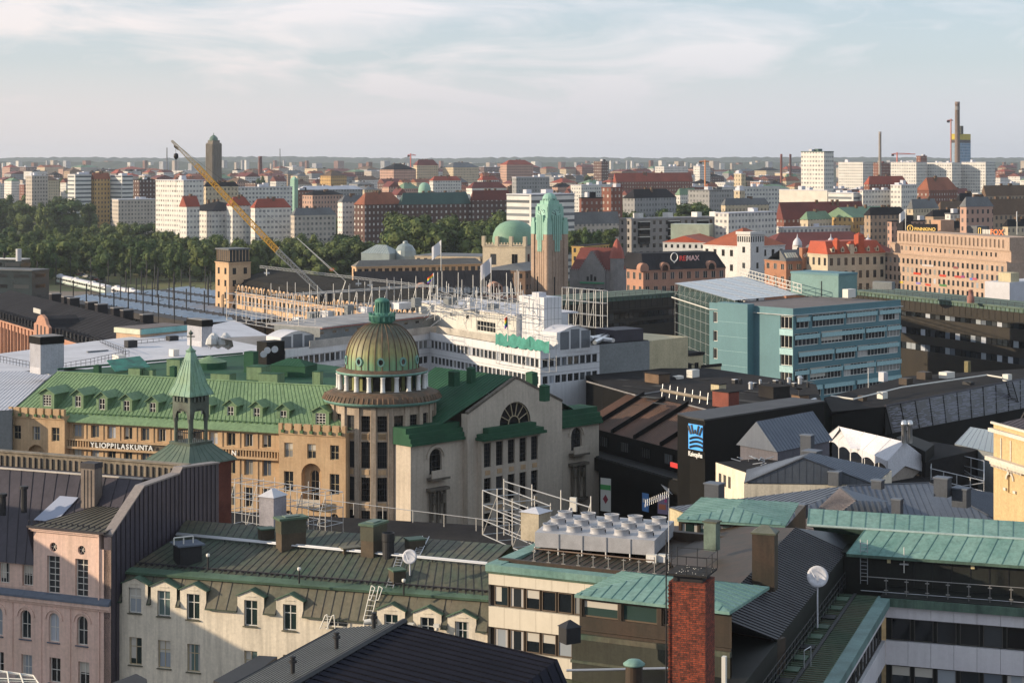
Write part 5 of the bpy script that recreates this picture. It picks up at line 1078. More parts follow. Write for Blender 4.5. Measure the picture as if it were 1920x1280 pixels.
def sbox(name,label,cat,pc,Y,al,l,r,h,m,group=None,lid=None,z=None):
    """box-like rooftop piece: near bottom corner at pixel pc"""
    c=W(pc[0],pc[1],Y) if z is None else Zp(pc[0],pc[1],z); Q=rect(c,al,l,r); b=MB(); hipbox(b,Q,c.z-.3,c.z+h,m)
    cc=sum(Q,Vector((0,0)))/4
    if lid: hipbox(b,[cc+(q-cc)*1.12 for q in Q],c.z+h+.002,c.z+h+.12,lid)
    return solo(name,label,cat,b,group)
# ---- blue-grey roofs on the right
def grey_roofs():
    ze,zr=28.5,31.4; t=T('grey_hip_roof_house','house under a broad blue-grey seam roof with hips and small vents','building',Zp(1600,1000,20)); E0,E1,E2,E3=Zp(1255,950,ze),Zp(1405,1006,ze),Zp(1925,1006,ze),Zp(1905,930,ze); K1,K2=Zp(1588,910,zr),Zp(1742,905,zr); m=MB()
    for P,d in (([E1,E2,K2,K1],None),([E0,E1,K1],None),([E2,E3,K2],None)):
        m.face(P,GRYBL); dd=(P[1]-P[0]); m.ribs(P,Vector((-dd.y,dd.x,0)),.55,GRYSE,.05,.08)
    PK=mat('pale_ribbed_metal',(.30,.25,.235),.6,.1); a,b,c,d=Zp(1575,913,31.75),Zp(1605,938,31.3),Zp(1515,1004,29.0),Zp(1478,1004,29.0)
    m.face([a,b,c,d],PK); m.ribs([d,c,b,a],c-d,.22,GRYSE,.05,.05); e=Zp(1668,940,30.6); m.face([b,a,e],GRYBL); m.bar(a,b,.08,GRYSE); m.bar(K1,K2,.10,GRYSE); m.bar(K2,E2,.09,GRYSE); t.part('roof',m)
    m=MB(); m.prism([Vector((p.x,p.y,10)) for p in (E0,E1,E2,E3)],[p-Vector((0,0,.1)) for p in (E0,E1,E2,E3)],CREAMW); t.part('wall',m)
    for i,(px,py,w,h,lab) in enumerate(((1508,965,.85,1.0,'small dark box vent on the pale ribbed roof part'),(1688,955,.8,1.0,'small dark box vent in the middle of the broad grey roof'),(1812,940,1.3,1.2,'larger dark box vent near the right end of the grey roof'),(1776,920,1.2,1.2,'dark box vent behind the ridge, right of the tent'),(1652,905,.9,.35,'low flat hatch on the grey roof ridge'))):
        sbox('roof_vent',lab,'roof vent',(px,py+6),158,R(35),w,w*.8,h,GRYSE,'box vents on the blue-grey roofs',GRYBL)
    # roof behind
    t=T('grey_gable_house','beige house with dark blue-grey gables and tall chimneys','building',Zp(1500,930,18)); z0=28.0
    A,B,C,D=Zp(1395,905,z0),Zp(1640,908,z0),Zp(1672,880,z0),Zp(1400,880,z0); p,q=Zp(1505,858,30.6),Zp(1520,848,30.6); m=MB()
    for P in ([A,B,p],[B,C,q,p],[D,A,p,q]):
        m.face(P,GRYBL); dd=P[1]-P[0]; m.ribs(P,Vector((-dd.y,dd.x,0)),.7,GRYSE,.05,.07)
    m.bar(p,B,.09,GRYSE); m.bar(p,A,.08,GRYSE); t.part('roof',m); m=MB(); m.prism([Vector((v.x,v.y,12)) for v in (A,B,C,D)],[v-Vector((0,0,.1)) for v in (A,B,C,D)],BEIGE); t.part('wall',m)
    m=MB(); a,b=Zp(1345,925,26),Zp(1570,925,26); F=Facade(W(1342,900,200)[:2],W(1402,905,193)[:2]); G=Facade(W(1402,905,193)[:2],W(1560,860,203)[:2]); zt=zat(872,198)
    wall(m,F,0,F.L,10,zt,[],BEIGE); wall(m,G,0,G.L,10,zt-.5,[],BEIGE); m.face([F.p(0,zt),F.p(F.L,zt),G.p(G.L,zt-.5),W(1470,855,215)],ROOFBLK); t2=T('small_beige_house','beige low block with a cluttered flat roof beside the black tower wall','building',F.p(3,10)); t2.part('wall',m)
    m=MB()
    for k in range(3): u=.8+k*1.1; m.fbox(F,u,u+.55,zt-2.2,zt-1.0,.01,.04,GLD)
    t2.part('window',m)
    m=MB(); rnd=random.Random(5)
    for k in range(14): c=W(1385+rnd.uniform(0,55),868+rnd.uniform(-8,6),199+rnd.uniform(0,6)); m.bar(c,c+Vector((rnd.uniform(-1,1),rnd.uniform(-.6,.6),.25)),.05,STEEL)
    solo('pipe_bundle','loose bundle of grey pipes lying on the flat roof by the black wall','pipes',m)
    # gabled attic
    Y=212; ze=zat(833,Y); zr=zat(788,Y-2); L0=W(1388,838,Y); C0=W(1458,842,Y-5); R0=W(1555,822,Y+3); d=Vector((L0.x-C0.x,L0.y-C0.y)); e=Vector((R0.x-C0.x,R0.y-C0.y)); P=[C0[:2],(C0.x+e.x,C0.y+e.y),(C0.x+e.x+d.x,C0.y+e.y+d.y),(C0.x+d.x,C0.y+d.y)]; t=T('grey_attic_house','blue-grey gabled attic storey left of the white tent','building',(C0.x,C0.y+3,zat(842,Y)-6)); m=MB(); hiproof(m,P,ze,zr,0,GRYBL,.5,.6,GRYSE,True); t.part('roof',m); m=MB(); hipbox(m,P,ze-9,ze-.003,mat('blue_grey_cladding',(.12,.115,.14),.6,.1,.3,streak=.15))
    c=[Vector(x) for x in P]; g1=(c[0]+c[3])/2; m.face([(c[0].x,c[0].y,ze),(c[3].x,c[3].y,ze),(g1.x,g1.y,zr-.1)],GRYBL); m.face([(c[1].x,c[1].y,ze),(c[2].x,c[2].y,ze),((c[1]+c[2]).x/2,(c[1]+c[2]).y/2,zr-.1)],GRYBL); t.part('wall',m)
    for px,py,Y,l,r,h,lab in ((1520,856,196,1.2,.9,2.1,'tall grey chimney on the beige gable, left of the tent'),(1530,882,190,1.5,1.4,1.8,'dark box vent with a lid below the tall grey chimney'),(1462,905,186,1.0,.8,.6,'low lid vent at the left end of the grey roofs'),(1572,906,184,1.1,.9,1.0,'dark box vent right of the timber stack'),(1347,932,176,1.5,1.2,1.1,'dark lidded chimney at the left end of the grey roofs')): sbox('roof_chimney',lab,'chimney',(px,py),Y,R(35),l,r,h,GRYSE,None,GRYBL)
    TIM=mat('planks',(.45,.28,.12),.8,.2,1.0); m=MB(); rnd=random.Random(8)
    for k in range(16): c=W(1600+rnd.uniform(-22,30),888+rnd.uniform(-8,8),197); dd=Vector((rnd.uniform(1.2,1.8),rnd.uniform(-1.4,-.6),-.15)); m.box(c,dd,Vector((.12,.16,0)),(0,0,.06),TIM)
    solo('plank_pile','scattered timber planks lying on the roof in front of the tent','planks',m)
    # white marquee
    zr,ze=27.0,25.1; a,b=Zp(1573,799,zr),Zp(1697,828,zr); f0,f1=Zp(1552,816,ze),Zp(1664,864,ze); k0=a+(a-f0); k1=b+(b-f1); k0.z=k1.z=ze; t=T('marquee_tent','long white marquee tent with scalloped sides on a dark roof','tent',((a.x+b.x)/2,(a.y+b.y)/2,ze-2.4)); m=MB(); n=5
    m.face([f0,f1,b,a],TENTW); m.face([a,b,k1,k0],TENTW)
    for i in range(n+1): m.bar(f0.lerp(f1,i/n)+Vector((0,0,.03)),a.lerp(b,i/n)+Vector((0,0,.03)),.05,TENTW)
    t.part('roof',m); m=MB(); dn=Vector((0,0,-1))
    for i in range(n):
        p,q=f0.lerp(f1,i/n),f0.lerp(f1,(i+1)/n); pts=[p.lerp(q,j/8)+dn*(1.0-.45*4*(j/8)*(1-j/8)) for j in range(9)]
        for j in range(8): m.face([p.lerp(q,j/8),p.lerp(q,(j+1)/8),pts[j+1],pts[j]],TENTW)
    nf=(f1+k1)/2+dn*.9; m.face([f1,b,k1,k1+dn*1.9,nf,f1+dn*2.3],TENTW); m.face([a,f0,f0+dn*1.2,a+dn*.4],TENTW); t.part('side_curtain',m)
    m=MB()
    for i in range(n+1):
        for e in (f0.lerp(f1,i/n),k0.lerp(k1,i/n)): m.bar(e,e+dn*2.6,.06,STEEL)
    t.part('frame',m); m=MB(); q=[f1+dn*2.2,nf,k1+dn*1.8,(f1+k1)/2+dn*3.4]; m.face([v+Vector((-.15,.3,0)) for v in q],mat('tent_beige',(.36,.31,.27),.8,.1)); t.part('inner_liner',m)
    m=MB(); hipbox(m,[Zp(1560,890,22.6)[:2],Zp(1760,925,22.6)[:2],Zp(1790,850,22.6)[:2],Zp(1560,805,22.6)[:2]],5,22.6,ROOFBLK); solo('flat_roof_block','black flat roofed block carrying the white tent','building',m)
    sc=MB(); rnd=random.Random(2); b0=[Zp(x,y,21.5) for x,y in ((1745,920),(1845,945),(1845,905),(1750,880))]
    for p,q in zip(b0,b0[1:]+b0[:1]): railing(sc,[p,q],2.6,STEEL,2.2,.05,(1.0,.55,.2)); sc.bar(p,q+Vector((0,0,2.4)),.05,STEEL)
    solo('tube_scaffold','small tube scaffold frame right of the white tent','scaffold',sc)
    # dark blocks behind the tent
    m=MB(); z=24.5; hipbox(m,[Zp(1735,865,z)[:2],Zp(1838,842,z)[:2],Zp(1750,828,z)[:2],Zp(1640,835,z)[:2]],6,z,ROOFBLK); hipbox(m,[Zp(1735,846,25.8)[:2],Zp(1752,832,25.8)[:2],Zp(1700,812,25.8)[:2],Zp(1680,820,25.8)[:2]],z,25.8,BLACKF); solo('black_roof_block','black cubic roof block with silver flues behind the tent','building',m)
    for px,lab in ((1695,'left one of the two shiny flues by the tent'),(1706,'right one of the two shiny flues by the tent')):
        c=W(px,822,219); m=MB(); m.lathe((c.x,c.y),[(.28,c.z-.5),(.28,c.z+1.4),(.38,c.z+1.5),(.38,c.z+1.75),(.26,c.z+2.1),(0,c.z+2.15)],flatmat('bright_steel',(.6,.6,.6),.3,.9),14); solo('flue_pipe',lab,'flue',m,'shiny flues by the tent')
    m=MB(); a,b=W(1810,800,250),W(1875,812,236); GLR=flatmat('old_glass_roof',(.16,.19,.20),.25)
    q=[W(1790,832,236),W(1868,850,225),W(1868,808,236),W(1820,800,246)]; m.face(q,GLR); m.quadribs(q[0],q[1],q[2],q[3],7,STEEL,.08,.08); m.prism([v-Vector((0,0,8)) for v in q],[v-Vector((0,0,.05)) for v in q],GREYW); solo('glass_roof_house','block with a sloping old glass roof beside the yellow building','building',m)
    # yellow building
    Y=150; F=Facade(W(1863,800,Y+1)[:2],W(1925,800,Y-4)[:2]); t=T('yellow_classical_building','yellow plaster building with white classical mouldings at the right edge','building',F.p(2,0)); m=MB(); u1=F.L+8; zt=zat(797,Y); ws=[(F.ux(1895)-.4,F.ux(1895)+.4,zat(918,Y),zat(876,Y),'arch')]
    wall(m,F,0,u1,0,zt,ws,YELP,.12); S=F.side(0,9,False); m.face([S.p(0,0),S.p(S.L,0),S.p(S.L,zt),S.p(0,zt)],YELP); m.face([F.p(ws[0][0],ws[0][2],-.12),F.p(ws[0][1],ws[0][2],-.12),F.p(ws[0][1],ws[0][3],-.12),F.p(ws[0][0],ws[0][3],-.12)],YELP); t.part('wall',m); tr=MB()
    for y,h,o in ((812,.28,.35),(797,.16,.2),(866,.32,.55),(873,.2,.25)): z=zat(y,Y); tr.fbox(F,-o*.8,u1,z,z+h,.0,o,TRIMW)
    for px in range(0,22): u=.1+px*.22; tr.fbox(F,u,u+.11,zat(873,Y)-.16,zat(873,Y)-.003,.0,.3,TRIMW)
    for px in (1878,1896): u=F.ux(px); tr.fbox(F,u-.06,u+.06,zat(858,Y),zat(820,Y),0,.08,TRIMW)
    uc=F.ux(1895); zc=zat(893,Y)
    for k in range(10):
        a,b=math.pi*k/10,math.pi*(k+1)/10; tr.prism([F.p(uc-q*math.cos(x),zc+q*math.sin(x),.01) for q,x in ((.45,a),(.62,a),(.62,b),(.45,b))],[F.p(uc-q*math.cos(x),zc+q*math.sin(x),.12) for q,x in ((.45,a),(.62,a),(.62,b),(.45,b))],TRIMW)
    tr.fbox(F,uc-.14,uc+.14,zc+.5,zc+1.0,.12,.25,TRIMW)
    for s in (-.95,.55): tr.fbox(F,uc+s,uc+s+.4,zat(915,Y),zat(910,Y),0,.15,TRIMW)
    t.part('white_moulding',tr)
    m=MB(); a=F.p(1.2,zt,-1.5); m.bar(a,a+Vector((.9,.2,1.6)),.08,DARK); m.bar(a+Vector((.9,.2,1.6)),a+Vector((1.9,.2,0)),.08,DARK); hiproof(m,[F.p(.3,0,-.6)[:2],F.p(u1,0,-.6)[:2],F.p(u1,0,-7)[:2],F.p(.3,0,-7)[:2]],zt+.05,zt+1.3,3,DKROOF,.2,.6,DKSEAM); t.part('roof',m)
grey_roofs()
# ---- black and brown shopping block
def pleated_block():
    zt,zb=25.0,21.0; F=Facade(Zp(1150,815,zb)[:2],Zp(1242,839,zb)[:2]); u0,u1=F.ux(1085),F.ux(1318); t=T('pleated_roof_block','black shopping block with stepped rust-brown sloping roof panels','building',F.p(8,0,-8)); m=MB(); s=0; n=6; un=(u1-u0)
    lines=[u0,F.hit(1112,803)[0],F.hit(1150,815)[0],F.hit(1192,826)[0],F.hit(1242,839)[0],F.hit(1290,851)[0],u1]; lines=sorted(lines)
    for k in range(len(lines)-1):
        a,b=lines[k],lines[k+1]; lift=.0; hb=.75
        P=[F.p(a,zb+.2,0),F.p(b,zb+.2,0),F.p(b,zt+.3,-8.6),F.p(a,zt+.3,-8.6)]; m.face(P,BRPLEAT); m.quadribs(*P,14,BRPLEAT,.07,.10); up=Vector((0,0,.75)); sd=Vector((F.u.x,F.u.y,0))*.75
        m.prism([P[1]-sd,P[1],P[2],P[2]-sd],[P[1]-sd+up*.6,P[1]+up,P[2]+up,P[2]-sd+up*.6],BLACKF); m.fbox(F,a,b,zb-.5,zb+.15,-.3,.02,BLACKF)
    t.part('pleated_roof',m); m=MB(); m.fbox(F,u0-8,u1+2,0,zb-.05,-9,-.6,BLACKF); m.fbox(F,u0,u1,zb-2.2,zb-.5,-.597,-.2,BLACKF); t.part('wall',m)
    m=MB(); m.fbox(F,u0,u1+1.5,zb-4.9,zb-3.1,-.5,2.6,BLACKF); m.fbox(F,u0,u1+1.5,zb-3.097,zb-2.95,-.5,2.3,mat('ledge_black',(.03,.03,.03),.6,.2)); t.part('canopy',m)
    for k in range(5):
        m=MB(); u=lines[1]+(lines[-1]-lines[1])*(k+.35)/5; m.fbox(F,u,u+1.9,zb-2.0,zb-.7,-.197,-.1,GL)
        for j in range(4): m.fbox(F,u+j*.6,u+j*.6+.06,zb-2.0,zb-.7,-.097,-.03,FR_D)
        t.part('window',m)
    # deck behind the ridge
    m=MB(); back=[F.p(u0-6,zt+.3,-8.7),F.p(u1+1,zt+.3,-8.7),F.p(u1+4,zt+.3,-32),F.p(u0+14,zt+.3,-34)]; P=[Zp(1075,690,25.3),Zp(1130,722,25.3),Zp(1385,782,25.3),Zp(1545,765,25.3),Zp(1530,720,25.3),Zp(1330,690,25.3),Zp(1130,690,25.3)]; m.face(P,ROOFBLK); m.prism([Vector((p.x,p.y,4)) for p in P],[p-Vector((0,0,.01)) for p in P],BLACKF,False)
    m.path([Zp(1100,715,25.4),Zp(1192,741,25.4),Zp(1240,733,25.4)],.12,FLATGR); m.path([Zp(1285,758,25.4),Zp(1370,780,25.4)],.12,FLATGR); rq=random.Random(31); FP=[mat('felt_patch_%d'%q,c,.9,.1) for q,c in enumerate(((.045,.043,.042),(.014,.014,.015),(.07,.066,.06)))]
    for k in range(34):
        c=Zp(rq.uniform(1150,1500),rq.uniform(705,760),25.31); a,b=rq.uniform(.8,4),rq.uniform(.15,1.6); d1=Vector((.7,-.7,0))*a; d2=Vector((.7,.7,0))*b; zz=Vector((0,0,.004*k)); m.face([c+zz,c+d1+zz,c+d1+d2+zz,c+d2+zz],FP[k%3])
    t.part('flat_roof',m)
    # black tower block with the sign
    Y=232; TW=Facade(W(1293,800,Y+2.5)[:2],W(1322,800,Y)[:2]); TR=Facade(W(1322,800,Y)[:2],W(1545,800,Y+18)[:2]); zt2=zat(789,Y); t=T('black_sign_tower','plain black block end with a blue and black logo sign','building',TR.p(5,0)); m=MB(); c=TW.p(TW.L,0); q=[TW.p(0,0)[:2],TW.p(TW.L,0)[:2],TR.p(TR.L,0)[:2],(TR.p(TR.L,0)-Vector((1.5,-2.2,0)))[:2]]
    q=[TW.p(0,0)[:2],TW.p(TW.L,0)[:2],TR.p(TR.L,0,0)[:2],TR.p(TR.L,0,-6)[:2],TR.p(2,0,-6)[:2]]; hipbox(m,q,0,zt2,BLACKF); t.part('wall',m)
    m=MB(); hipbox(m,[TW.p(-.2,0,.2)[:2],TW.p(TW.L+.05,0,.2)[:2],TR.p(TR.L,0,.2)[:2],TR.p(TR.L,0,-5)[:2],TR.p(2,0,-6)[:2]],zt2+.002,zt2+.2,mat('dark_edge',(.05,.05,.055),.6)); t.part('roof_edge',m)
    BLUE=flatmat('logo_blue',(.05,.30,.72),.5,0,.35); s=MB(); SF=Facade(W(1293,800,Y+2.3)[:2],W(1322,800,Y-.1)[:2]).off(.25); w=SF.L-.15; h=zat(797,Y)-zat(846,Y); z0=zat(846,Y); s.fbox(SF,.05,.05+w,z0,z0+h,-.2,0,flatmat('logo_black',(.01,.012,.02),.6)); t2=T('logo_sign','square logo sign of blue rays and waves on black','sign',SF.p(w/2,z0,.1)); t2.part('board',s)
    s=MB(); s.fbox(SF,.1,w,z0+.05,z0+h-.05,.002,.03,BLUE); t2.part('blue_field',s); s=MB(); BK2=MC['logo_black']; cx=.05+w*.5; X=lambda f:.1+f*(w-.1); Zq=lambda f:z0+.05+f*(h-.1)
    for p,q in (((.20,.60),(.02,.92)),((.36,.62),(.24,.97)),((.64,.62),(.76,.97)),((.80,.60),(.98,.92)),((.50,.64),(.50,.80))): s.bar(SF.p(X(p[0]),Zq(p[1]),.06),SF.p(X(q[0]),Zq(q[1]),.06),.16,BK2)
    for c0,r0 in ((.52,.42),(.36,.40),(.20,.38)): s.path([SF.p(X(min(1,max(0,.12+.95*k/8))),Zq(max(0.02,c0-.2+r0*.45*math.sin(math.pi*(.15+.6*k/8)))),.06) for k in range(9)],.15,BK2)
    t2.part('logo_shape',s); letter(t2,SF,'Kaivopiha',.05+w/2,z0-.8,.86,flatmat('sign_white',(.85,.85,.82),.5),.04,.78)
    for (px0,py0,px1,py1,Y,col,lab,txt,tc) in ((1126,895,1145,957,262,(.62,.62,.58),'tall white banner with a green band on the black shop front','',None),(1204,923,1216,957,255,(.10,.25,.55),'narrow blue poster on the black shop front','',None),(1233,927,1252,962,250,(.25,.20,.30),'dark picture poster at the right of the shop front','',None)):
        m=MB(); G=Facade(W(px0,py0,Y)[:2],W(px1,py0,Y-1)[:2]); z0,z1=zat(py1,Y),zat(py0,Y); m.fbox(G,0,G.L,z0,z1,-.08,0,flatmat('banner_%d'%px0,col,.7))
        if px0==1126: m.fbox(G,0,G.L,z1-1.6,z1-.9,.002,.03,flatmat('banner_green',(.05,.30,.08),.6)); c=G.p(G.L/2,z0+1.6,.01); m.face([G.p(G.L/2-.45,z0+1.7,.02),G.p(G.L/2,z0+1.05,.02),G.p(G.L/2+.45,z0+1.7,.02),G.p(G.L/2,z0+2.35,.02)],flatmat('banner_maroon',(.25,.03,.05),.6))
        elif px0==1204: m.fbox(G,.15,G.L-.15,z0+1.2,z0+1.7,.002,.03,WHITE)
        else: m.fbox(G,.2,G.L-.3,z0+.6,z0+1.3,.002,.03,flatmat('poster_orange',(.5,.16,.08),.6)); m.fbox(G,G.L-.5,G.L-.15,z1-.9,z1-.5,.002,.03,flatmat('poster_pink',(.6,.08,.25),.6))
        solo('banner',lab,'banner',m)
    sgn=MB(); c=W(1266,873,240); G=Facade(W(1258,873,241)[:2],W(1275,876,239)[:2]); sgn.fbox(G,0,G.L,c.z-.25,c.z+.35,-.1,.1,flatmat('sign_red',(.5,.02,.02),.6)); solo('roof_box','small red box lying on the black canopy','box',sgn)
    # rooftop machinery
    S=(('brown_plant_box','brown louvred plant box on the black flat roof','plant box',(1235,727),290,R(55),3.4,2.2,2.0,mat('louvre_brown',(.16,.10,.06),.7,.2)),
       ('white_cooler','white round-fan cooler standing on the black roof','cooler',(1271,720),296,R(40),1.0,1.6,1.2,FR_W),('white_cooler','plain white box cooler right of the round-fan cooler','cooler',(1298,712),298,R(40),1.1,2.0,1.5,FR_W),
       ('red_plant_box','rust-red plant box on the black flat roof','plant box',(1366,762),262,R(48),3.0,2.2,1.9,mat('rust_red',(.22,.055,.035),.7,.15)),('plant_box','pale low plant box behind the rust-red one','plant box',(1348,738),280,R(48),1.6,1.6,1.3,CREAMW),
       ('plant_box','long dark plant box at the back of the black roof','plant box',(1205,708),315,R(70),2,9,1.8,ROOFBLK),('brown_louvre_box','brown louvre box with silver pipe elbow, left of the tiled roof','plant box',(1500,768),262,R(60),1.9,1.6,1.9,mat('louvre_rust',(.20,.12,.07),.7,.2)),('plant_box','dark plant box in front of the teal office','plant box',(1450,745),272,R(60),3.5,3.0,1.4,ROOFBLK),('plant_box','brown lidded box at the edge above the black tower','plant box',(1425,777),250,R(60),1.6,2.6,1.2,BRNW),('plant_box','small stone-coloured vent above the black tower','vent',(1394,776),252,R(60),.6,.6,.9,CREAMW))
    for nme,lab,cat,pc,Y,al,l,r,h,mm in S: sbox(nme,lab,cat,pc,Y,al,l,r,h,mm,None,ROOFBLK if mm is not FR_W else None)
    m=MB(); c=W(1262,712,295.5); pts=[Vector((c.x+.5*math.cos(2*math.pi*k/14),c.y-.3-.2*math.cos(2*math.pi*k/14),c.z+.55*math.sin(2*math.pi*k/14))) for k in range(14)]; m.face(pts,DARK); solo('cooler_fan','dark round fan opening of the white cooler','fan',m)
    m=MB(); m.path([Zp(1240,731,26.3),Zp(1328,748,26.0)],.25,mat('duct_tan',(.30,.25,.19),.6,.2),8); 
    for k in range(7): p=Zp(1243,731,26.2).lerp(Zp(1328,748,26.0),k/6); m.bar(p+Vector((0,0,.9)),p-Vector((.2,.4,.9)),.035,STEEL)
    solo('roof_duct','long tan duct on stands across the black roof','duct',m)
    m=MB(); m.path([Zp(1517,752,26.6),Zp(1529,748,26.6),Zp(1531,765,25.0)],.22,STEEL,8); solo('duct_elbow','silver pipe elbow beside the brown louvre box','duct',m)
    rnd=random.Random(4)
    for k in range(12):
        px,py=1380+k*12+rnd.uniform(-4,4),722+rnd.uniform(-4,10); s=rnd.uniform(.4,.9); m=MB(); c=Zp(px,py,25.3)
        if k%3: m.lathe((c.x,c.y),[(s*.4,c.z-.3),(s*.4,c.z+s),(s*.55,c.z+s*1.05),(s*.3,c.z+s*1.4),(0,c.z+s*1.45)],DARK if k%2 else STEEL,12,smooth=False)
        else: hipbox(m,rect(c,R(45),s,s*1.3),c.z-.3,c.z+s,DARK); hipbox(m,rect(c+Vector((0,-.05,0)),R(45),s*1.1,s*1.4),c.z+s+.002,c.z+s+.08,STEEL)
        solo('roof_cowl','dark ventilation cowl in the row on the black roof below the teal office','roof vent',m,'cowls below the teal office')
    m=MB(); GT=Facade(Zp(1480,752,25)[:2],Zp(1690,742,25)[:2])
    # yellow sheds at the back
    for (pl,pc_,pr,py,Y,zl,lab) in ((1227,1256,1318,671,318,9,'pale yellow rooftop shed with a dark flat lid and square window'),(1316,1318,1352,690,322,6,'smaller yellow shed right behind the first, dark lid')):
        C=W(pc_,py,Y); al=R(50); dl=(-math.cos(al),math.sin(al)); dr=(math.sin(al),math.cos(al)); l=lens_to(C,dl,pl); r=lens_to(C,dr,pr); Q=rect(C,al,l,r); t=T('yellow_roof_shed',lab,'shed',(C.x,C.y,C.z-zl)); m=MB(); hipbox(m,Q,C.z-zl,C.z,CREAMW); t.part('wall',m); m=MB(); cc=sum(Q,Vector((0,0)))/4; hipbox(m,[cc+(q-cc)*1.08 for q in Q],C.z+.002,C.z+.5,ROOFBLK); t.part('lid',m)
        f=Facade(Q[0],Q[1]); simplewin(t,f,(f.L*.3,f.L*.3+1.2,C.z-2.6,C.z-1.2),GLD,FR_D); simplewin(t,f,(f.L*.75,f.L*.75+.8,C.z-2.2,C.z-1.2),GL,FR_D)
pleated_block()
def tiled_gallery():
    zt,zb=23.5,19.5; a,b=Zp(1660,762,zt),Zp(1935,707,zt); c,d=Zp(1935,762,zb),Zp(1672,812,zb); t=T('tiled_gallery_roof','long black building with a glinting slate-grey tiled slope','building',(a+b)/2-Vector((0,0,12))); SL=mat('wet_black_tiles',(.035,.033,.042),.38,.3,.6,spec=.6); m=MB(); m.face([d,c,b,a],SL); m.quadribs(d,c,b,a,11,BLACKF,.25,.12)
    rq=random.Random(12); GLI=flatmat('painted_glint',(.20,.20,.25),.25)  # short pale bars painted in as sky glints on the slope
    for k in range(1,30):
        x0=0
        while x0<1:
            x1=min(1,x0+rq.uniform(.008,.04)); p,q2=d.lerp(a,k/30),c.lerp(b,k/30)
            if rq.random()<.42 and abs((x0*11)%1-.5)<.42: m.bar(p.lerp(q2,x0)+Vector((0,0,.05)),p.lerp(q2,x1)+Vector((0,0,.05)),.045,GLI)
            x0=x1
    t.part('tiled_slope',m); m=MB(); e,f=Zp(1560,775,zt),Zp(1540,735,zt+.2); P=[a,b,Zp(1935,690,zt),Zp(1700,705,zt),Zp(1545,745,zt),Zp(1560,772,zt)]; m.face(P,ROOFBLK); m.prism([Vector((p.x,p.y,3)) for p in P],[p-Vector((0,0,.02)) for p in P],BLACKF,False); q=[d,c,Zp(1935,790,17),Zp(1600,850,17)]; m.face(q,ROOFBLK); m.face([Zp(1555,775,zt),a,d,Zp(1660,815,zb),Zp(1580,800,zb)],BLACKF); m.prism([Vector((p.x,p.y,3)) for p in q],[p-Vector((0,0,.02)) for p in q],BLACKF,False); t.part('flat_roof',m)
    m=MB(); m.bar(a+Vector((0,0,.1)),b+Vector((0,0,.1)),.14,DKROOF); m.path([Zp(1558,742,24.4),Zp(1600,748,24.4),Zp(1690,726,24.4),Zp(1850,703,24.4),Zp(1880,708,24.4)],.13,FR_W); t.part('edge_rail',m)
    rnd=random.Random(11)
    for k,(px,py,l,r,h,cl,lab) in enumerate(((1655,748,1.1,1.2,1.0,FR_W,'white-topped box at the near end of the tiled roof edge'),(1700,722,1.6,1.6,1.0,BRNW,'brown vent box with white base on the long black roof'),(1735,712,1.8,1.8,1.2,BRNW,'pair of brown vent boxes left of the bright white one'),(1775,710,1.6,2.2,1.0,FR_W,'bright white low box on the long black roof'),(1815,695,.8,.8,1.6,mat('olive_stack',(.20,.17,.08),.7),'tall olive stack on the long black roof'),(1890,715,1.1,1.1,1.1,FR_W,'white box vent at the top of the dark roof stairs'),(1657,712,1.1,1.1,1.2,LILAC,'pale grey cube on a post in front of the teal office'),(1618,752,1.0,1.0,.8,BRNW,'small rust-brown box on the near end of the black roof'),(1820,722,1.6,1.0,.5,DARK,'flat dark duct lid on the slope edge'))): sbox('roof_box',lab,'roof vent',(px,py),285,R(50),l,r,h,cl,None,None,23.5)
    m=MB(); p,q=Zp(1892,716,23.9),Zp(1905,760,19.9); s=Vector((.55,.1,0)); m.bar(p-s,q-s,.08,BLACKF); m.bar(p+s,q+s,.08,BLACKF)
    for k in range(16): w=p.lerp(q,k/15); m.box(w-s,s*2,(0,.3,0),(0,0,.06),DARK)
    solo('roof_stairs','dark metal roof stairs climbing the tiled slope at the right edge','stairs',m)
    for px,py,r,lab in ((1498,730,.55,'dark dish antenna below the teal office corner'),):
        c=W(px,py,262); m=MB(); pts=[(0,0),(.5,.05),(.55,.1)]; m.lathe((c.x,c.y),[(0,c.z),(.4,c.z+.05),(.6,c.z+.25)],DARK,16); m.bar((c.x,c.y,c.z-1),(c.x,c.y,c.z),.06,DARK); solo('dish_antenna',lab,'antenna',m)
    m=MB(); c=W(1628,748,300); m.bar((c.x,c.y,c.z-1),(c.x,c.y,zat(690,300)),.05,STEEL); z=zat(690,300); m.bar((c.x-1,c.y,z-.3),(c.x+1,c.y,z-.1),.03,STEEL); solo('antenna_mast','thin aerial mast standing before the teal facade','antenna',m)
tiled_gallery()
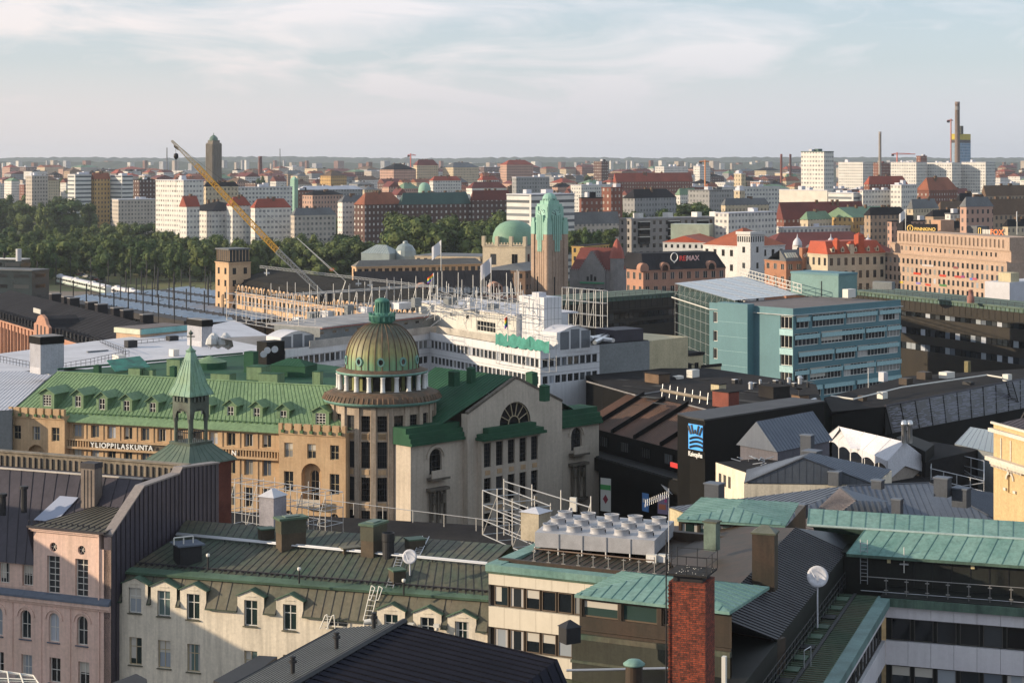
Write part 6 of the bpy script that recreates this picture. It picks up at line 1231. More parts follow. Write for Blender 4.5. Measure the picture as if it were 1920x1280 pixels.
def teal_office():
    z=28.0; A,B,C=Zp(1330,571,z),Zp(1487,583,z),Zp(1689,566,z); FL,FR=Facade(A[:2],B[:2]),Facade(B[:2],C[:2]); t=T('teal_office_building','teal-blue office block with staggered window bands and pale sunshades','building',B-Vector((0,-8,28))); hl=[];hr=[]
    for pa,pb,rows in ((1337,1357,((585,605),(620,640),(653,673))),(1463,1486,((593,616),(628,652),(662,685),(697,720)))):
        for y0,y1 in rows:
            k=(pb+pa)/2; ua,ub=FL.ux(pa),FL.ux(pb); hl.append((ua,min(ub,FL.L-.25),FL.hit(k,y1)[1],FL.hit(k,y0)[1]))
    segs=(((593,617),((1493,1517),(1523,1583),(1587,1643),(1648,1687))),((626,650),((1490,1535),(1540,1619),(1623,1660),(1663,1688))),((660,683),((1497,1562),(1566,1604),(1608,1684))),((693,717),((1490,1515),(1519,1578),(1582,1640),(1643,1688))),((727,748),((1515,1540),(1545,1600),(1606,1650),(1656,1688))))
    for (y0,y1),ss in segs:
        z1,z0=FR.hit(1490,y0)[1],FR.hit(1490,y1)[1]
        for a,b in ss: hr.append((FR.ux(a),FR.ux(b),z0,z1))
    m=MB(); wall(m,FL,0,FL.L,0,z,hl,TEALW,.25); wall(m,FR,0,FR.L,0,z,hr,TEALW,.25)
    S=FR.side(FR.L,22,True); m.face([S.p(0,0),S.p(S.L,0),S.p(S.L,z),S.p(0,z)],TEALW); S=FL.side(0,22,False); m.face([S.p(0,0),S.p(S.L,0),S.p(S.L,z),S.p(0,z)],TEALW)
    for h in hl[3:]: m.fbox(FL,h[0]-.2,FL.L-.02,h[2]-1.45,h[2]-.15,.003,.05,TEALL)
    for F in (FL,FR): m.fbox(F,-.4,F.L+.3,z-1.0,z-.85,.0,.45,mat('white_rail',(.55,.6,.6),.5)); m.fbox(F,0,F.L,z+.002,z+.5,-.3,0,TEALW)
    t.part('wall',m); m=MB(); u0,u1=FL.ux(1358),FL.ux(1425); pr=2.2; m.fbox(FL,u0,u1-1.6,0,z+.9,.003,pr,TEALW); k=u0
    for j in range(1,9): m.fbox(FL,u0+.02,u1-1.62,j*3.1,j*3.1+.04,pr,pr+.02,TEALL)
    t.part('stair_slab',m)
    for h in hl: window(t,FL,h,3,1,GLD,FR_W,d=-.2,bw=.12)
    for h in hr:
        o=window(t,FR,h,max(2,int((h[1]-h[0])/1.15)),1,GL,FR_W,d=-.2,bw=.14)
        key=('shade',round(h[1]-h[0],1))
        if key not in WM:
            b=MB(); w=key[1]; b.fbox(Facade((0,0),(1,0)),-w/2-.1,w/2+.1,1.45,2.35,.40,.50,TEALL)
            for q in (-w/2,0,w/2): b.bar((q,.0,1.8),(q,-.45,1.8),.04,FR_W)
            WM[key]=b.mesh('sunshade')
        s=bpy.data.objects.new('sunshade',WM[key]); COL.objects.link(s); s.parent=o
    m=MB(); v=Vector((FR.u.x,FR.u.y,0))*0; P=[FL.p(0,z+.05,-.3),FL.p(FL.L,z+.05,-.3),FR.p(FR.L,z+.05,-.3),FR.p(FR.L,z+.05,-23),FL.p(0,z+.05,-36)]; m.face(P,BRNROOF); t.part('roof',m)
    C2=W(1572,558,432); al=R(45); dl=(-math.cos(al),math.sin(al)); dr=(math.sin(al),math.cos(al)); Q=rect(C2,al,lens_to(C2,dl,1483),lens_to(C2,dr,1607)); m=MB(); hipbox(m,Q,z,zat(517,432),mat('teal_penthouse_wall',(.16,.28,.27),.6,.08)); cc=sum(Q,Vector((0,0)))/4; hipbox(m,[cc+(q-cc)*1.02 for q in Q],zat(517,432)+.002,zat(513,432),TEALW); f=Facade(Q[3],Q[0]); m.bar(f.p(f.L*.65,z,.1),f.p(f.L*.65,z+3.6,.1),.08,DARK); t.part('penthouse',m)
    sbox('white_roof_box','white box beside the teal rooftop penthouse','roof box',(1590,556),424,R(45),1.5,3,1.6,FR_W)
    LATT=flatmat('lattice_grey',(.28,.30,.30),.5)
    # glass atrium
    z=28.65; a,b,c,d=Zp(1265,531,z),Zp(1377,563,z),Zp(1500,552,z),Zp(1392,518,z); t=T('glass_atrium','white glass roofed atrium with a steel lattice side wall','atrium',(a+b)/2-Vector((0,0,24))); m=MB(); ICE=mat('ice_glass_roof',(.42,.47,.52),.35,.1,.15,col2=(.50,.54,.57)); m.face([a,b,c,d],ICE); m.quadribs(a,b,c,d,14,mat('pale_bar',(.55,.58,.6),.5),.12,.1)
    for k in range(1,5): m.bar(a.lerp(d,k/5)+Vector((0,0,.05)),b.lerp(c,k/5)+Vector((0,0,.05)),.08,STEEL)
    t.part('roof',m); F=Facade(a[:2],b[:2]); m=MB(); m.fbox(F,.1,F.L,2,z-.1,-2,-1.2,mat('atrium_dark_green',(.03,.045,.045),.3)); t.part('inner_wall',m); m=MB()
    for k in range(12): u=F.L*k/11; m.bar(F.p(u,5,-.1),F.p(u,z,-.1),.04,LATT)
    for k in range(9): zz=z-.1-k*2.4; m.bar(F.p(0,zz,-.1),F.p(F.L,zz,-.1),.045,LATT)
    for k in range(10): u=F.L*k/10; m.bar(F.p(u,z-3,-.1),F.p(u+F.L/10,z-.1,-.1),.05,LATT)
    m.bar(F.p(-1.5,z-3.6,.4),F.p(F.L+1,z-3.6,.4),.16,FR_W); t.part('steel_lattice',m); m=MB(); m.fbox(F,0.05,F.L-.05,4,z-.2,-.9,-.85,flatmat('atrium_glass',(.05,.08,.08),.05)); t.part('glazing',m)
    p,q=Zp(1388,512,29.6),Zp(1503,545,29.6); m=MB(); 
    for zz in (0,.9,1.9): m.bar(p+Vector((0,0,zz-.5)),q+Vector((0,0,zz-.5)),.09,FR_W)
    for k in range(19): e=p.lerp(q,k/18); m.bar(e-Vector((0,0,.5)),e+Vector((0,0,1.4)),.06,FR_W); m.bar(e-Vector((0,0,.5)),p.lerp(q,min(1,(k+1)/18))+Vector((0,0,1.4)),.05,FR_W)
    solo('lattice_truss','white lattice truss along the back of the glass roof','truss',m)
teal_office()
def dark_long_building():
    for z,(x0,y0),(x1,y1),rows,nm,lab in ((24.0,(1600,546),(1960,584),((598,610),(632,645),(662,675)),'bronze_office_building','long black-bronze office block with ribbon windows and green roof edge'),(23.0,(1050,566),(1275,549),((588,600),(606,614)),'black_office_building','low black office block with green gravel roof behind the white scaffold')):
        F=Fz(x0,y0,x1,y1,z); t=T(nm,lab,'building',F.p(F.L/2,0,-8)); m=MB(); BZ=mat('bronze_panel',(.034,.028,.021),.55,.2,.3,col2=(.024,.021,.017),spec=.2); hs=[]
        px=1850 if x0>1500 else 1150
        for ya,yb in rows: zz1,zz0=F.hit(px,ya)[1],F.hit(px,yb)[1]; hs.append((1,F.L-1,zz0,zz1))
        wall(m,F,0,F.L,0,z,hs,BZ,.3); m.fbox(F,0,F.L,z-3.6,z-3.3,0,.5,BZ)
        for k in range(int(F.L/2.2)): m.fbox(F,k*2.2,k*2.2+.06,z-3.2,z-.2,.003,.06,BLACKF)
        t.part('wall',m); rnd=random.Random(int(z))
        for h in hs:
            u=1.2
            while u<F.L-2.5 and u<75: simplewin(t,F,(u,u+1.75,h[2]+.05,h[3]-.05),GLB if rnd.random()<.45 and x0>1500 else GLD,FR_D,d=-.2,mull=False); u+=1.95
        m=MB(); GG=mat('green_gravel_roof',(.12,.165,.13),.9,.15,.15); m.fbox(F,-.5,F.L,z+.002,z+.35,-14,.6,GG); m.fbox(F,0,F.L,z-.9,z-.003,.003,.25,mat('green_fascia',(.10,.16,.14),.6,.2,.4)); 
        for k in range(int(F.L/1.6)): m.fbox(F,k*1.6,k*1.6+.5,z-.85,z-.1,.253,.4,GRNFL)
        t.part('roof',m); m=MB(); railing(m,[F.p(0,z+.35,.2),F.p(F.L,z+.35,.2)],1.0,DARK,2.5,.05); t.part('railing',m)
        core=MB(); hipbox(core,[F.p(0,0,-.7)[:2],F.p(F.L,0,-.7)[:2],F.p(F.L,0,-14)[:2],F.p(0,0,-14)[:2]],0,z-.02,BLACKF); t.part('interior_core',core)
    sbox('roof_box','flat grey box on the green gravel roof','roof box',(1672,541),470,R(30),5,2.5,1.6,GREYW); m=MB(); c=W(1820,560,462); m.lathe((c.x,c.y),[(.9,c.z-1),(.9,c.z+.6),(.6,c.z+.8),(.5,c.z+1.9),(.7,c.z+2.1),(0,c.z+2.3)],mat('terracotta_pot',(.32,.15,.12),.8),16); solo('round_chimney','stubby pinkish round chimney on the green gravel roof','chimney',m)
    m=MB(); F=Fz(1893,530,1960,525,26); m.fbox(F,0,20,10,26,-8,0,LILAC); m.fbox(F,2,6,26.002,28.5,-5,-1,CREAMW); solo('pale_roof_block','pale lilac roof with a small cream box at the right edge','building',m)
dark_long_building()
def white_office():
    z=30.0; K1,K2,K3,K4=Zp(535,655,z),Zp(805,622,z),Zp(1013,657,z),Zp(1124,646,z); t=T('white_office_building','white panelled office block with window bands wrapping a courtyard','building',K3-Vector((2,-8,30))); Fa,Fb,Fc=Facade(K1[:2],K2[:2]),Facade(K2[:2],K3[:2]),Facade(K3[:2],K4[:2])
    zz=[(Fc.hit(1070,683)[1],Fc.hit(1070,668)[1]),(Fc.hit(1070,714)[1],Fc.hit(1070,700)[1])]; m=MB()
    for F,n in ((Fa,28),(Fb,27),(Fc,9)):
        st=(F.L-.8)/n; hs=[]
        for a,b in zz:
            for k in range(n): hs.append((.4+k*st+.12,.4+(k+1)*st-.12,a,b))
        wall(m,F,0,F.L,10,z,hs,WHITEP,.22)
        for a,b in ((z-1.35,z-1.3),(zz[0][0]-1.0,zz[0][0]-.96)): m.fbox(F,0,F.L,a,b,.0,.02,LOUV)
        for i,h in enumerate(hs):
            simplewin(t,F,h,GLB if i%7==3 else GL,FR_D,d=-.16,mull=True,nx=2)
        m.fbox(F,0,F.L,zz[0][0]-.06,zz[0][0]-.003,.0,.05,LOUV)
    t.part('wall',m); m=MB(); P=[K1,K2,K3,K4,K4+Vector((-10,20,0)),Zp(830,590,z),Zp(560,600,z)]; P=[K3,K4,K4+Vector((-9,22,0)),K2+Vector((12,14,0)),K2]; m.face([p-Vector((0,0,.25)) for p in P],FLATGR); P=[K2,K2+Vector((12,14,0)),K1+Vector((-14,22,0)),K1]; m.face([p-Vector((0,0,.25)) for p in P],FLATGR); t.part('roof',m)
    # setback storeys
    m=MB(); Sb=Fb.off(-4.0); ua,ub=Sb.ux(815),Sb.ux(968); zt=Sb.hit(900,583)[1]; hs=[(Sb.ux(894),Sb.ux(929),Sb.hit(910,622)[1],Sb.hit(910,602)[1])]; wall(m,Sb,ua-6,ub,z-.3,zt,hs,mat('cream_setback',(.62,.60,.55),.8,.08),.2); m.fbox(Sb,ua-6,ub,zt+.002,zt+.25,-12,.3,LILAC); S=Sb.side(ub,10,True); m.face([S.p(0,z-.3),S.p(S.L,z-.3),S.p(S.L,zt),S.p(0,zt)],WHITEP); t.part('setback_storey',m)
    window(t,Sb,hs[0],6,2,GL,FR_W,d=-.17,bw=.1)
    for px in (845,875): u=Sb.ux(px); simplewin(t,Sb,(u,u+.7,zt-1.6,zt-1.0),GLD,FR_D)
    m=MB(); Sa=Fa.off(-3.0); ua,ub=Sa.ux(600),Sa.ux(800); zt2=Sa.hit(700,604)[1]; m.fbox(Sa,ua,ub+2,z-.3,zt2,-10,0,GREYW); m.fbox(Sa,ua,ub+2,zt2+.002,zt2+.2,-12,.5,mat('pale_felt',(.40,.39,.39),.9,.2,.2)); m.fbox(Sa,ua,ub,zt2-.1,zt2-.003,.0,.52,flatmat('red_edge',(.35,.06,.05),.6)); 
    for k in range(9): u=ua+(ub-ua)*k/9; m.fbox(Sa,u,u+.9,zt2-1.0,zt2-.6,.003,.03,GLD)
    m.fbox(Sa,ua-6,ub,z-.28,z+.9,3.0,3.1,mat('terrace_panel',(.50,.47,.44),.7)); m.fbox(Fb,.5,Fb.ux(960),z-.1,z+1.0,-1.2,-1.1,mat('terrace_panel2',(.52,.48,.42),.7)); t.part('grey_setback',m)
    for i,(px,py,l,r,h) in enumerate(((585,597,1.5,2.2,1.1),(615,592,2.2,1.2,.8),(652,588,1.0,1.4,1.5),(688,584,2.4,1.4,.7),(722,579,1.2,1.2,1.2),(748,577,2.0,3.0,.8),(778,573,1.0,1.6,1.3),(560,606,1.8,1.4,1.0),(842,570,1.4,2.0,1.0),(880,574,1.0,1.2,1.4),(925,580,1.6,1.4,.9))): sbox('roof_unit','small roof unit among the scaffold tubes on the white office roof','roof unit',(px,py),338-(px-585)*.03 if px<800 else 318,R(45),l,r,h,WHITEP if i%2 else GREYW,'roof units on the white office')
    # white stair tower
    C=W(1020,645,304); al=R(52); dl=(-math.cos(al),math.sin(al)); dr=(math.sin(al),math.cos(al)); Q=rect(C,al,lens_to(C,dl,973),lens_to(C,dr,1053)); zt=zat(558,304); m=MB(); hipbox(m,Q,C.z-3,zt,WHITEP)
    for i,j in ((3,0),(0,1)):
        f=Facade(Q[i],Q[j])
        for k in range(1,5): m.fbox(f,0,f.L,zt-k*1.8,zt-k*1.8+.04,.0,.02,LOUV)
        for k in range(1,5): m.fbox(f,f.L*k/5,f.L*k/5+.04,C.z-1,zt,.0,.02,LOUV)
    t.part('stair_tower',m); m=MB(); hipbox(m,rect(C+Vector((-.8,1.2,0)),al,1.8,1.5),zt+.002,zt+.7,LILAC); t.part('tower_cap',m)
    # barrel-roofed plant rooms
    for (pc,Y,pl,pr,pyt,lab) in ((1048,297,1022,1107,624,'right'),(526,300,505,589,633,'left')):
        C=W(pc,pyt+26,Y); al=R(48); dl=(-math.cos(al),math.sin(al)); dr=(math.sin(al),math.cos(al)); l,r=lens_to(C,dl,pl),lens_to(C,dr,pr); Q=rect(C,al,max(l,4),r); zb=C.z-1; zt=zat(pyt,Y); m=MB(); hipbox(m,Q,zb,zt,WHITEP); f=Facade(Q[0],Q[1]); n=10; arc=[(f.L*k/n,zt+.9*math.sin(math.pi*k/n)) for k in range(n+1)]; L=f.p(0,0,-max(l,4))-f.p(0,0,0)
        for (a,za),(b,zb2) in zip(arc,arc[1:]): m.face([f.p(a,za,.2),f.p(b,zb2,.2),f.p(b,zb2,.2)+L*1.05,f.p(a,za,.2)+L*1.05],LILAC); m.face([f.p(a,zt,.0),f.p(b,zt,.0),f.p(b,zb2,.0),f.p(a,za,.0)],WHITEP)
        for k in range(3): u=f.L*(k+.12)/3; m.fbox(f,u,u+f.L*.27,zb+.5,zt+(.1 if k!=1 else .4),.003,.06,LOUV)
        solo('plant_room','barrel-roofed white plant room with three grey louvre panels on the %s white wing'%lab,'plant room',m)
    # grey and cream walls continuing to the right
    K5,K6=Zp(1218,639,z),Zp(1290,631,z); Fd,Fe=Facade(K4[:2],K5[:2]),Facade(K5[:2],K6[:2]); t=T('grey_end_building','windowless grey and cream end wall with cluttered roof','building',K5-Vector((0,-5,30))); m=MB(); m.fbox(Fd,0,Fd.L,8,z,-14,0,GREYW); m.fbox(Fe,.002,Fe.L,8,z-.003,-14,0,CREAMW); m.fbox(Fd,.3,Fd.L,z+.002,z+.1,-13.5,-.3,ROOFBLK); t.part('wall',m); m=MB(); m.fbox(Fd,Fd.ux(1160),Fd.L-.5,z+.1,z+2.0,-6,-1.0,mat('purple_black_box',(.05,.045,.06),.6)); t.part('roof_shed',m)
    m=MB(); SV=flatmat('silver_duct',(.65,.65,.66),.3,.8)
    for px,py,qx,qy in ((1108,635,1160,622),(1115,642,1140,630),(1085,630,1150,638),(1130,625,1158,630)): m.bar(Zp(px,py,31),Zp(qx,qy,31),.35,SV,8)
    solo('silver_ducts','shiny silver ducts lying on the white wing roof','ducts',m)
    # left white roofs
    t=T('white_roof_building','long low building with pale lilac-white roof planes','building',Zp(200,700,16)); m=MB(); zz=24; P=[Zp(-40,705,zz),Zp(100,690,zz),Zp(430,700,zz),Zp(560,655,zz),Zp(440,600,zz),Zp(355,618,zz+1.2),Zp(170,640,zz+.6),Zp(-40,668,zz)]; m.face(P,LILAC); m.prism([Vector((p.x,p.y,8)) for p in P],[p-Vector((0,0,.3)) for p in P],GREYW,False); Q=[Zp(-40,772,25.5),Zp(22,768,25.5),Zp(97,703,25.5),Zp(50,696,25.5),Zp(-40,696,25.5)]; m.face(Q,LILAC); m.ribs(Q,Q[3]-Q[0],.55,mat('lilac_seam',(.42,.42,.46),.6),.06,.08); m.prism([Vector((p.x,p.y,8)) for p in Q],[p-Vector((0,0,.05)) for p in Q],GREYW,False); t.part('roof',m)
    R2=mat('ribbed_white_cladding',(.52,.52,.56),.6,.1,.3,streak=.1)
    for pl,pc,pr,pyb,h,Y,lab in ((56,76,119,690,3.6,290,'left'),(351,378,398,640,2.6,335,'right')):
        C=W(pc,pyb,Y); al=R(50); dl=(-math.cos(al),math.sin(al)); dr=(math.sin(al),math.cos(al)); Q=rect(C,al,lens_to(C,dl,pl),lens_to(C,dr,pr)); t=T('lift_penthouse','white ribbed rooftop penthouse with a black top band, %s one on the lilac roof'%lab,'penthouse',(C.x,C.y,C.z)); m=MB(); hipbox(m,Q,C.z-1,C.z+h,R2)
        for i,j in ((3,0),(0,1)):
            f=Facade(Q[i],Q[j]); k=.2
            while k<f.L: m.fbox(f,k,k+.1,C.z,C.z+h-.02,.0,.05,R2); k+=.4
        t.part('wall',m); m=MB(); cc=sum(Q,Vector((0,0)))/4; hipbox(m,[cc+(q-cc)*1.06 for q in Q],C.z+h+.002,C.z+h+1.1,BLACKF); hipbox(m,Q,C.z+h+1.103,C.z+h+1.2,FLATGR); t.part('top_band',m)
    BR_=mat('rail_black',(.03,.03,.035),.6)
    for pts,lab in ((((95,697),(170,684),(242,668)),'long black roof railing from the left penthouse across the lilac roof'),(((172,640),(235,665)),'short diagonal black railing on the lilac roof'),(((243,650),(352,640),(395,655)),'black railing along the upper lilac roof'),(((-5,678),(55,690)),'black railing at the left picture edge on the lilac roof')):
        m=MB(); railing(m,[Zp(x,y,24.05) for x,y in pts],1.1,BR_,1.3,.04); solo('roof_railing',lab,'railing',m)
    for px,py,l,r,h,mm,lab in ((240,655,1.5,2.0,1.6,DARK,'dark upright hatch panel near the railing, left one'),(318,645,1.5,2.0,1.5,DARK,'dark upright hatch panel near the railing, right one'),(165,662,.6,4.2,.35,LOUV,'long grey skylight on the lilac roof'),(77,692,2.2,1.1,1.4,BLACKF,'black box unit below the left white penthouse'),(92,708,2.6,1.6,1.2,FR_W,'white slatted unit at the foot of the left penthouse'),(325,668,1.6,1.2,1.2,FR_W,'small white box on the lilac roof'),(222,676,2.4,1.4,.9,FR_W,'low white unit behind the green tarpaulin'),(250,690,6,2,.8,WHITEP,'long low cream box in front of the tarpaulin'),(75,720,3.0,2.0,1.1,LILAC,'low lilac ribbed box at the green roof hip')): sbox('roof_unit',lab,'roof unit',(px,py),300,R(50),l,r,h,mm,None,None,24)
    m=MB(); rnd=random.Random(6); c=W(412,648,318)
    for k in range(9): bmv=c+Vector((rnd.uniform(-1.5,1.5),rnd.uniform(-1.5,1.5),rnd.uniform(0,1.3))); m.lathe((bmv.x,bmv.y),[(0,bmv.z-1),(1.0,bmv.z-.4),(.8,bmv.z+.5),(.3,bmv.z+1.0),(0,bmv.z+1.1)],mat('white_sheeting',(.6,.6,.6),.5,.1,.8),7,rnd.random(),False)
    solo('sheeted_heap','heap wrapped in white plastic sheeting beside the right penthouse','heap',m)
    C=W(263,640,370); al=R(40); dl=(-math.cos(al),math.sin(al)); dr=(math.sin(al),math.cos(al)); Q=rect(C,al,lens_to(C,dl,218),lens_to(C,dr,352)); zt=zat(627,370); t=T('teal_edged_annex','low annex with cream end wall and turquoise roof edge','building',(C.x,C.y,C.z-4)); m=MB(); hipbox(m,Q,C.z-5,zt,mat('peach_wall',(.55,.38,.26),.8,.1)); t.part('wall',m); m=MB(); TQ=mat('turquoise_edge',(.24,.48,.45),.6,.1); CE=mat('cream_edge',(.60,.62,.48),.6,.1); f,g=Facade(Q[3],Q[0]),Facade(Q[0],Q[1]); m.fbox(f,-.3,f.L+.3,zt+.002,zt+1.0,-.3,.35,CE); m.fbox(g,0,g.L,zt+.004,zt+1.0,-.3,.35,TQ); hipbox(m,Q,zt+.9,zt+1.1,BRNROOF); t.part('roof_edge',m)
    # dish cluster and dark box left of the left plant room
    sbox('black_plant_box','black plant box below the round white antenna dishes','plant box',(500,690),292,R(45),2.5,3.5,4.0,BLACKF)
    for px,py,lab in ((494,664,'lowest of three round dishes at the black plant box'),(501,657,'middle of three round dishes at the black plant box'),(515,655,'rightmost of three round dishes at the black plant box')):
        c=W(px,py,287); m=MB(); n=16; pts=[c+Vector((.5*math.cos(2*math.pi*k/n),.1*math.cos(2*math.pi*k/n),.5*math.sin(2*math.pi*k/n))) for k in range(n)]; m.prism(pts,[p+Vector((0,.25,0)) for p in pts],LILAC); solo('drum_dish',lab,'satellite dish',m)
white_office()
# ================================================================ station quarter
PEACH=mat('peach_plaster',(.60,.40,.24),.9,.08,.15,streak=.06); STROOF=mat('station_black_roof',(.022,.021,.020),.85,.2,.1,col2=(.035,.033,.029),spec=.06); GRANITE=mat('pink_granite',(.43,.31,.23),.9,.12,.12,streak=.15); GRANG=mat('grey_granite',(.27,.255,.25),.9,.15,.2,streak=.1)
PATINA=mat('tower_patina',(.31,.53,.43),.7,.12,.25,col2=(.24,.43,.35),streak=.12); REDR=mat('red_tin_roof',(.42,.075,.03),.65,.1,.1); REDD=mat('dark_red_roof',(.17,.04,.03),.65,.15,.1); ORNR=mat('orange_tile_roof',(.36,.10,.045),.8,.1,.1)
CREAMS=mat('cream_stone',(.58,.49,.36),.9,.08,.15,streak=.08); WHT=mat('white_render',(.66,.65,.63),.85,.06,.12,streak=.06); SALMON=mat('salmon_render',(.47,.25,.17),.85,.10,.15); BEIGEO=mat('beige_office_stone',(.45,.325,.245),.9,.07,.1); GRYROOF=mat('grey_tin_roof',(.14,.145,.15),.6,.15,.1); TILEB=mat('black_tin_roof',(.028,.027,.031),.8,.2,.1,spec=.08)
def mid(name,label,px,py,Y,al,m,fl=3.4,w=1.1,h=1.7,sp=2.6,n=5,roof=('flat',TILEB),top=1.0,frame=FR_W,glass=GL,l=None,r=None,cat='building',mull=True,group=None,k=1):
    fl,w,h,sp,top=[x*k for x in (fl,w,h,sp,top)]; roof=(roof[0],roof[1],roof[2]*k) if len(roof)>2 else roof; l=l*k if l else l; r=r*k if r else r
    C=W(px[1],py,Y); dl=(-math.cos(al),math.sin(al)); dr=(math.sin(al),math.cos(al)); l=l or lens_to(C,dl,px[0]); r=r or lens_to(C,dr,px[2]); Q=rect(C,al,l,r); z=C.z; t=T(name,label,cat,(C.x,C.y,0),group); b=MB(); hipbox(b,Q,0,z,m); FL,FR=Facade(Q[3],Q[0]),Facade(Q[0],Q[1])
    for F in (FL,FR): b.fbox(F,-.1,F.L+.1,z-.35,z-.003,.0,.3,m)
    t.part('wall',b); ws=[]
    for F in (FL,FR):
        k=max(1,int((F.L-.6)/sp)); s=F.L/k; facing=abs(F.n.dot(-C.xy.normalized()))
        for j in range(n):
            for i in range(k): ws.append((F,(s*(i+.5)-w/2,s*(i+.5)+w/2,z-top-j*fl-h,z-top-j*fl)))
    ws=[x for x in ws if x[1][2]>0]
    for F,hh in ws[:95]: simplewin(t,F,hh,glass,frame,mull=mull)
    if len(ws)>95:
        b=MB()
        for F,hh in ws[95:]: b.fbox(F,hh[0],hh[1],hh[2],hh[3],-.05,.03,GLD)
        t.part('window',b,kind='stuff')
    b=MB(); cc=sum(Q,Vector((0,0)))/4
    if roof[0]=='flat': hipbox(b,[cc+(q-cc)*1.01 for q in Q],z+.002,z+.3,roof[1])
    else: hiproof(b,Q,z+.002,z+roof[2],None if roof[0]=='hip' else 0,roof[1],.4,0,None,roof[0]=='gable')
    t.part('roof',b); return t,FL,FR,Q,z
def flagpole(px,py0,py1,Y,lab,cols,fw=None):
    a,b=W(px,py1,Y),W(px,py0,Y); t=T('flagpole',lab,'flag',a); m=MB(); m.bar(a,b,.07*Y/400+.03,FR_W,6); t.part('pole',m); m=MB(); fw=fw or (b.z-a.z)*.3; fh=(b.z-a.z)*.42
    for i,c in enumerate(cols):
        z1=b.z-fh*i/len(cols); z0=b.z-fh*(i+1)/len(cols); mm=flatmat('flag_%02d%02d%02d'%tuple(int(x*99) for x in c),c,.8)
        for j in range(5): x0,x1=-fw*j/5,-fw*(j+1)/5; y0,y1=.25*math.sin(j*1.3),.25*math.sin((j+1)*1.3); dz0,dz1=-fw*.16*j,-fw*.16*(j+1); m.prism([(b.x+x0,b.y+y0,z0+dz0),(b.x+x1,b.y+y1,z0+dz1),(b.x+x1,b.y+y1,z1+dz1),(b.x+x0,b.y+y0,z1+dz0)],[(b.x+x0,b.y+y0+.03,z0+dz0),(b.x+x1,b.y+y1+.03,z0+dz1),(b.x+x1,b.y+y1+.03,z1+dz1),(b.x+x0,b.y+y0+.03,z1+dz0)],mm)
    t.part('cloth',m)
RAIN=[(.6,.03,.03),(.75,.28,.02),(.75,.62,.03),(.03,.32,.08),(.03,.10,.45),(.22,.03,.30)]
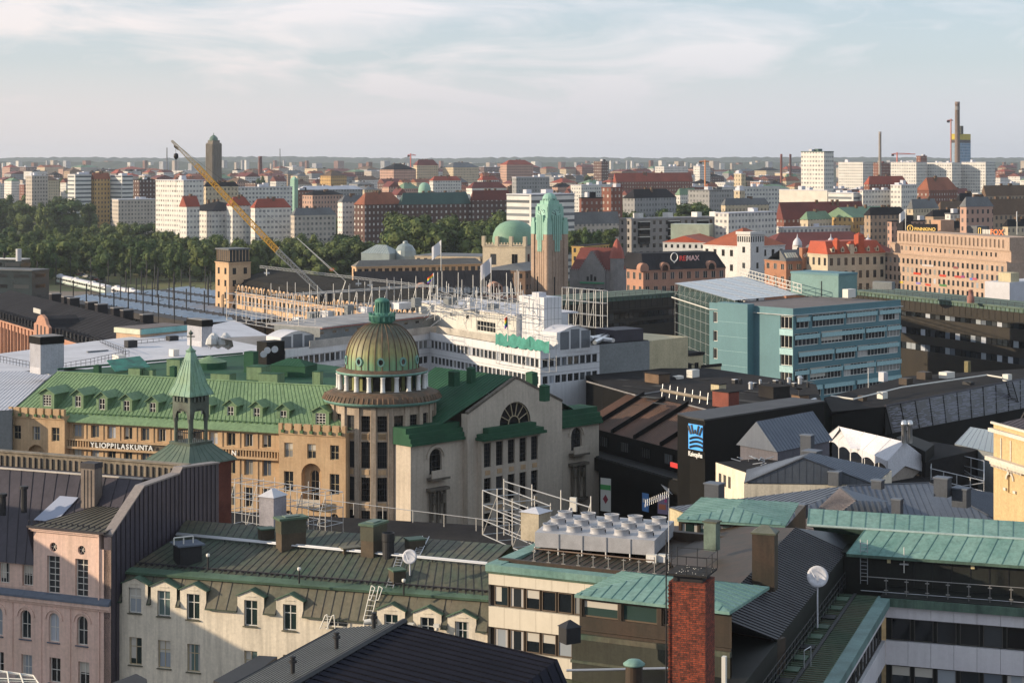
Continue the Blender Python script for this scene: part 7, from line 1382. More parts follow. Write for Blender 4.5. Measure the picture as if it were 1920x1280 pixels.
def station():
    F=Fz(430,541,14,720,586,14) if False else Fz(430,545,720,590,13.5); F=Facade(F.A,F.A+F.u*(F.L*1.55)); t=T('station_wing','long peach station wing with a row of round dormers under a black roof','station',F.p(50,0)); m=MB(); hs=[]; k=1.5
    while k<F.L-2: hs.append((k,k+1.7,9.2,12.3)); hs.append((k,k+1.7,4,7.4)); k+=3.15
    wall(m,F,0,F.L,0,13.5,hs,PEACH,.35); t.part('wall',m); rr=[]
    for h in hs[:100]:
        simplewin(t,F,h,GLD,FR_D,d=-.25,nx=2)
    if len(hs)>100:
        b=MB()
        for h in hs[100:]: b.face([F.p(h[0],h[2],-.3),F.p(h[1],h[2],-.3),F.p(h[1],h[3],-.3),F.p(h[0],h[3],-.3)],GLD)
        t.part('window',b,kind='stuff')
    m=MB(); a,b=F.p(0,13.6,.5),F.p(F.L,13.6,.5); c,d=F.p(F.L,20.5,-15),F.p(0,20.5,-15); a1,b1=F.p(0,17.5,-4),F.p(F.L,17.5,-4); m.face([a,b,b1,a1],STROOF); m.face([a1,b1,c,d],STROOF); m.quadribs(a1,b1,c,d,60,STROOF,.15,.1); m.face([d,c,F.p(F.L,0,-26),F.p(0,0,-26)],STROOF); m.fbox(F,0,F.L,13.2,13.6,0,.6,PEACH); m.face([F.p(0,0,0),F.p(0,13.5,0),F.p(0,17.5,-4),F.p(0,20.5,-15),F.p(0,0,-15)],PEACH); t.part('roof',m)
    dm=MB(); n=8; r=1.05
    arc=[(r*math.cos(math.pi*k/n),.9+r*math.sin(math.pi*k/n)) for k in range(n+1)]; FF=Facade((0,0),(1,0)); out=[(r,0)]+arc+[(-r,0)]; inn=[(x*.62,.05+z*.66) for x,z in out]
    for k in range(len(out)-1): dm.prism([FF.p(*out[k],0),FF.p(*out[k+1],0),FF.p(*inn[k+1],0),FF.p(*inn[k],0)],[FF.p(*out[k],-.3),FF.p(*out[k+1],-.3),FF.p(*inn[k+1],-.3),FF.p(*inn[k],-.3)],PEACH); dm.face([FF.p(*out[k],-.3),FF.p(*out[k+1],-.3),FF.p(*out[k+1],-3),FF.p(*out[k],-3)],STROOF)
    dm.face([FF.p(*x,-.15) for x in inn],GLD); me=dm.mesh('round_dormer'); k=2.3
    while k<F.L-2: t.inst('round_dormer',me,F.p(k,14.1,.15),F.ang); k+=3.15
    # end tower of the wing
    tt,FL,FR,Q,z=mid('station_end_tower','peach corner tower with dark glazed top floor at the end of the wing',(404,429,470),492,655,R(52),PEACH,4.2,1.2,2.2,3.2,4,('flat',TILEB),2,FR_D,GLD); b=MB(); cc=sum(Q,Vector((0,0)))/4; q=[cc+(p-cc)*.9 for p in Q]; hipbox(b,q,z+.3,z+4.2,mat('tower_dark_glazing',(.03,.035,.035),.3)); hipbox(b,[cc+(p-cc)*1.02 for p in Q],z+4.202,z+4.7,GRYROOF)
    for i in range(4):
        f=Facade(q[i],q[(i+1)%4])
        for k in range(7): b.fbox(f,f.L*k/6-.1,f.L*k/6+.1,z+.3,z+4.2,-.1,.06,PEACH)
    tt.part('glazed_top',b)
    # main hall roof with white arched dormers, facing the camera
    G=Facade(Zp(668,556,13.5)[:2],Zp(968,553,13.5)[:2]); t=T('station_hall','black roofed station hall with white arched dormers','station',G.p(40,0)); m=MB(); zt=zat(538,500); ze=13.5
    P=[G.p(0,ze,0),G.p(G.L,ze,0),G.p(G.L,21,-16),G.p(0,21,-16)]; m.face(P,TILEB); m.quadribs(*P,40,TILEB,.2,.15); m.face([P[3],P[2],G.p(G.L,0,-36),G.p(0,0,-36)],TILEB); m.face([G.p(G.L,0,0),G.p(G.L,ze,0),G.p(G.L,21,-16),G.p(G.L,0,-36)],TILEB); m.face([G.p(0,0),G.p(G.L,0),G.p(G.L,ze),G.p(0,ze)],SALMON); t.part('roof',m); WD=MB(); r=1.7
    arc=[(r*math.cos(math.pi*k/8),.6+r*math.sin(math.pi*k/8)) for k in range(9)]; o=[(r,0)]+arc+[(-r,0)]; WD.face([FF.p(*x,0) for x in o],mat('white_arch_glass',(.5,.5,.5),.4,.1))
    for k in range(len(o)-1): WD.face([FF.p(*o[k],0),FF.p(*o[k+1],0),FF.p(*o[k+1],-5),FF.p(*o[k],-5)],TILEB); WD.bar(FF.p(*o[k],.03),FF.p(*o[k+1],.03),.12,FR_D)
    WD.bar(FF.p(0,0,.05),FF.p(0,2.2,.05),.1,FR_D); me=WD.mesh('arched_dormer')
    for px in (829,845,860,876,892,908,948): u=G.ux(px); t.inst('arched_dormer',me,G.p(u,14.3,-.6),G.ang)
    for px,s in ((793,.85),(930,.9)):
        u=G.ux(px); m=MB(); r=2.6*s; pts=[(u-r,ze-1),(u+r,ze-1),(u+r,ze+2)]+[(u+r*math.cos(math.pi*k/8),ze+2+r*math.sin(math.pi*k/8)) for k in range(1,8)]+[(u-r,ze+2)]; m.prism([G.p(*p,.5) for p in pts],[G.p(*p,-6) for p in pts],SALMON); 
        for k in (-1,0,1): m.fbox(G,u+k*1.3-.35,u+k*1.3+.35,ze+.8,ze+3,.502,.55,GLD)
        t.part('round_gable',m)
    # low rear peach range
    mid('station_rear_range','low peach range with long grey roof behind the black hall roof',(660,668,905),500,720,R(66),PEACH,3,1.6,2.2,2.6,1,('hip',mat('warm_grey_roof',(.17,.16,.145),.8,.1,.1),2.2),.9,FR_D,GLD,l=5)
    mid('station_side_house','low beige flat roofed house right of the long grey roof',(778,900,935),482,750,R(20),CREAMS,3,1.2,1.6,3,1,('flat',GRYROOF),.8,FR_D,GLD)
    # clock tower
    Y=650.0; al=R(53); C=W(1026,440,Y); L=(1026-995)*Y/FPX/math.cos(al); c=Vector((C.x,C.y))+Vector((-math.cos(al),math.sin(al)))*L/2+Vector((math.sin(al),math.cos(al)))*L/2; t=T('clock_tower','tall granite clock tower with stepped mint-green copper top','clock tower',(c.x,c.y,0))
    def sq(h,hb=None): hb=hb or h; d1=Vector((-math.cos(al),math.sin(al))); d2=Vector((math.sin(al),math.cos(al))); return [c-d1*h-d2*hb,c-d1*h+d2*hb,c+d1*h+d2*hb,c+d1*h-d2*hb]
    z=lambda py: zat(py,Y); h=L/2; m=MB(); hipbox(m,sq(h*.90),0,z(440),GRANITE)
    for i in range(4):
        P=sq(h*.90); f=Facade(P[(i+1)%4],P[i]) if i not in (0,3) else Facade(P[i],P[(i+1)%4])
        if f.n.dot((f.A+f.B)/2-c)<0: f=Facade(f.B,f.A)
        for a,b in ((-.02,.17),(.83,1.02)): m.fbox(f,f.L*a,f.L*b,0,z(440),.0,h*.10,GRANITE)
        for a in (.27,.42,.57,.70): m.fbox(f,f.L*a,f.L*(a+.05),0,z(470),.0,.12,GRANITE)
        m.fbox(f,f.L*.33,f.L*.38,z(560),z(520),.02,.15,BLACKF)
    t.part('shaft',m); m=MB(); st=[(1.0,440,418),(.93,418,408),(.80,424,400),(.72,408,385),(.66,388,380),(.55,384,374)]
    hipbox(m,sq(h*.86),z(441),z(414),PATINA); hipbox(m,sq(h*.74),z(414),z(398),PATINA); hipbox(m,sq(h*.66),z(398),z(383),PATINA); hipbox(m,sq(h*.50),z(383),z(377),PATINA)
    for i in range(4):
        P=sq(h*.86); f=Facade(P[i],P[(i+1)%4])
        if f.n.dot((f.A+f.B)/2-c)<0: f=Facade(f.B,f.A)
        for a,b,yt,d in ((-.06,.20,417,.65),(.80,1.06,417,.65),(-.04,.13,409,.4),(.87,1.04,409,.4)): m.fbox(f,f.L*a,f.L*b,z(440),z(yt),-.8,d,PATINA)
        for a in (.30,.40,.50,.60,.70): m.fbox(f,f.L*a-.26,f.L*a+.26,z(440)-(6 if a in (.40,.50,.60) else 2),z(404),-.3,.5-abs(a-.5)*.7,PATINA)
        P=sq(h*.70); f=Facade(P[i],P[(i+1)%4])
        if f.n.dot((f.A+f.B)/2-c)<0: f=Facade(f.B,f.A)
        for a,b in ((0,.2),(.8,1)): m.fbox(f,f.L*a,f.L*b,z(412),z(388),-.5,.25,PATINA)
        if f.n.y<0:
            k=MB(); r=2.1; zc=z(404); uc=f.L/2; ring=[(uc+r*math.cos(R(15*j)),zc+r*math.sin(R(15*j))) for j in range(24)]; k.prism([f.p(*p,.05) for p in ring],[f.p(*p,.32) for p in ring],mat('clock_face_green',(.34,.56,.47),.6,.05))
            for j in range(12): a=R(30*j); k.bar(f.p(uc+r*.72*math.cos(a),zc+r*.72*math.sin(a),.36),f.p(uc+r*.94*math.cos(a),zc+r*.94*math.sin(a),.36),.09,DARK)
            k.bar(f.p(uc,zc,.4),f.p(uc-.5,zc+1.3,.4),.09,DARK); k.bar(f.p(uc,zc,.4),f.p(uc-1.3,zc+.7,.4),.07,DARK); t.part('clock_face',k)
    t.part('copper_top',m); m=MB(); cc2=(c.x,c.y); R0=h*.52; m.lathe(cc2,[(R0,z(384)),(R0,z(374)),(R0*1.05,z(373.5)),(R0*.97,z(369.5)),(R0*.72,z(365.5)),(R0*.38,z(363)),(0,z(362))],PATINA,12,R(15),False)
    for k in range(12): a=R(30*k); m.bar((c.x+R0*math.cos(a),c.y+R0*math.sin(a),z(384)),(c.x+R0*math.cos(a),c.y+R0*math.sin(a),z(374)),.14,PATINA)
    for i in range(4):
        P=sq(R0*.98); f=Facade(P[i],P[(i+1)%4])
        if f.n.dot((f.A+f.B)/2-c)<0: f=Facade(f.B,f.A)
        m.fbox(f,f.L/2-.3,f.L/2+.3,z(376),z(373.5),-.2,.05,BLACKF)
    t.part('lantern',m)
    # domed hall beside it
    t,FL,FR,Q,zz=mid('domed_station_hall','cream station hall with a large barrel-shaped green copper roof',(905,985,1005),462,700,R(20),CREAMS,5,1.6,3,4.2,1,('flat',GRYROOF),2.2,FR_D,GLD,r=16,k=1.35); m=MB(); c0=(FL.A+FL.B)/2-FL.n*10.8; hw=FL.L*.47; n=14; DG=mat('hall_dome_green',(.20,.34,.235),.6,.12,.2,col2=(.16,.28,.2)); hh=zat(414,711)-zz
    rows=[]
    for q in range(7):
        s=math.cos(math.pi/2*q/6); rows.append([(c0+FL.u*(hw*math.cos(math.pi*k/n))*(.55+.45*s)+FL.n*(7.4*s),zz+hh*math.sin(math.pi*k/n)*(.92+.08*math.sin(math.pi*k/n))*(1 if q<6 else 1)) for k in range(n+1)])
    def V(p,zq): return Vector((p.x,p.y,zq))
    ring=[(1.0,0),(1.0,.28),(.95,.5),(.84,.70),(.66,.86),(.42,.96),(.18,1.0)]
    for (r0,z0),(r1,z1) in zip(ring,ring[1:]):
        for k in range(24):
            a,b=2*math.pi*k/24,2*math.pi*(k+1)/24; g=lambda r,x:(c0+FL.u*hw*r*math.cos(x)-FL.n*9.5*r*math.sin(x)); m.face([V(g(r0,a),zz+hh*z0),V(g(r0,b),zz+hh*z0),V(g(r1,b),zz+hh*z1),V(g(r1,a),zz+hh*z1)],DG,True)
    m.face([V(c0+FL.u*hw*.18*math.cos(2*math.pi*k/24)-FL.n*9.5*.18*math.sin(2*math.pi*k/24),zz+hh) for k in range(24)],DG); t.part('dome_roof',m); m=MB()
    m.fbox(FL,0,FL.L,zz+.302,zz+.6,-.4,.2,CREAMS)
    for k in range(14): m.fbox(FL,FL.L*k/14,FL.L*k/14+.5,zz+.598,zz+1.3,-.4,.2,CREAMS)
    t.part('parapet',m)
    for u in (.3,FL.L*.33,FL.L*.66,FL.L-.3): m=MB(); m.fbox(FL,u-.6,u+.6,zz,zz+3.6,-1.4,.35,CREAMS); t.part('parapet_post',m)
    mid('brown_station_house','brown stone house with grey roof behind the clock tower',(900,985,1050),508,672,R(25),mat('brown_stone',(.20,.13,.09),.9,.1,.2),4,1,1.6,3,2,('hip',GRYROOF,2),1,FR_D,GLD)
    # theatre
    Y=720; G=Facade(W(1068,500,Y+5)[:2],W(1152,500,Y-2)[:2]); zg=zat(508,Y); t=T('stone_theatre','grey granite gabled theatre with dark red roofs','theatre',G.p(5,0)); m=MB(); uL,uR,uA,ub,uc=0,G.L,G.ux(1110),G.ux(1087),G.ux(1136); za=zat(470,Y); m.face([G.p(ub,0,.6),G.p(uc,0,.6),G.p(uc,zg,.6),G.p(uA,za,.6),G.p(ub,zg,.6)],GRANG); m.fbox(G,0,G.L,0,zg,-14,0,GRANG); m.fbox(G,ub,uc,0,zg-.1,-.003,.59,GRANG)
    for k in range(24): m.fbox(G,G.L*k/24,G.L*k/24+.28,zg+.002,zg+.6,-.3,.1,GRANG)
    for k in range(9):
        for s in (0,1): q=(ub+(uA-ub)*k/9) if s==0 else (uc-(uc-uA)*k/9); zz=zg+(za-zg)*k/9; m.fbox(G,q-.2,q+.2,zz,zz+.55,.2,.62,GRANG)
    t.part('wall',m); m=MB(); b0=zat(452,Y); m.face([G.p(ub,zg,.3),G.p(uA,za-.1,.3),G.p(uA,za-.1,-14),G.p(ub,zg,-14)],REDD); m.face([G.p(uc,zg,.3),G.p(uc,zg,-14),G.p(uA,za-.1,-14),G.p(uA,za-.1,.3)],REDD); hiproof(m,[G.p(0,0,-.5)[:2],G.p(G.L,0,-.5)[:2],G.p(G.L,0,-14)[:2],G.p(0,0,-14)[:2]],zg+.01,zat(466,Y),2,REDD,0); t.part('roof',m)
    for k in range(3): u=uA+(k-1)*1.5; simplewin(t,G.off(.6),(u-.45,u+.45,zat(527,Y),zat(519,Y)+(.8 if k==1 else 0)),GLD,FR_D,mull=False)
    for px in (1090,1100,1110,1120,1130): u=G.ux(px); simplewin(t,G.off(.6),(u-.7,u+.7,zat(550,Y),zat(540,Y)),GLD,FR_D,mull=False)
    m=MB(); m.fbox(G,G.ux(1089),G.ux(1134),zat(532,Y),zat(529,Y),.602,1.1,flatmat('awning_green',(.05,.25,.13),.7)); t.part('awning',m)
    for px,R0,pb,pt,lab in ((1157,2.6,485,447,'r'),):
        c=W(px,484,Y-3); m=MB(); m.lathe((c.x,c.y),[(R0,0),(R0,c.z)],GRANG,12,0,False); m.lathe((c.x,c.y),[(R0*1.12,c.z),(R0*.95,c.z+2.6),(R0*.35,zat(452,Y)),(0,zat(446,Y))],mat('brick_red_cone',(.33,.085,.06),.7,.1),8,0,False); m.bar((c.x,c.y,zat(446,Y)),(c.x,c.y,zat(430,Y)),.08,DARK); t.part('cone_turret',m)
    mid('ochre_house','ochre house peeking over the dark red theatre roof',(1072,1095,1142),462,800,R(30),mat('ochre_yellow',(.50,.33,.12),.9,.08),3.5,1,1.8,2.6,2,('flat',TILEB),.8,FR_D,GLD)
    # pink hotel with sign
    Y=750; t,FL,FR,Q,z=mid('pink_arched_building','salmon building with black mansard roof, two round gables and red roof sign',(1176,1206,1360),507,Y,R(62),SALMON,3.6,1.2,1.8,2.5,4,('flat',TILEB),.7,FR_W,GLD,l=12,k=1.5); m=MB(); P4=[FR.p(-.3,z+.3,.3),FR.p(FR.L,z+.3,.3),FR.p(FR.L-2,z+6.4,-4.5),FR.p(2,z+6.4,-4.5)]; m.face(P4,TILEB); m.quadribs(*P4,24,TILEB,.1,.1); m.face([P4[3],P4[2],FR.p(FR.L-2,z+6.4,-16),FR.p(2,z+6.4,-16)],TILEB); m.face([P4[0],P4[3],FR.p(2,z+6.4,-16),FR.p(-.3,z+.3,-17)],TILEB); m.face([P4[1],FR.p(FR.L,z,-17),FR.p(FR.L-2,z+6.4,-16),P4[2]],TILEB); t.part('mansard_roof',m)
    for px,r in ((1246,2.1),(1333,2.2),(1207,2.0)):
        u=FR.ux(px); m=MB(); pts=[(u-r,z-.4),(u+r,z-.4),(u+r,z+.9)]+[(u+r*math.cos(math.pi*k/10),z+.9+r*math.sin(math.pi*k/10)) for k in range(1,10)]+[(u-r,z+.9)]; inn=[(u+(x-u)*.66,z-.2+(q-z+.2)*.72) for x,q in pts]
        m.prism([FR.p(*p,.6) for p in pts],[FR.p(*p,-2.2) for p in pts],SALMON); m.face([FR.p(*p,.64) for p in inn],GLD if px!=1207 else SALMON); t.part('round_gable',m)
    SW=flatmat('sign_white',(.85,.85,.82),.5); SR=flatmat('sign_red_lit',(.60,.04,.03),.5,0,.15); SG=FR.off(.2); zc=z+3.4
    letter(t,SG,'RE',SG.ux(1280),zc,2.9,SR,.0); letter(t,SG,'/',SG.ux(1288.5),zc,2.9,SW,.0); letter(t,SG,'MAX',SG.ux(1299),zc,2.9,flatmat('sign_pink_white',(.7,.45,.45),.5),.0)
    m=MB(); u=SG.ux(1264); c=SG.p(u,zc+.9,.1); pts=[SG.p(u+1.6*math.cos(R(20*k)),zc+1.5+1.75*math.sin(R(20*k)),.1) for k in range(18)]; 
    for a,b in zip(pts,pts[1:]+pts[:1]): m.bar(a,b,.16,SW)
    m.bar(SG.p(u-1.4,zc+.9,.1),SG.p(u,zc-.8,.1),.1,SW); m.bar(SG.p(u+1.4,zc+.9,.1),SG.p(u,zc-.8,.1),.1,SW); t.part('balloon_emblem',m)
    # white tower house, red roofs
    t,FL,FR,Q,z=mid('white_tower_building','white building with a square corner tower and red roofs',(1318,1395,1472),462,800,R(50),WHT,4.3,1.1,1.9,3.2,4,('hip',ORNR,5),1.2,FR_D,GLD,k=1.45); 
    t2,FL,FR,Q,z=mid('white_corner_tower','square white tower with a flat crenellated top',(1382,1407,1433),437,785,R(45),WHT,4.6,.9,1.7,3.2,5,('flat',WHT),4.0,FR_D,GLD,cat='tower',k=1.45); m=MB()
    for f in (FL,FR):
        for k in range(6): m.fbox(f,f.L*(k+.2)/6,f.L*(k+.2)/6+.7,z-3.8,z-1.5,.0,.04,GLD)
        m.fbox(f,-.3,f.L+.3,z-.7,z+.5,.002,.5,WHT)
    t2.part('arcade_top',m)
    t,FL,FR,Q,z=mid('long_red_roof_house','long white house under a broad dark red roof with small domed dormers',(1405,1436,1685),478,830,R(70),WHT,4,1.0,1.6,3,3,('hip',REDD,6.5),1.2,FR_D,GLD,l=22,k=1.4)
    for px in (1496,1559,1629):
        c=W(px,462,835); m=MB(); hipbox(m,rect(c-Vector((0,0,3)),R(45),3,3),c.z-5,c.z+.5,WHT); m.lathe((c.x,c.y+1.5),[(2.1,c.z+.5),(1.9,c.z+2),(1,c.z+3.3),(.3,c.z+3.9),(.1,c.z+5.5)],LILAC,12); m.fbox(Facade((c.x-.5,c.y-.05),(c.x+.5,c.y-.05)),0.1,.9,c.z-2.5,c.z-.5,.0,.1,GLD); t.part('domed_dormer',m)
    mid('orange_roof_house','orange tiled roof house with glazed gable box before the white tower',(1243,1322,1352),455,870,R(20),WHT,3.4,1,1.6,2.6,2,('gable',REDR,3),1,FR_D,GLD); sbox('glass_roof_box','pale green glazed rooftop box above the orange roof','roof box',(1330,450),900,R(20),19,8,7.5,mat('green_glazing',(.35,.42,.34),.3,.1))
    # casino
    t,FL,FR,Q,z=mid('terracotta_casino','terracotta building with arched window bay, round dome and name sign',(1466,1474,1552),490,720,R(62),mat('terracotta',(.40,.19,.11),.85,.1),3.4,1.3,1.5,2.6,3,('flat',GRYROOF),.8,FR_W,GLD,l=10,k=1.4); m=MB(); P=[FR.p(0,z+.3,.1),FR.p(FR.L,z+.3,.1),FR.p(FR.L,z+4.2,-4.2),FR.p(0,z+4.2,-4.2)]; m.face(P,GRYROOF); m.face([P[0],P[3],FR.p(0,z,-4.2)],GRYROOF); m.face([P[3],P[2],FR.p(FR.L,z,-13),FR.p(0,z,-13)],GRYROOF); t.part('slope_roof',m); m=MB(); u0,u1=FR.ux(1503),FR.ux(1527); m.fbox(FR,u0,u1,z-8,z+5,-1.5,.4,MC['terracotta']); m.fbox(FR,u0+.5,u1-.5,z-6.3,z-3,.402,.45,GLD); t.part('centre_bay',m); letter(t,FR,'CASINO',(u0+u1)/2,z+1.6,1.4,SW,.5)
    for a,b in ((1478,1500),(1530,1550)):
        m=MB(); 
        for k in range(5): q=FR.ux(a)+(FR.ux(b)-FR.ux(a))*k/5; m.box(FR.p(q,z+1.2,-.8),Vector((FR.u.x,FR.u.y,0))*.8,-Vector((FR.n.x,FR.n.y,0))*1.8+Vector((0,0,1.8)),Vector((FR.n.x,FR.n.y,0))*.15+Vector((0,0,.1)),flatmat('cream_skylight',(.6,.58,.45),.3))  # skylight panes in one flat pale cream
        t.part('skylight',m)
    c=W(1529,476,735); m=MB(); m.lathe((c.x,c.y),[(5,c.z-3),(5,c.z),(4.6,c.z+1.7),(3.2,c.z+3.4),(1.4,c.z+4.2),(0,c.z+4.4)],GRYROOF,20); t.part('round_dome',m)
    # red roofed cream building
    t,FL,FR,Q,z=mid('red_mansard_building','ornate cream building with bright red mansard roof and small towers',(1545,1552,1660),477,712,R(63),CREAMS,3.5,.9,2.0,2.2,4,('flat',REDR),1.0,FR_D,GLD,l=10,k=1.42); m=MB(); P=[FR.p(-.2,z+.3,.2),FR.p(FR.L,z+.3,.2),FR.p(FR.L-1.4,z+4.7,-3.5),FR.p(1.4,z+4.7,-3.5)]; m.face(P,REDR); m.face([P[3],P[2],FR.p(FR.L-1.4,z+4.7,-13),FR.p(1.4,z+4.7,-13)],REDR); m.face([P[0],P[3],FR.p(1.4,z+4.7,-13),FR.p(-.2,z,-13)],REDR); t.part('mansard_roof',m)
    for px,w,h in ((1614,2.7,8),(1571,1.2,6),(1597,1.7,4.6)):
        u=FR.ux(px); m=MB(); m.fbox(FR,u-w/2,u+w/2,z,z+h-1,-2.5,.3,REDR if px!=1597 else CREAMS); hiproof(m,[FR.p(u-w/2,0,.3)[:2],FR.p(u+w/2,0,.3)[:2],FR.p(u+w/2,0,-2.5)[:2],FR.p(u-w/2,0,-2.5)[:2]],z+h-1+.01,z+h,None,REDR,.1); t.part('roof_tower',m)
    for px in (1562,1580,1604,1628,1645): u=FR.ux(px); m=MB(); gabled(m,FR,u-.7,u+.7,z+.7,z+2.1,z+3,.1,-2,CREAMS,REDR); m.fbox(FR,u-.35,u+.35,z+1,z+2,.102,.14,GLD); t.part('dormer',m)
    # beige office with attic slits
    F=Fz(1658,474,1795,485,23.5); F=Facade(F.A,F.p(F.ux(1888),0)[:2]); t=T('beige_office_building','large beige stone office with regular windows and tall attic slits','building',F.p(30,0)); m=MB(); z=23.5; n=26; st=F.L*.985/n; hs=[]
    m.fbox(F,0,F.L,0,z,-16,-.003,BEIGEO); S=F.side(F.L,16,True); m.face([F.p(0,0),F.p(F.L,0),F.p(F.L,z),F.p(0,z)],BEIGEO); F2=F.off(-2.6); z2=F2.hit(1770,461)[1]; m.fbox(F2,.4,F.L-1,z,z2,-12,0,BEIGEO); F3=F2.off(.6); v0,v1=F3.ux(1682),F3.ux(1893); z3=F3.hit(1770,438)[1]; m.fbox(F3,v0,v1,z2+.003,z3,-11,0,BEIGEO); m.fbox(F,-.1,F.L+.1,z+.002,z+.35,-.6,.35,BEIGEO); m.fbox(F2,.2,F.L-.8,z2-.3,z2,0.002,.5,BEIGEO); t.part('wall',m); ws=[]
    for j in range(5):
        for i in range(n): ws.append((i*st+st*.28,i*st+st*.72,z-1.4-j*3.3-1.9,z-1.4-j*3.3))
    b=MB()
    for k,h in enumerate(ws):
        if k<95: simplewin(t,F,h,GL if k%9 else GLB,FR_T,mull=False)
        else: b.fbox(F,h[0],h[1],h[2],h[3],-.05,.03,GLD)
    t.part('window',b,kind='stuff')
    for k in range(22): u=F2.ux(1690)+k*(F2.ux(1875)-F2.ux(1690))/22; simplewin(t,F2,(u,u+.9,z2-2.6,z2-1.1),GL,FR_T,mull=False)
    for k in range(27):
        u=v0+1.5+k*(v1-v0-3)/27; m=MB(); m.fbox(F3,u,u+.65,z3-3.8,z3-.9,-.03,.03,BLACKF); m.fbox(F3,u+.66,u+.82,z3-3.8,z3-.9,.0,.2,BEIGEO); t.part('attic_slit',m)
    SP=[(1720,513,4.5,(.55,.05,.02)),(1738,514,1.6,(.3,.2,.2)),(1768,517,4,(.55,.06,.03)),(1796,519,3.6,(.5,.08,.06)),(1806,519,2,(.3,.05,.2)),(1821,523,1.4,(.1,.2,.6)),(1828,523,2.6,(.5,.1,.15)),(1690,529,2.2,(.6,.45,.05)),(1722,531,2.6,(.25,.2,.5)),(1740,534,2.8,(.55,.06,.03)),(1768,535,4,(.08,.22,.08)),(1740,498,7,(.55,.5,.48)),(1792,502,2.4,(.25,.08,.08))]
    for i,(px,py,w,c) in enumerate(SP):
        u,zz=F.hit(px,py); m=MB(); x=u-w/2; rnd=random.Random(i)
        while x<u+w/2: q=rnd.uniform(.25,.5); m.fbox(F,x,x+q*.8,zz-.35,zz+.35+rnd.choice((0,.12)),.05,.16,flatmat('sign_c%d'%i,c,.5)); x+=q
        t.part('name_sign',m)
    SY=flatmat('sign_yellow',(.75,.50,.12),.5,0,.3); m=MB(); G=Facade(W(1702,432,722)[:2],W(1756,434,716)[:2]); z0=zat(434,719); m.fbox(G,-.5,G.L+.3,z0-.6,z0+2.9,-.5,-.1,TILEB); t2=T('cinema_sign','yellow lettered cinema sign on a black rooftop board','sign',G.p(3,z0)); t2.part('board',m); letter(t2,G,'FINNKINO',G.L*.60,z0+.3,1.75,SY,.05); m=MB(); pts=[G.p(1.0+1.15*math.cos(R(20*k)),z0+1.1+1.15*math.sin(R(20*k)),.05) for k in range(18)]
    for a,b in zip(pts,pts[1:]+pts[:1]): m.bar(a,b,.16,SY)
    m.bar(G.p(1.0,z0+.5,.05),G.p(1.0,z0+1.7,.05),.16,SY); t2.part('round_emblem',m)
    G=Facade(W(1838,438,718)[:2],W(1885,440,710)[:2]); z0=zat(440,714); t2=T('channel_sign','orange lettered rooftop sign with a yellow outlined rectangle','sign',G.p(3,z0)); m=MB(); 
    for k in range(8): m.bar(G.p(k,z0-1,-.1),G.p(k,z0+1.4,-.1),.05,STEEL)
    m.bar(G.p(-1,z0,-.1),G.p(7,z0,-.1),.06,STEEL); t2.part('frame',m); letter(t2,G,'FOX',G.ux(1869),z0,2.9,flatmat('sign_orange',(.75,.16,.02),.5,0,.3),.05); m=MB(); u=G.ux(1837)
    for a,b in (((u-.5,z0),(u-.5,z0+2.3)),((u+.5,z0),(u+.5,z0+2.3)),((u-.5,z0),(u+.5,z0)),((u-.5,z0+2.3),(u+.5,z0+2.3))): m.bar(G.p(*a,.1),G.p(*b,.1),.14,SY)
    t2.part('yellow_rectangle',m); m=MB()
    for k in range(5): m.fbox(G,u+1.3+k*.7,u+1.8+k*.7,z0+.2,z0+1.9,0,.1,FR_W)
    t2.part('white_letters',m)
    for pc,l,r,h,mm,lab in (((1693,434),2.5,3,2.8,TILEB,'dark rooftop tank box left of the cinema sign'),((1764,434),4,5,3.2,mat('salmon_box',(.50,.30,.2),.8,.1),'salmon rooftop box right of the cinema sign'),((1832,440),4,4,2.4,GRYROOF,'grey rooftop box left of the orange sign')): sbox('roof_box',lab,'roof box',pc,722,R(60),l*1.35,r*1.35,h*1.35,mm)
    flagpole(827,450,508,625,'white flag drooping on a tall pole before the black hall roof',[(.65,.65,.68)]); flagpole(921,482,550,615,'pale flag on the pole in front of the round gable',[(.5,.5,.55)]); flagpole(813,512,538,335,'rainbow flag on the scaffold left of the steel tangle',RAIN,1.1); flagpole(952,592,640,296,'rainbow flag hanging beside the white stair tower',RAIN,.5)
    flagpole(1698,392,432,640,'flag with white cloth high behind the cinema sign',[(.6,.6,.62)]); flagpole(1907,396,440,525,'bare-looking white flagpole at the right edge of the beige office',[(.6,.6,.62)],.2)
station()
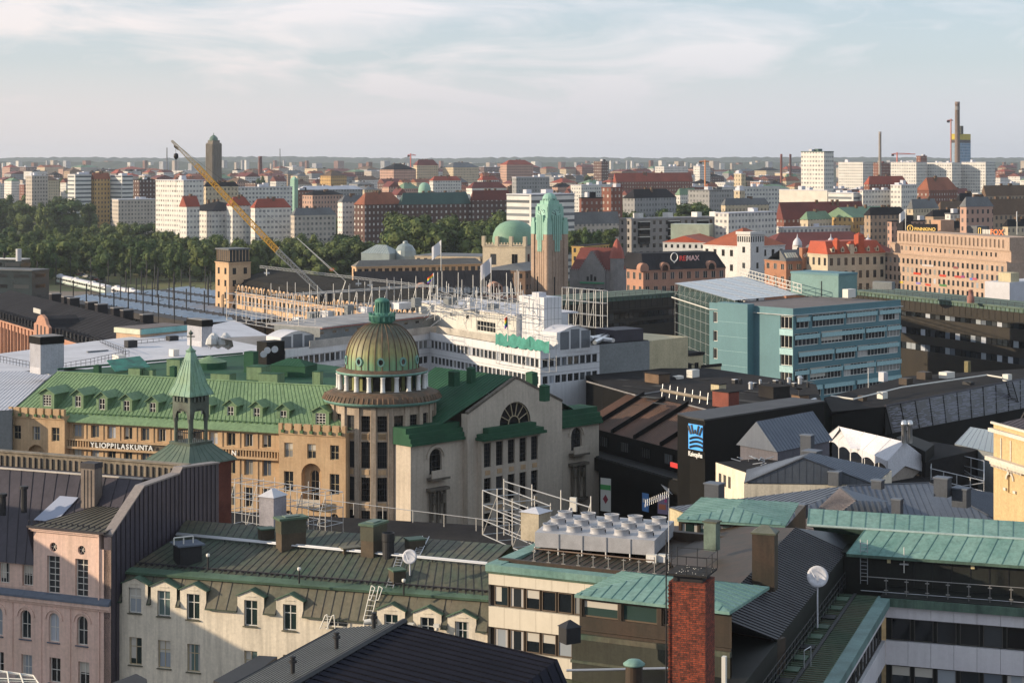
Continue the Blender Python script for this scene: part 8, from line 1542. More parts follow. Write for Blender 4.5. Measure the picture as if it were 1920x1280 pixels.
def railway_yard():
    GV=mat('track_gravel',(.20,.165,.135),.95,.15,.05); m=MB(); m.face([Zp(-40,545,.05),Zp(60,505,.05),Zp(340,545,.05),Zp(700,600,.05),Zp(300,720,.05),Zp(-60,640,.05)],GV); struct('railway_ground',m)
    m=MB(); GRS=mat('grass_bank',(.10,.12,.04),.95,.25,.05,col2=(.16,.13,.05)); m.face([Zp(-100,500,.12),Zp(60,492,.12),Zp(420,530,.12),Zp(400,560,.12),Zp(200,528,.12),Zp(60,508,.12),Zp(-100,515,.12)],GRS); struct('grass_bank',m)
    # platform canopies: blue-white glass strips between black gutters
    GLZ=mat('canopy_blue_glass',(.50,.56,.62),.4,.12,.35,col2=(.30,.37,.46),fine=.2); BKS=mat('canopy_black',(.03,.027,.028),.7,.2)
    z=7.0; far=[(118,536),(158,525),(190,520),(222,520)]; strips=[(((102,560),(185,552)),((330,606),(425,594)),'nearest'),(((150,545),(205,537)),((420,592),(480,582)),'second'),(((200,540),(245,531)),((470,590),(535,578)),'third'),(((290,547),(330,538)),((520,592),(560,584)),'farthest')]
    A=[(104,566),(160,556),(225,552),(285,548),(350,541)]; B=[(345,606),(440,602),(520,596),(590,590),(640,584)]
    for i in range(4):
        p,q=Zp(*A[i],z),Zp(*A[i+1],z); r,s=Zp(*B[i+1],z),Zp(*B[i],z); w=.36
        m=MB(); g=[p.lerp(q,w),q,r,s.lerp(r,w)]; nn=26
        for k in range(nn):
            a,b=g[0].lerp(g[3],k/nn),g[1].lerp(g[2],k/nn); c,d=g[1].lerp(g[2],(k+1)/nn),g[0].lerp(g[3],(k+1)/nn); up=Vector((0,0,1.1)); ma,mb2=(a+d)/2+up,(b+c)/2+up
            m.face([a,b,mb2,ma],GLZ); m.face([ma,mb2,c,d],GLZ); m.bar(ma,mb2,.12,STEEL)
        up=Vector((0,0,.25)); bb=[p-Vector((0,0,1.2)),p.lerp(q,w)-Vector((0,0,1.2)),s.lerp(r,w)-Vector((0,0,1.2)),s-Vector((0,0,1.2))]; m.prism(bb,[p+up*3,p.lerp(q,w)+up*3,s.lerp(r,w)+up*3,s+up*3],BKS)
        solo('platform_canopy','%s blue-white glass platform canopy strip with a black gutter edge'%('nearest','second nearest','third nearest','farthest')[i],'platform canopy',m,'platform canopies over the tracks')
    mm=MB(); mm.bar((0,0,0),(0,0,13),.22,DARK,6); mm.bar((0,0,11),(1.8,0,11.5),.08,DARK); me=mm.mesh('mast'); rnd=random.Random(9); base=None
    lab='dark overhead line mast standing among the platform canopies'
    for i in range(4):
        for k in range(9):
            p=Zp(*A[i],z).lerp(Zp(*B[i],z),(k+.4)/9); o=bpy.data.objects.new('catenary_mast',me); COL.objects.link(o); o.location=(p.x,p.y,0); o.scale=(1,1,1.15+.2*rnd.random()); o['label']=lab; o['category']='mast'; o['group']='overhead line masts over the canopies'
    for px,py in ((70,520),(105,512),(132,505),(170,512),(203,520),(245,512),(275,520),(290,530),(340,540),(356,535),(385,532),(395,545)):
        p=Zp(px,py+22,0); o=bpy.data.objects.new('catenary_mast',me); COL.objects.link(o); o.location=p; o.rotation_euler=(0,0,1.2); o['label']='dark overhead line mast beside the trains and grass bank'; o['category']='mast'; o['group']='overhead line masts by the grass bank'
    # trains
    def train(p0,p1,z,lab,body,stripe,roofc,nm,cars):
        a,b=Zp(*p0,z),Zp(*p1,z); F=Facade(a[:2],b[:2]); t=T(nm,lab,'train',F.p(F.L/2,0)); n=cars; L=F.L/n
        for i in range(n):
            m=MB(); u0,u1=i*L+.4,(i+1)*L-.4; m.fbox(F,u0,u1,.9,3.6,-3,0,body); m.prism([F.p(u0,3.602,0),F.p(u1,3.602,0),F.p(u1,3.602,-3),F.p(u0,3.602,-3)],[F.p(u0+.4,4.3,-.5),F.p(u1-.4,4.3,-.5),F.p(u1-.4,4.3,-2.5),F.p(u0+.4,4.3,-2.5)],roofc); m.fbox(F,u0+.3,u1-.3,2.2,3.1,.002,.05,GLD); m.fbox(F,u0,u1,.95,1.5,.003,.05,stripe); m.fbox(F,u0+1,u1-1,.1,.9,-2.6,-.3,DARK)
            for k in range(int(L/3)): m.fbox(F,u0+1+k*3,u0+1.3+k*3,2.2,3.1,.052,.09,body)
            m.fbox(F,u0+2,u0+5,4.302,4.8,-2.2,-.8,roofc); t.part('coach',m)
    train((104,527),(198,549),1.2,'white commuter train with a dark window band on the left track',mat('train_white',(.66,.70,.66),.5,.05),mat('train_green',(.35,.45,.40),.5,.05),LILAC,'commuter_train',3); train((208,550),(292,566),1.2,'red and white train partly under the platform canopies',mat('train_white2',(.66,.64,.66),.5,.05),mat('train_red',(.5,.03,.06),.5,.05),LILAC,'passenger_train',3)
    cars=MB(); rnd=random.Random(3)
    CC=[(.5,.5,.52),(.05,.05,.06),(.25,.03,.03),(.12,.16,.25),(.4,.4,.4)]
    for k in range(14):
        px=92+k*7; c=Zp(px,502+k*2.0,0.1); m=MB(); cm=flatmat('car_paint_%d'%(k%5),CC[k%5],.3); 
        f=Facade(c[:2],(c+Vector((4,-3,0)))[:2]); m.fbox(f,0,4.4,.35,.95,-1.8,0,cm); m.prism([f.p(.6,.95,-.1),f.p(3.9,.95,-.1),f.p(3.9,.95,-1.7),f.p(.6,.95,-1.7)],[f.p(1.3,1.5,-.25),f.p(3.3,1.5,-.25),f.p(3.3,1.5,-1.55),f.p(1.3,1.5,-1.55)],GLD); m.fbox(f,1.3,3.3,1.502,1.55,-1.55,-.25,cm)
        for u in (.8,3.5): m.fbox(f,u-.3,u+.3,0,.6,-1.85,.05,DARK)
        solo('parked_car','tiny parked car in the row under the trees by the tracks','car',m,'cars parked by the park edge')
    # post house
    z=14; Aa,Bb=Zp(-60,580,z),Zp(178,652,z); F=Facade(Aa[:2],Bb[:2]); t=T('post_house','long salmon hall with tall window bays and a black roof','building',F.p(40,0)); m=MB(); hs=[]; k=1.5
    uG0,uG1=F.ux(72),F.ux(100)
    while k<uG0-2: hs.append((k,k+2.2,3,11.8)); k+=3.7
    wall(m,F,0,F.L,0,z,hs,SALMON,.6); 
    for h in hs: m.fbox(F,h[0]-.9,h[0]-.3,0,z-.6,0,.35,SALMON)
    t.part('wall',m)
    for h in hs: window(t,F,h,2,5,GLD,FR_T,d=-.5,bw=.15)
    rf=MB(); P=[F.p(-5,z,.6),F.p(F.L+15,z,.6),F.p(F.L+15,19,-14),F.p(-5,19,-14)]; rf.face(P,TILEB); rf.quadribs(*P,40,BLACKF,.15,.1); rf.face([P[3],P[2],F.p(F.L+15,0,-34),F.p(-5,0,-34)],TILEB); rf.fbox(F,0,F.L+15,z-.4,z-.003,0,.7,SALMON); t.part('roof',rf); gm=MB(); uc=(uG0+uG1)/2; w=(uG1-uG0)/2; pts=[(uc-w,0),(uc+w,0),(uc+w,z+2.0),(uc+w*.7,z+2.6),(uc+w*.45,z+4.2),(uc,z+4.9),(uc-w*.45,z+4.2),(uc-w*.7,z+2.6),(uc-w,z+2.0)]; gm.prism([F.p(*p,1.2) for p in pts],[F.p(*p,.4) for p in pts],SALMON); gm.prism([F.p(uc+(x-uc)*.9,q*.98,.39) for x,q in pts],[F.p(uc+(x-uc)*.9,q*.98,-8) for x,q in pts],TILEB)
    for q in (-.5,0,.5): gm.fbox(F,uc+w*q-.5,uc+w*q+.5,z-1.5,z+2.0,1.202,1.3,GLD)
    t.part('curved_gable',gm); me2=MB(); me2.fbox(FF0,-.7,.7,0,1.6,-2.5,.1,TILEB); me2.fbox(FF0,-.4,.4,.3,1.3,.102,.14,GLD); dm=me2.mesh('dormer')
    k=uG1+3
    while k<F.L+13: t.inst('dormer',dm,F.p(k,z+.5,.1),F.ang); k+=3.4
    k=3
    while k<uG0-2: t.inst('dormer',dm,F.p(k,z+.5,.1),F.ang); k+=3.4
    for px,py,w in ((70,583,7),(121,600,6)):
        u,zz=F.off(-6).hit(px,py); m=MB(); x=u-w/2; G=F.off(-6)
        while x<u+w/2: m.fbox(G,x,x+.55,zz-.6,zz+.7,0,.2,FR_W); x+=.75
        t.part('roof_sign',m)
    for i,px in enumerate((97,120,131,165,183,213,231,268)):
        c=Zp(px,560+(px-97)*.235,19.5); m=MB(); Q=rect(c,R(50),1.6,3.0); hipbox(m,Q,c.z-1.5,c.z+1.2,TILEB); hipbox(m,rect(c+Vector((0,-.1,0)),R(50),1.8,3.2),c.z+1.202,c.z+1.45,FLATGR); solo('ridge_chimney','dark lidded chimney box in the row along the long black roof','chimney',m,'chimney boxes on the long black roof')
    # dark glass office at the left edge
    t,FL,FR,Q,zq=mid('dark_glass_office','dark blue-black glass office block at the left edge',(-60,60,92),508,640,R(20),mat('dark_teal_glass',(.016,.03,.036),.25,.2,.1,spec=.6),3.6,6,1.2,7,6,('flat',GRYROOF),1.2,FR_D,GLD,mull=False); t2,FL,FR,Q,zq=mid('dark_glass_upper_block','upper dark glass block with a pale roof edge and silver flue',(-60,40,56),487,660,R(20),MC['dark_teal_glass'],3.6,6,1.2,7,1,('flat',WHT),1.2,FR_D,GLD,mull=False); c=W(35,484,655); m=MB(); m.bar(c-Vector((0,0,1)),c+Vector((0,0,3.2)),1.0,STEEL,12); m.bar(c+Vector((-5,0,0)),c+Vector((-5,0,1.8)),.4,DARK,8); t2.part('flue',m)
FF0=Facade((0,0),(1,0))
railway_yard()
# ================================================================ trees, distant city, hills
def leafmat(name,c1,c2):
    m=bpy.data.materials.new(name); m.use_nodes=True; t=m.node_tree; b=t.nodes['Principled BSDF']; L=t.links.new; b.inputs['Roughness'].default_value=.8; b.inputs['Specular IOR Level'].default_value=.2
    oi=N(t,'ShaderNodeObjectInfo'); r=ramp(t,[(0,c1),(.6,c2),(1,tuple((x+y)*.42 for x,y in zip(c1,c2)))]); L(oi.outputs['Random'],r.inputs[0]); tc=N(t,'ShaderNodeTexCoord'); n=N(t,'ShaderNodeTexNoise',Scale=.9,Detail=3); L(tc.outputs['Object'],n.inputs['Vector']); r2=ramp(t,[(.3,.65),(.7,1.5)]); L(n.outputs['Fac'],r2.inputs[0])
    mx=N(t,'ShaderNodeMix',data_type='RGBA',blend_type='MULTIPLY'); mx.inputs[0].default_value=1; L(r.outputs[0],mx.inputs[6]); L(r2.outputs[0],mx.inputs[7]); L(mx.outputs[2],b.inputs['Base Color']); return m
LEAF=leafmat('foliage',(.038,.068,.022),(.085,.108,.034)); BARK=flatmat('bark',(.06,.045,.035),.9)
def crown(seed,h,w,tall):
    rnd=random.Random(seed); m=MB(); lobes=[]
    for k in range(20):
        a=rnd.uniform(0,6.283); zz=rnd.uniform(.03,.9); rr=w*.5*math.sqrt(max(0,1-((zz-.52)/.52)**2))*rnd.uniform(.25,.8); lobes.append((Vector((rr*math.cos(a),rr*math.sin(a),h*(.16+.80*zz)*1.0)),w*rnd.uniform(.15,.25)*(1.2 if zz<.6 else .9)))
    for c,r in lobes:
        c.z=min(c.z,h-r*.9)
        for k in range(62):
            d=Vector((rnd.gauss(0,1),rnd.gauss(0,1),rnd.gauss(0,1))).normalized(); p=c+Vector((d.x*r,d.y*r,d.z*r*tall))*rnd.uniform(.75,1.08); nn=(d+Vector((rnd.uniform(-.6,.6),rnd.uniform(-.6,.6),rnd.uniform(-.2,.8)))).normalized(); x=nn.orthogonal().normalized(); x=Matrix.Rotation(rnd.uniform(0,6.28),3,nn)@x; y=nn.cross(x); s=rnd.uniform(.35,.72)
            m.face([p-x*s,p-y*s*.7,p+x*s,p+y*s*.8],LEAF)
        rr=r*.72
        for j in range(4):
            for i in range(6):
                q=[c+Vector((rr*math.sin(t)*math.cos(f),rr*math.sin(t)*math.sin(f),rr*tall*math.cos(t))) for t,f in ((math.pi*j/4,math.pi*i/3),(math.pi*(j+1)/4,math.pi*i/3),(math.pi*(j+1)/4,math.pi*(i+1)/3),(math.pi*j/4,math.pi*(i+1)/3))]; m.face(q,LEAF)
    tk=MB(); tk.lathe((0,0),[(.38,0),(.28,h*.25),(.2,h*.55),(.05,h*.8)],BARK,7)
    for k in range(5): c,r=lobes[k*3]; tk.bar((0,0,h*(.25+.06*k)),c,.16,BARK,5,.05)
    return m.mesh('crown'),tk.mesh('trunk')
TREES=[]
for i,(h,w,tl) in enumerate(((18,13,1.0),(20,11,1.25),(17,15,.9),(22,12,1.3),(15,11,1.0),(19,14,1.1))): TREES.append((h,)+crown(i+1,h,w,tl))
TP={}
def tree(px,Y,h,base,label,group,rnd,name='park_tree'):
    i=rnd.randrange(len(TREES)); hh,cm,tm=TREES[i]; s=h/hh; x=(px-CX)/FPX*Y
    if (i,name) not in TP:
        t=T(name,label,'tree',(x,Y,base),group); t.inst('crown',cm,(x,Y,base),0); t.inst('trunk',tm,(x,Y,base),0); o=TP[(i,name)]=t.o
    else: o=dup(TP[(i,name)],(x,Y,base),label=label,group=group)
    o.rotation_euler=(0,0,rnd.uniform(0,6.28)); o.scale=(s*rnd.uniform(.9,1.2),s*rnd.uniform(.9,1.2),s)
def woods():
    rnd=random.Random(21)
    Z=[(-30,410,890,1000,17,22,0,36,'leafy park tree in the dense front row behind the tracks'),(-30,440,1010,1280,16,20,0,42,'park tree deeper in the wood left of the yellow crane'),(-30,335,1400,1700,24,32,0,34,'dark tree of the far bank wood at the left, below the pale apartment blocks'),(430,770,900,1010,17,21,0,30,'tree in the wood directly behind the long black station roof'),(430,700,1020,1300,17,21,0,30,'tree farther back in the wood behind the crane boom'),(740,960,830,1000,21,27,6,40,'large tree on the rise left of the green domed hall'),(1055,1150,860,910,10,13,15,12,'small tree in the garden right of the clock tower'),(1150,1335,1030,1130,19,24,10,30,'dark park tree behind the grey balcony block'),(1740,1795,850,880,9,12,20,7,'small tree cluster beside the white roof tower at the right'),(1860,1925,860,900,9,12,22,8,'tree among the brown roofs at the right edge'),(620,660,1010,1060,15,19,0,5,'tree in front of the white cornered house')]
    for p0,p1,y0,y1,h0,h1,b,n,lab in Z:
        for k in range(n): tree(p0+(p1-p0)*(k+rnd.uniform(.1,.9))/n,rnd.uniform(y0,y1),rnd.uniform(h0,h1),b,lab,lab.replace('tree','trees',1),rnd)
    for k in range(54):
        Y=rnd.uniform(1500,3200); px=rnd.uniform(20,1900); zt=zat(rnd.uniform(322,352) if Y>2000 else rnd.uniform(348,372),Y)
        if 380<px<420: continue
        tree(px,Y,rnd.uniform(15,20),zt-17,'small dark tree showing among the distant city blocks','trees among the distant blocks',rnd,'city_tree')
    # hills and wooded horizon
    HM=mat('wooded_hill',(.045,.062,.03),.95,.2,.004,col2=(.03,.045,.024),fine=.25)
    for i,(Y0,dep,zb,amp,sd) in enumerate(((4600,900,26,7,1),(6500,1500,44,8,2),(9500,2500,62,13,3))):
        m=MB(); n=520; X=Y0*.36; top=[]; 
        for k in range(n+1):
            x=-X+2*X*k/n; z=zb+amp*(noise.noise(Vector((x*.0011,sd*7.3,0)))+.35*noise.noise(Vector((x*.011,sd,3)))+.5*noise.noise(Vector((x*.03,sd,9)))); top.append((x,z))
        for (x0,z0),(x1,z1) in zip(top,top[1:]):
            m.face([(x0,Y0,0),(x1,Y0,0),(x1,Y0+dep*.4,z1),(x0,Y0+dep*.4,z0)],HM); m.face([(x0,Y0+dep*.4,z0),(x1,Y0+dep*.4,z1),(x1,Y0+dep,0),(x0,Y0+dep,0)],HM)
        struct('hills',m)
    m=MB(); m.face([Zp(90,421,.15),Zp(345,424,.15),Zp(345,436,.15),Zp(90,434,.15)],flatmat('bay_water',(.05,.07,.08),.05)); struct('water',m)
    m=MB(); LG=mat('lawn',(.055,.075,.025),.95,.25,.03); m.face([(-420,870,.06),(420,790,.06),(900,2200,.06),(-900,2200,.06)],LG); struct('lawn',m)
woods()
GW={}
def gw(k):
    P={'white':((.64,.62,.58),(.19,.19,.20),2.6,2.9,.55,.45),'band':((.66,.65,.62),(.11,.12,.13),40,3.2,.97,.42),'pale':((.50,.44,.38),(.14,.135,.13),2.5,2.9,.5,.48),'cream':((.56,.46,.32),(.16,.135,.11),2.6,3.2,.42,.48),'ochre':((.52,.33,.13),(.08,.06,.04),2.9,3.5,.4,.5),'brick':((.20,.075,.05),(.30,.27,.24),2.9,3.3,.36,.42),'dbrick':((.105,.055,.045),(.36,.34,.32),3.2,3.4,.34,.42),'grey':((.30,.30,.30),(.12,.12,.125),2.5,3.0,.5,.46),'pink':((.48,.30,.23),(.07,.06,.06),2.8,3.4,.4,.5),'slab':((.70,.67,.62),(.24,.235,.235),2.4,3.0,.6,.42),'tan':((.36,.26,.18),(.06,.055,.05),2.8,3.3,.42,.5),'plain':((.64,.60,.53),(.5,.47,.42),9,9,.02,.02)}
    if k not in GW: p=P[k]; GW[k]=gridwall('far_wall_'+k,*p)
    return GW[k]
RM={'b':TILEB,'g':GRYROOF,'r':mat('far_red_roof',(.33,.07,.04),.7,.15,.1),'d':REDD,'o':mat('far_orange_roof',(.29,.10,.055),.8,.15,.1),'t':mat('far_teal_roof',(.045,.10,.09),.6,.1,.1),'w':LILAC,'n':mat('far_brown_roof',(.15,.095,.06),.8,.1,.1),'c':mat('far_green_roof',(.17,.27,.17),.7,.1,.1),'m':mat('far_mint',(.25,.42,.33),.7,.1,.1)}
def far(label,pl,pc,pr,py,Y,wk,roof='fb',rh=3,al=R(45),l=None,r=None,name='city_building',cat='building',group=None,clutter=2):
    C=W(pc,py,Y); dl=(-math.cos(al),math.sin(al)); dr=(math.sin(al),math.cos(al)); l=l or max(2,lens_to(C,dl,pl)); r=r or max(2,lens_to(C,dr,pr)); h=C.z
    t=bpy.data.objects.new(name,None); COL.objects.link(t); t.location=(C.x,C.y,0); t.rotation_euler=(0,0,-al); t['label']=label; t['category']=cat
    if group: t['group']=group
    Q=[(0,0),(0,r),(-l,r),(-l,0)]; m=MB(); hipbox(m,Q,0,h,gw(wk)); 
    def add(n,mb): o=bpy.data.objects.new(n,mb.mesh(n)); COL.objects.link(o); o.parent=t
    add('wall',m); m=MB(); rm=RM[roof[1]]
    if roof[0]=='f':
        hipbox(m,[(.2,-.2),(.2,r+.2),(-l-.2,r+.2),(-l-.2,-.2)],h+.01,h+.5,rm); rnd=random.Random(int(pc*7+py))
        for k in range(clutter): x,y,s=-rnd.uniform(.2,.8)*l,rnd.uniform(.2,.8)*r,rnd.uniform(1.5,3.5); hipbox(m,[(x,y),(x,y+s*1.5),(x-s,y+s*1.5),(x-s,y)],h+.51,h+rnd.uniform(1.5,3.2),RM['w'] if k%2 else rm)
    else:
        hiproof(m,Q,h+.01,h+rh,None if roof[0]=='h' else 0,rm,.5,0,None,roof[0]=='a'); rnd=random.Random(int(pc*7+py))
        for k in range(clutter+1): x,y,s=-rnd.uniform(.3,.7)*l,rnd.uniform(.3,.7)*r,1.0; hipbox(m,[(x,y),(x,y+s*1.4),(x-s,y+s*1.4),(x-s,y)],h+.5,h+rh+1.0,RM['n'])
        if roof[0]=='a':
            m2=MB(); sw=l>=r
            for q in ((0,) ,(1,)): 
                e=[(-l*q[0],0,h),(-l*q[0],r,h),(-l*q[0],r/2,h+rh-.3)] if sw else [(0,r*q[0],h),(-l,r*q[0],h),(-l/2,r*q[0],h+rh-.3)]
                m2.face(e,gw(wk))
            add('gable',m2)
    add('roof',m); return t,C
def city():
    E=[('pale pink apartment tower rising behind the dark trees at far left',48,60,90,330,1500,'pale','fw'),('white banded apartment block with dark window stripes beside an ochre gable',127,141,171,328,1450,'band','fw'),('ochre gabled house wedged between two white banded blocks',171,178,206,336,1460,'ochre','ao',5),('pale blue-white slab block between ochre gable and dark brick',207,229,249,330,1460,'band','fw'),('dark brick block with pale windows left of the big white office',250,262,292,338,1480,'dbrick','fb'),('big white office block with rows of small windows above the trees',292,344,382,339,1150,'slab','fw'),('low pale terrace wall block at the foot of the white banded blocks',210,222,292,375,1400,'pale','fw'),('beige block with a black roof right of the big white office',382,386,447,350,1250,'cream','hb'),('long white modern block right of the beige block, crossed by the crane boom',440,447,548,352,1300,'white','fw'),('white gabled art nouveau row house with black and red roofs',337,398,480,396,1050,'slab','hb',5),('white house with a broad dark red roof right of the crane boom',470,478,545,390,1040,'slab','hr',5),('pale stone house with a grey mansard roof between trees',545,552,630,404,1030,'pale','hg',4),('brick base block under the mint green copper tower',533,555,590,358,1400,'brick','fb'),('pinkish beige block right of the copper tower',567,586,643,366,1350,'pink','hb'),('white two-winged corner house left of the orange roof',633,642,690,379,1120,'slab','hg',4),('long dark brick block under a bright orange hip roof',664,684,754,384,1100,'dbrick','ho',7),('long dark brick block under a deep teal roof',748,754,882,384,1110,'dbrick','ht',7),('brick block under a dull red roof behind the big trees',882,886,958,376,1130,'dbrick','hd',6),('white ribbon-windowed office block behind the domed hall',950,996,1077,366,900,'band','fw'),('low red brick wing with many windows right of the white ribbon office',1087,1090,1130,372,960,'brick','fb'),('tall red brick block higher than its low wing',1128,1146,1167,353,970,'brick','fd'),('long brick hall under a long orange-red gable roof in the distance',1150,1156,1298,341,1700,'brick','ar',8),('dark hipped roof block behind the dark park trees',1168,1190,1268,372,1050,'grey','hb',5),('grey slate gabled house with pale gable right of the clock tower',1055,1062,1160,421,930,'pale','ag',6),('white block with pale roof right of the grey balcony block',1340,1366,1456,401,900,'white','fw'),('slim pale yellow tower rising over a cream house',1376,1387,1397,358,1110,'cream','fw'),('cream gabled house around the slim yellow tower',1352,1360,1442,385,1100,'cream','hg',4),('long low white block with flat roof left of the white podium',1335,1342,1462,352,1250,'white','fw'),('tall white slab tower with teal rooftop box',1502,1545,1563,285,1300,'slab','ft'),('blank white podium block under the tall white slab tower',1461,1551,1558,358,1150,'plain','fw'),('low glazed white link wing right of the blank podium',1553,1600,1620,363,1130,'band','fw'),('pale balcony apartment tower right of the tall white slab',1572,1618,1637,305,1900,'white','fw'),('pale apartment tower right of the thin chimney, leftmost of three',1670,1718,1738,305,1750,'white','fw'),('pale apartment tower in the middle of three below the thick chimney',1738,1785,1803,306,1750,'white','fw'),('pale apartment tower rightmost of three at the right',1803,1848,1866,305,1750,'white','fw'),('dark red brick block behind the thin chimney',1637,1650,1669,306,2100,'brick','fd'),('small dark red block on the roofline between two pale towers',1718,1726,1738,293,2200,'brick','fd'),('white functionalist block with a taller right part',1612,1618,1672,358,1130,'slab','fw'),('taller white end block with small square windows',1670,1690,1720,348,1125,'slab','fw'),('large orange-red hipped hall roof below the thin chimney',1620,1630,1702,346,1350,'brick','hr',6),('brick house with a bright orange roof right of the white end block',1718,1742,1796,357,1180,'brick','ho',8),('very long dark maroon roof in front of the blank white podium',1455,1470,1622,412,980,'brick','ad',9),('flat white roofed block with a dark glass stair box',1455,1470,1690,428,930,'white','fw'),('green roofed house with a yellow gable before the white block',1545,1600,1690,408,950,'ochre','ac',5),('pinkish brown low house with slotted windows',1664,1672,1772,416,900,'pink','fb'),('dark roofed house under the small tree cluster',1735,1750,1830,406,870,'tan','hb',3),('white house with dark roof line at the small tree cluster',1772,1782,1832,402,840,'slab','fg'),('brown roofed long house right of the white roof tower',1826,1840,1925,404,820,'tan','an',7),('long brown roof near the right edge, above the brown roofed house',1840,1850,1930,368,1060,'tan','an',6),('dull dark roofed house between the orange roof and right edge',1790,1800,1850,380,1000,'grey','hb',5),('pale pink house below the long brown roof',1800,1812,1862,388,760,'pink','hg',4),('beige house under a dark roof beside the orange sign',1880,1890,1935,425,790,'cream','hb',3),('dark roofed low house behind the salmon roof box',1770,1780,1835,428,785,'tan','hb',3),('long low green-grey hall with pale roof strips left of centre',556,565,680,356,1500,'grey','hw',3),('yellow-beige house with brown roof right of the copper tower',600,620,650,330,2000,'ochre','hn',5),('big cream school block with a dark red attic roof on the rise',775,782,822,310,2300,'cream','hd',7),('long black-roofed brick block left of the cream school block',712,738,780,318,2250,'pink','hb',7),('cream hall with rounded gable on the rise',830,850,898,314,2300,'cream','hg',6),('red roofed pink house row right of the rounded gable hall',938,950,1000,309,2400,'pink','hr',6),('grey terrace with red roof edge, centre distance',960,968,1030,333,1500,'grey','fw'),('white stepped block, centre distance',1070,1090,1160,348,1500,'white','fw'),('row of tall white and brown flats right of centre',1228,1245,1290,313,2300,'white','fw'),('dark brick tower pair beside a flat white front',1113,1128,1141,303,2200,'dbrick','fb'),('tall white flats next to the orange tower crane',1300,1312,1332,312,2300,'slab','fw'),('cluster of pale round silo-like blocks',1376,1390,1398,326,1500,'cream','fw'),('grey glassy low block left of the silo-like blocks',1290,1330,1378,358,1150,'grey','fg'),('red roofed row house left of centre, below the cream school',805,812,865,339,1700,'white','hr',4),('broad dark red roof with a grey end, centre left',874,885,950,353,1500,'slab','hd',5),('short red roofed white house near the broad dark red roof',895,905,935,338,1750,'white','hr',4)]
    E+=[('red gabled left end of the white art nouveau row',337,350,374,388,1042,'slab','ar',6),('red hipped middle part of the white art nouveau row',425,436,470,386,1044,'slab','hr',5),('olive green hipped house left of the ochre gable roof',1500,1515,1560,412,940,'cream','hc',4),('low tan house with black roof before the white functionalist block',1620,1632,1700,404,935,'tan','hb',4),('grey roofed cream house right of the white functionalist block',1700,1712,1760,392,960,'cream','hg',5),('brick house with a brown roof in front of the bright orange roof',1752,1764,1815,396,980,'brick','hn',5)]
    for e in E:
        a=list(e); far(*a[:8],**({'rh':a[8]} if len(a)>8 else {}),al=R(60) if a[3]-a[2]>4*(a[2]-a[1]) else R(45))
    # grey balcony slab in the middle distance
    t,FL,FR,Q,z=mid('balcony_block','long grey panel block with dark glazed balconies and white roof boxes',(1150,1184,1362),411,960,R(58),mat('grey_panel',(.30,.28,.27),.85,.06),3.1,1.2,1.5,3.2,5,('flat',FLATGR),.8,FR_D,GLD,k=1.26)
    for px in (1206,1262,1316,1350):
        m=MB(); u=FR.ux(px); m.fbox(FR,u-3.3,u+3.3,z-12.5,z-1,.0,1.4,BLACKF)
        for k in range(3): m.fbox(FR,u-3.4,u+3.4,z-1.5-k*3.9,z-1.1-k*3.9,0.02,1.5,FR_W); m.fbox(FR,u-3.2,u+3.2,z-4.9-k*3.9,z-3.8-k*3.9,1.402,1.45,GLD)
        t.part('balcony_stack',m); m=MB(); hipbox(m,rect(FR.p(u,z,-4),R(58),5,3),z+.3,z+2.8,WHT); t.part('roof_box',m)
    # filler blocks, row by row
    rnd=random.Random(77); rows=[('farthest',317,3700,26),('second farthest',325,3000,28),('third farthest',333,2500,27),('fourth farthest',342,2150,24),('fifth farthest',353,1800,20),('sixth farthest',367,1560,14)]
    cols=[('white','white'),('pale','beige'),('cream','cream'),('pink','pink'),('brick','brick'),('grey','grey'),('tan','tan'),('slab','bright white'),('dbrick','dark brick')]; rfs=[('fw','pale flat'),('fb','black flat'),('hb','black hipped'),('hr','red hipped'),('ad','dark red gabled'),('ao','orange gabled'),('hg','grey hipped'),('ho','orange hipped'),('ad','dark red gabled'),('hc','green hipped'),('fw','pale flat'),('hn','brown hipped')]
    ordn=['first','second','third','fourth','fifth','sixth','seventh','eighth','ninth']
    for nm,py,Y,n in rows:
        px=-20+rnd.uniform(0,30); k=0
        while px<1930:
            w=rnd.uniform(24,62)*(1.15 if Y<2000 else .9)
            if not (365<px+w/2<430 and py<330) and not (py>345 and px<560) and not (1490<px+w/2<1570 and py<345):
                wc,wn=rnd.choice(cols); rc,rn=rnd.choice(rfs); k+=1; a=rnd.uniform(.2,.5); sec='left' if px<480 else 'centre left' if px<960 else 'centre right' if px<1440 else 'right'
                far('%s block with %s roof, number %d from left, %s row'%(wn,rn,k,nm),px,px+w*a,px+w,py+rnd.uniform(-4,5),Y*rnd.uniform(.96,1.04),wc,rc,rnd.uniform(3,6),R(rnd.choice((38,45,52,60))),group='distant city blocks')
            px+=w*rnd.uniform(.7,1.15)
    px=-10; m=MB(); ms=[mat('suburb_%d'%q,c,.9,.1,.05) for q,c in enumerate(((.60,.57,.52),(.42,.36,.30),(.22,.12,.09),(.34,.34,.35)))]
    while px<1930:
        w=rnd.uniform(5,20); Y=rnd.uniform(4700,7200); C=W(px+w*.4,rnd.uniform(300.5,307),Y); Q=rect(C,R(45),max(4,lens_to(C,(-.7071,.7071),px)),max(4,lens_to(C,(.7071,.7071),px+w))); hipbox(m,Q,0,C.z,rnd.choice(ms)); px+=w*rnd.uniform(.8,2.6)
    struct('distant_suburb',m,'stuff','strip of tiny pale blocks in the remotest suburbs under the horizon')
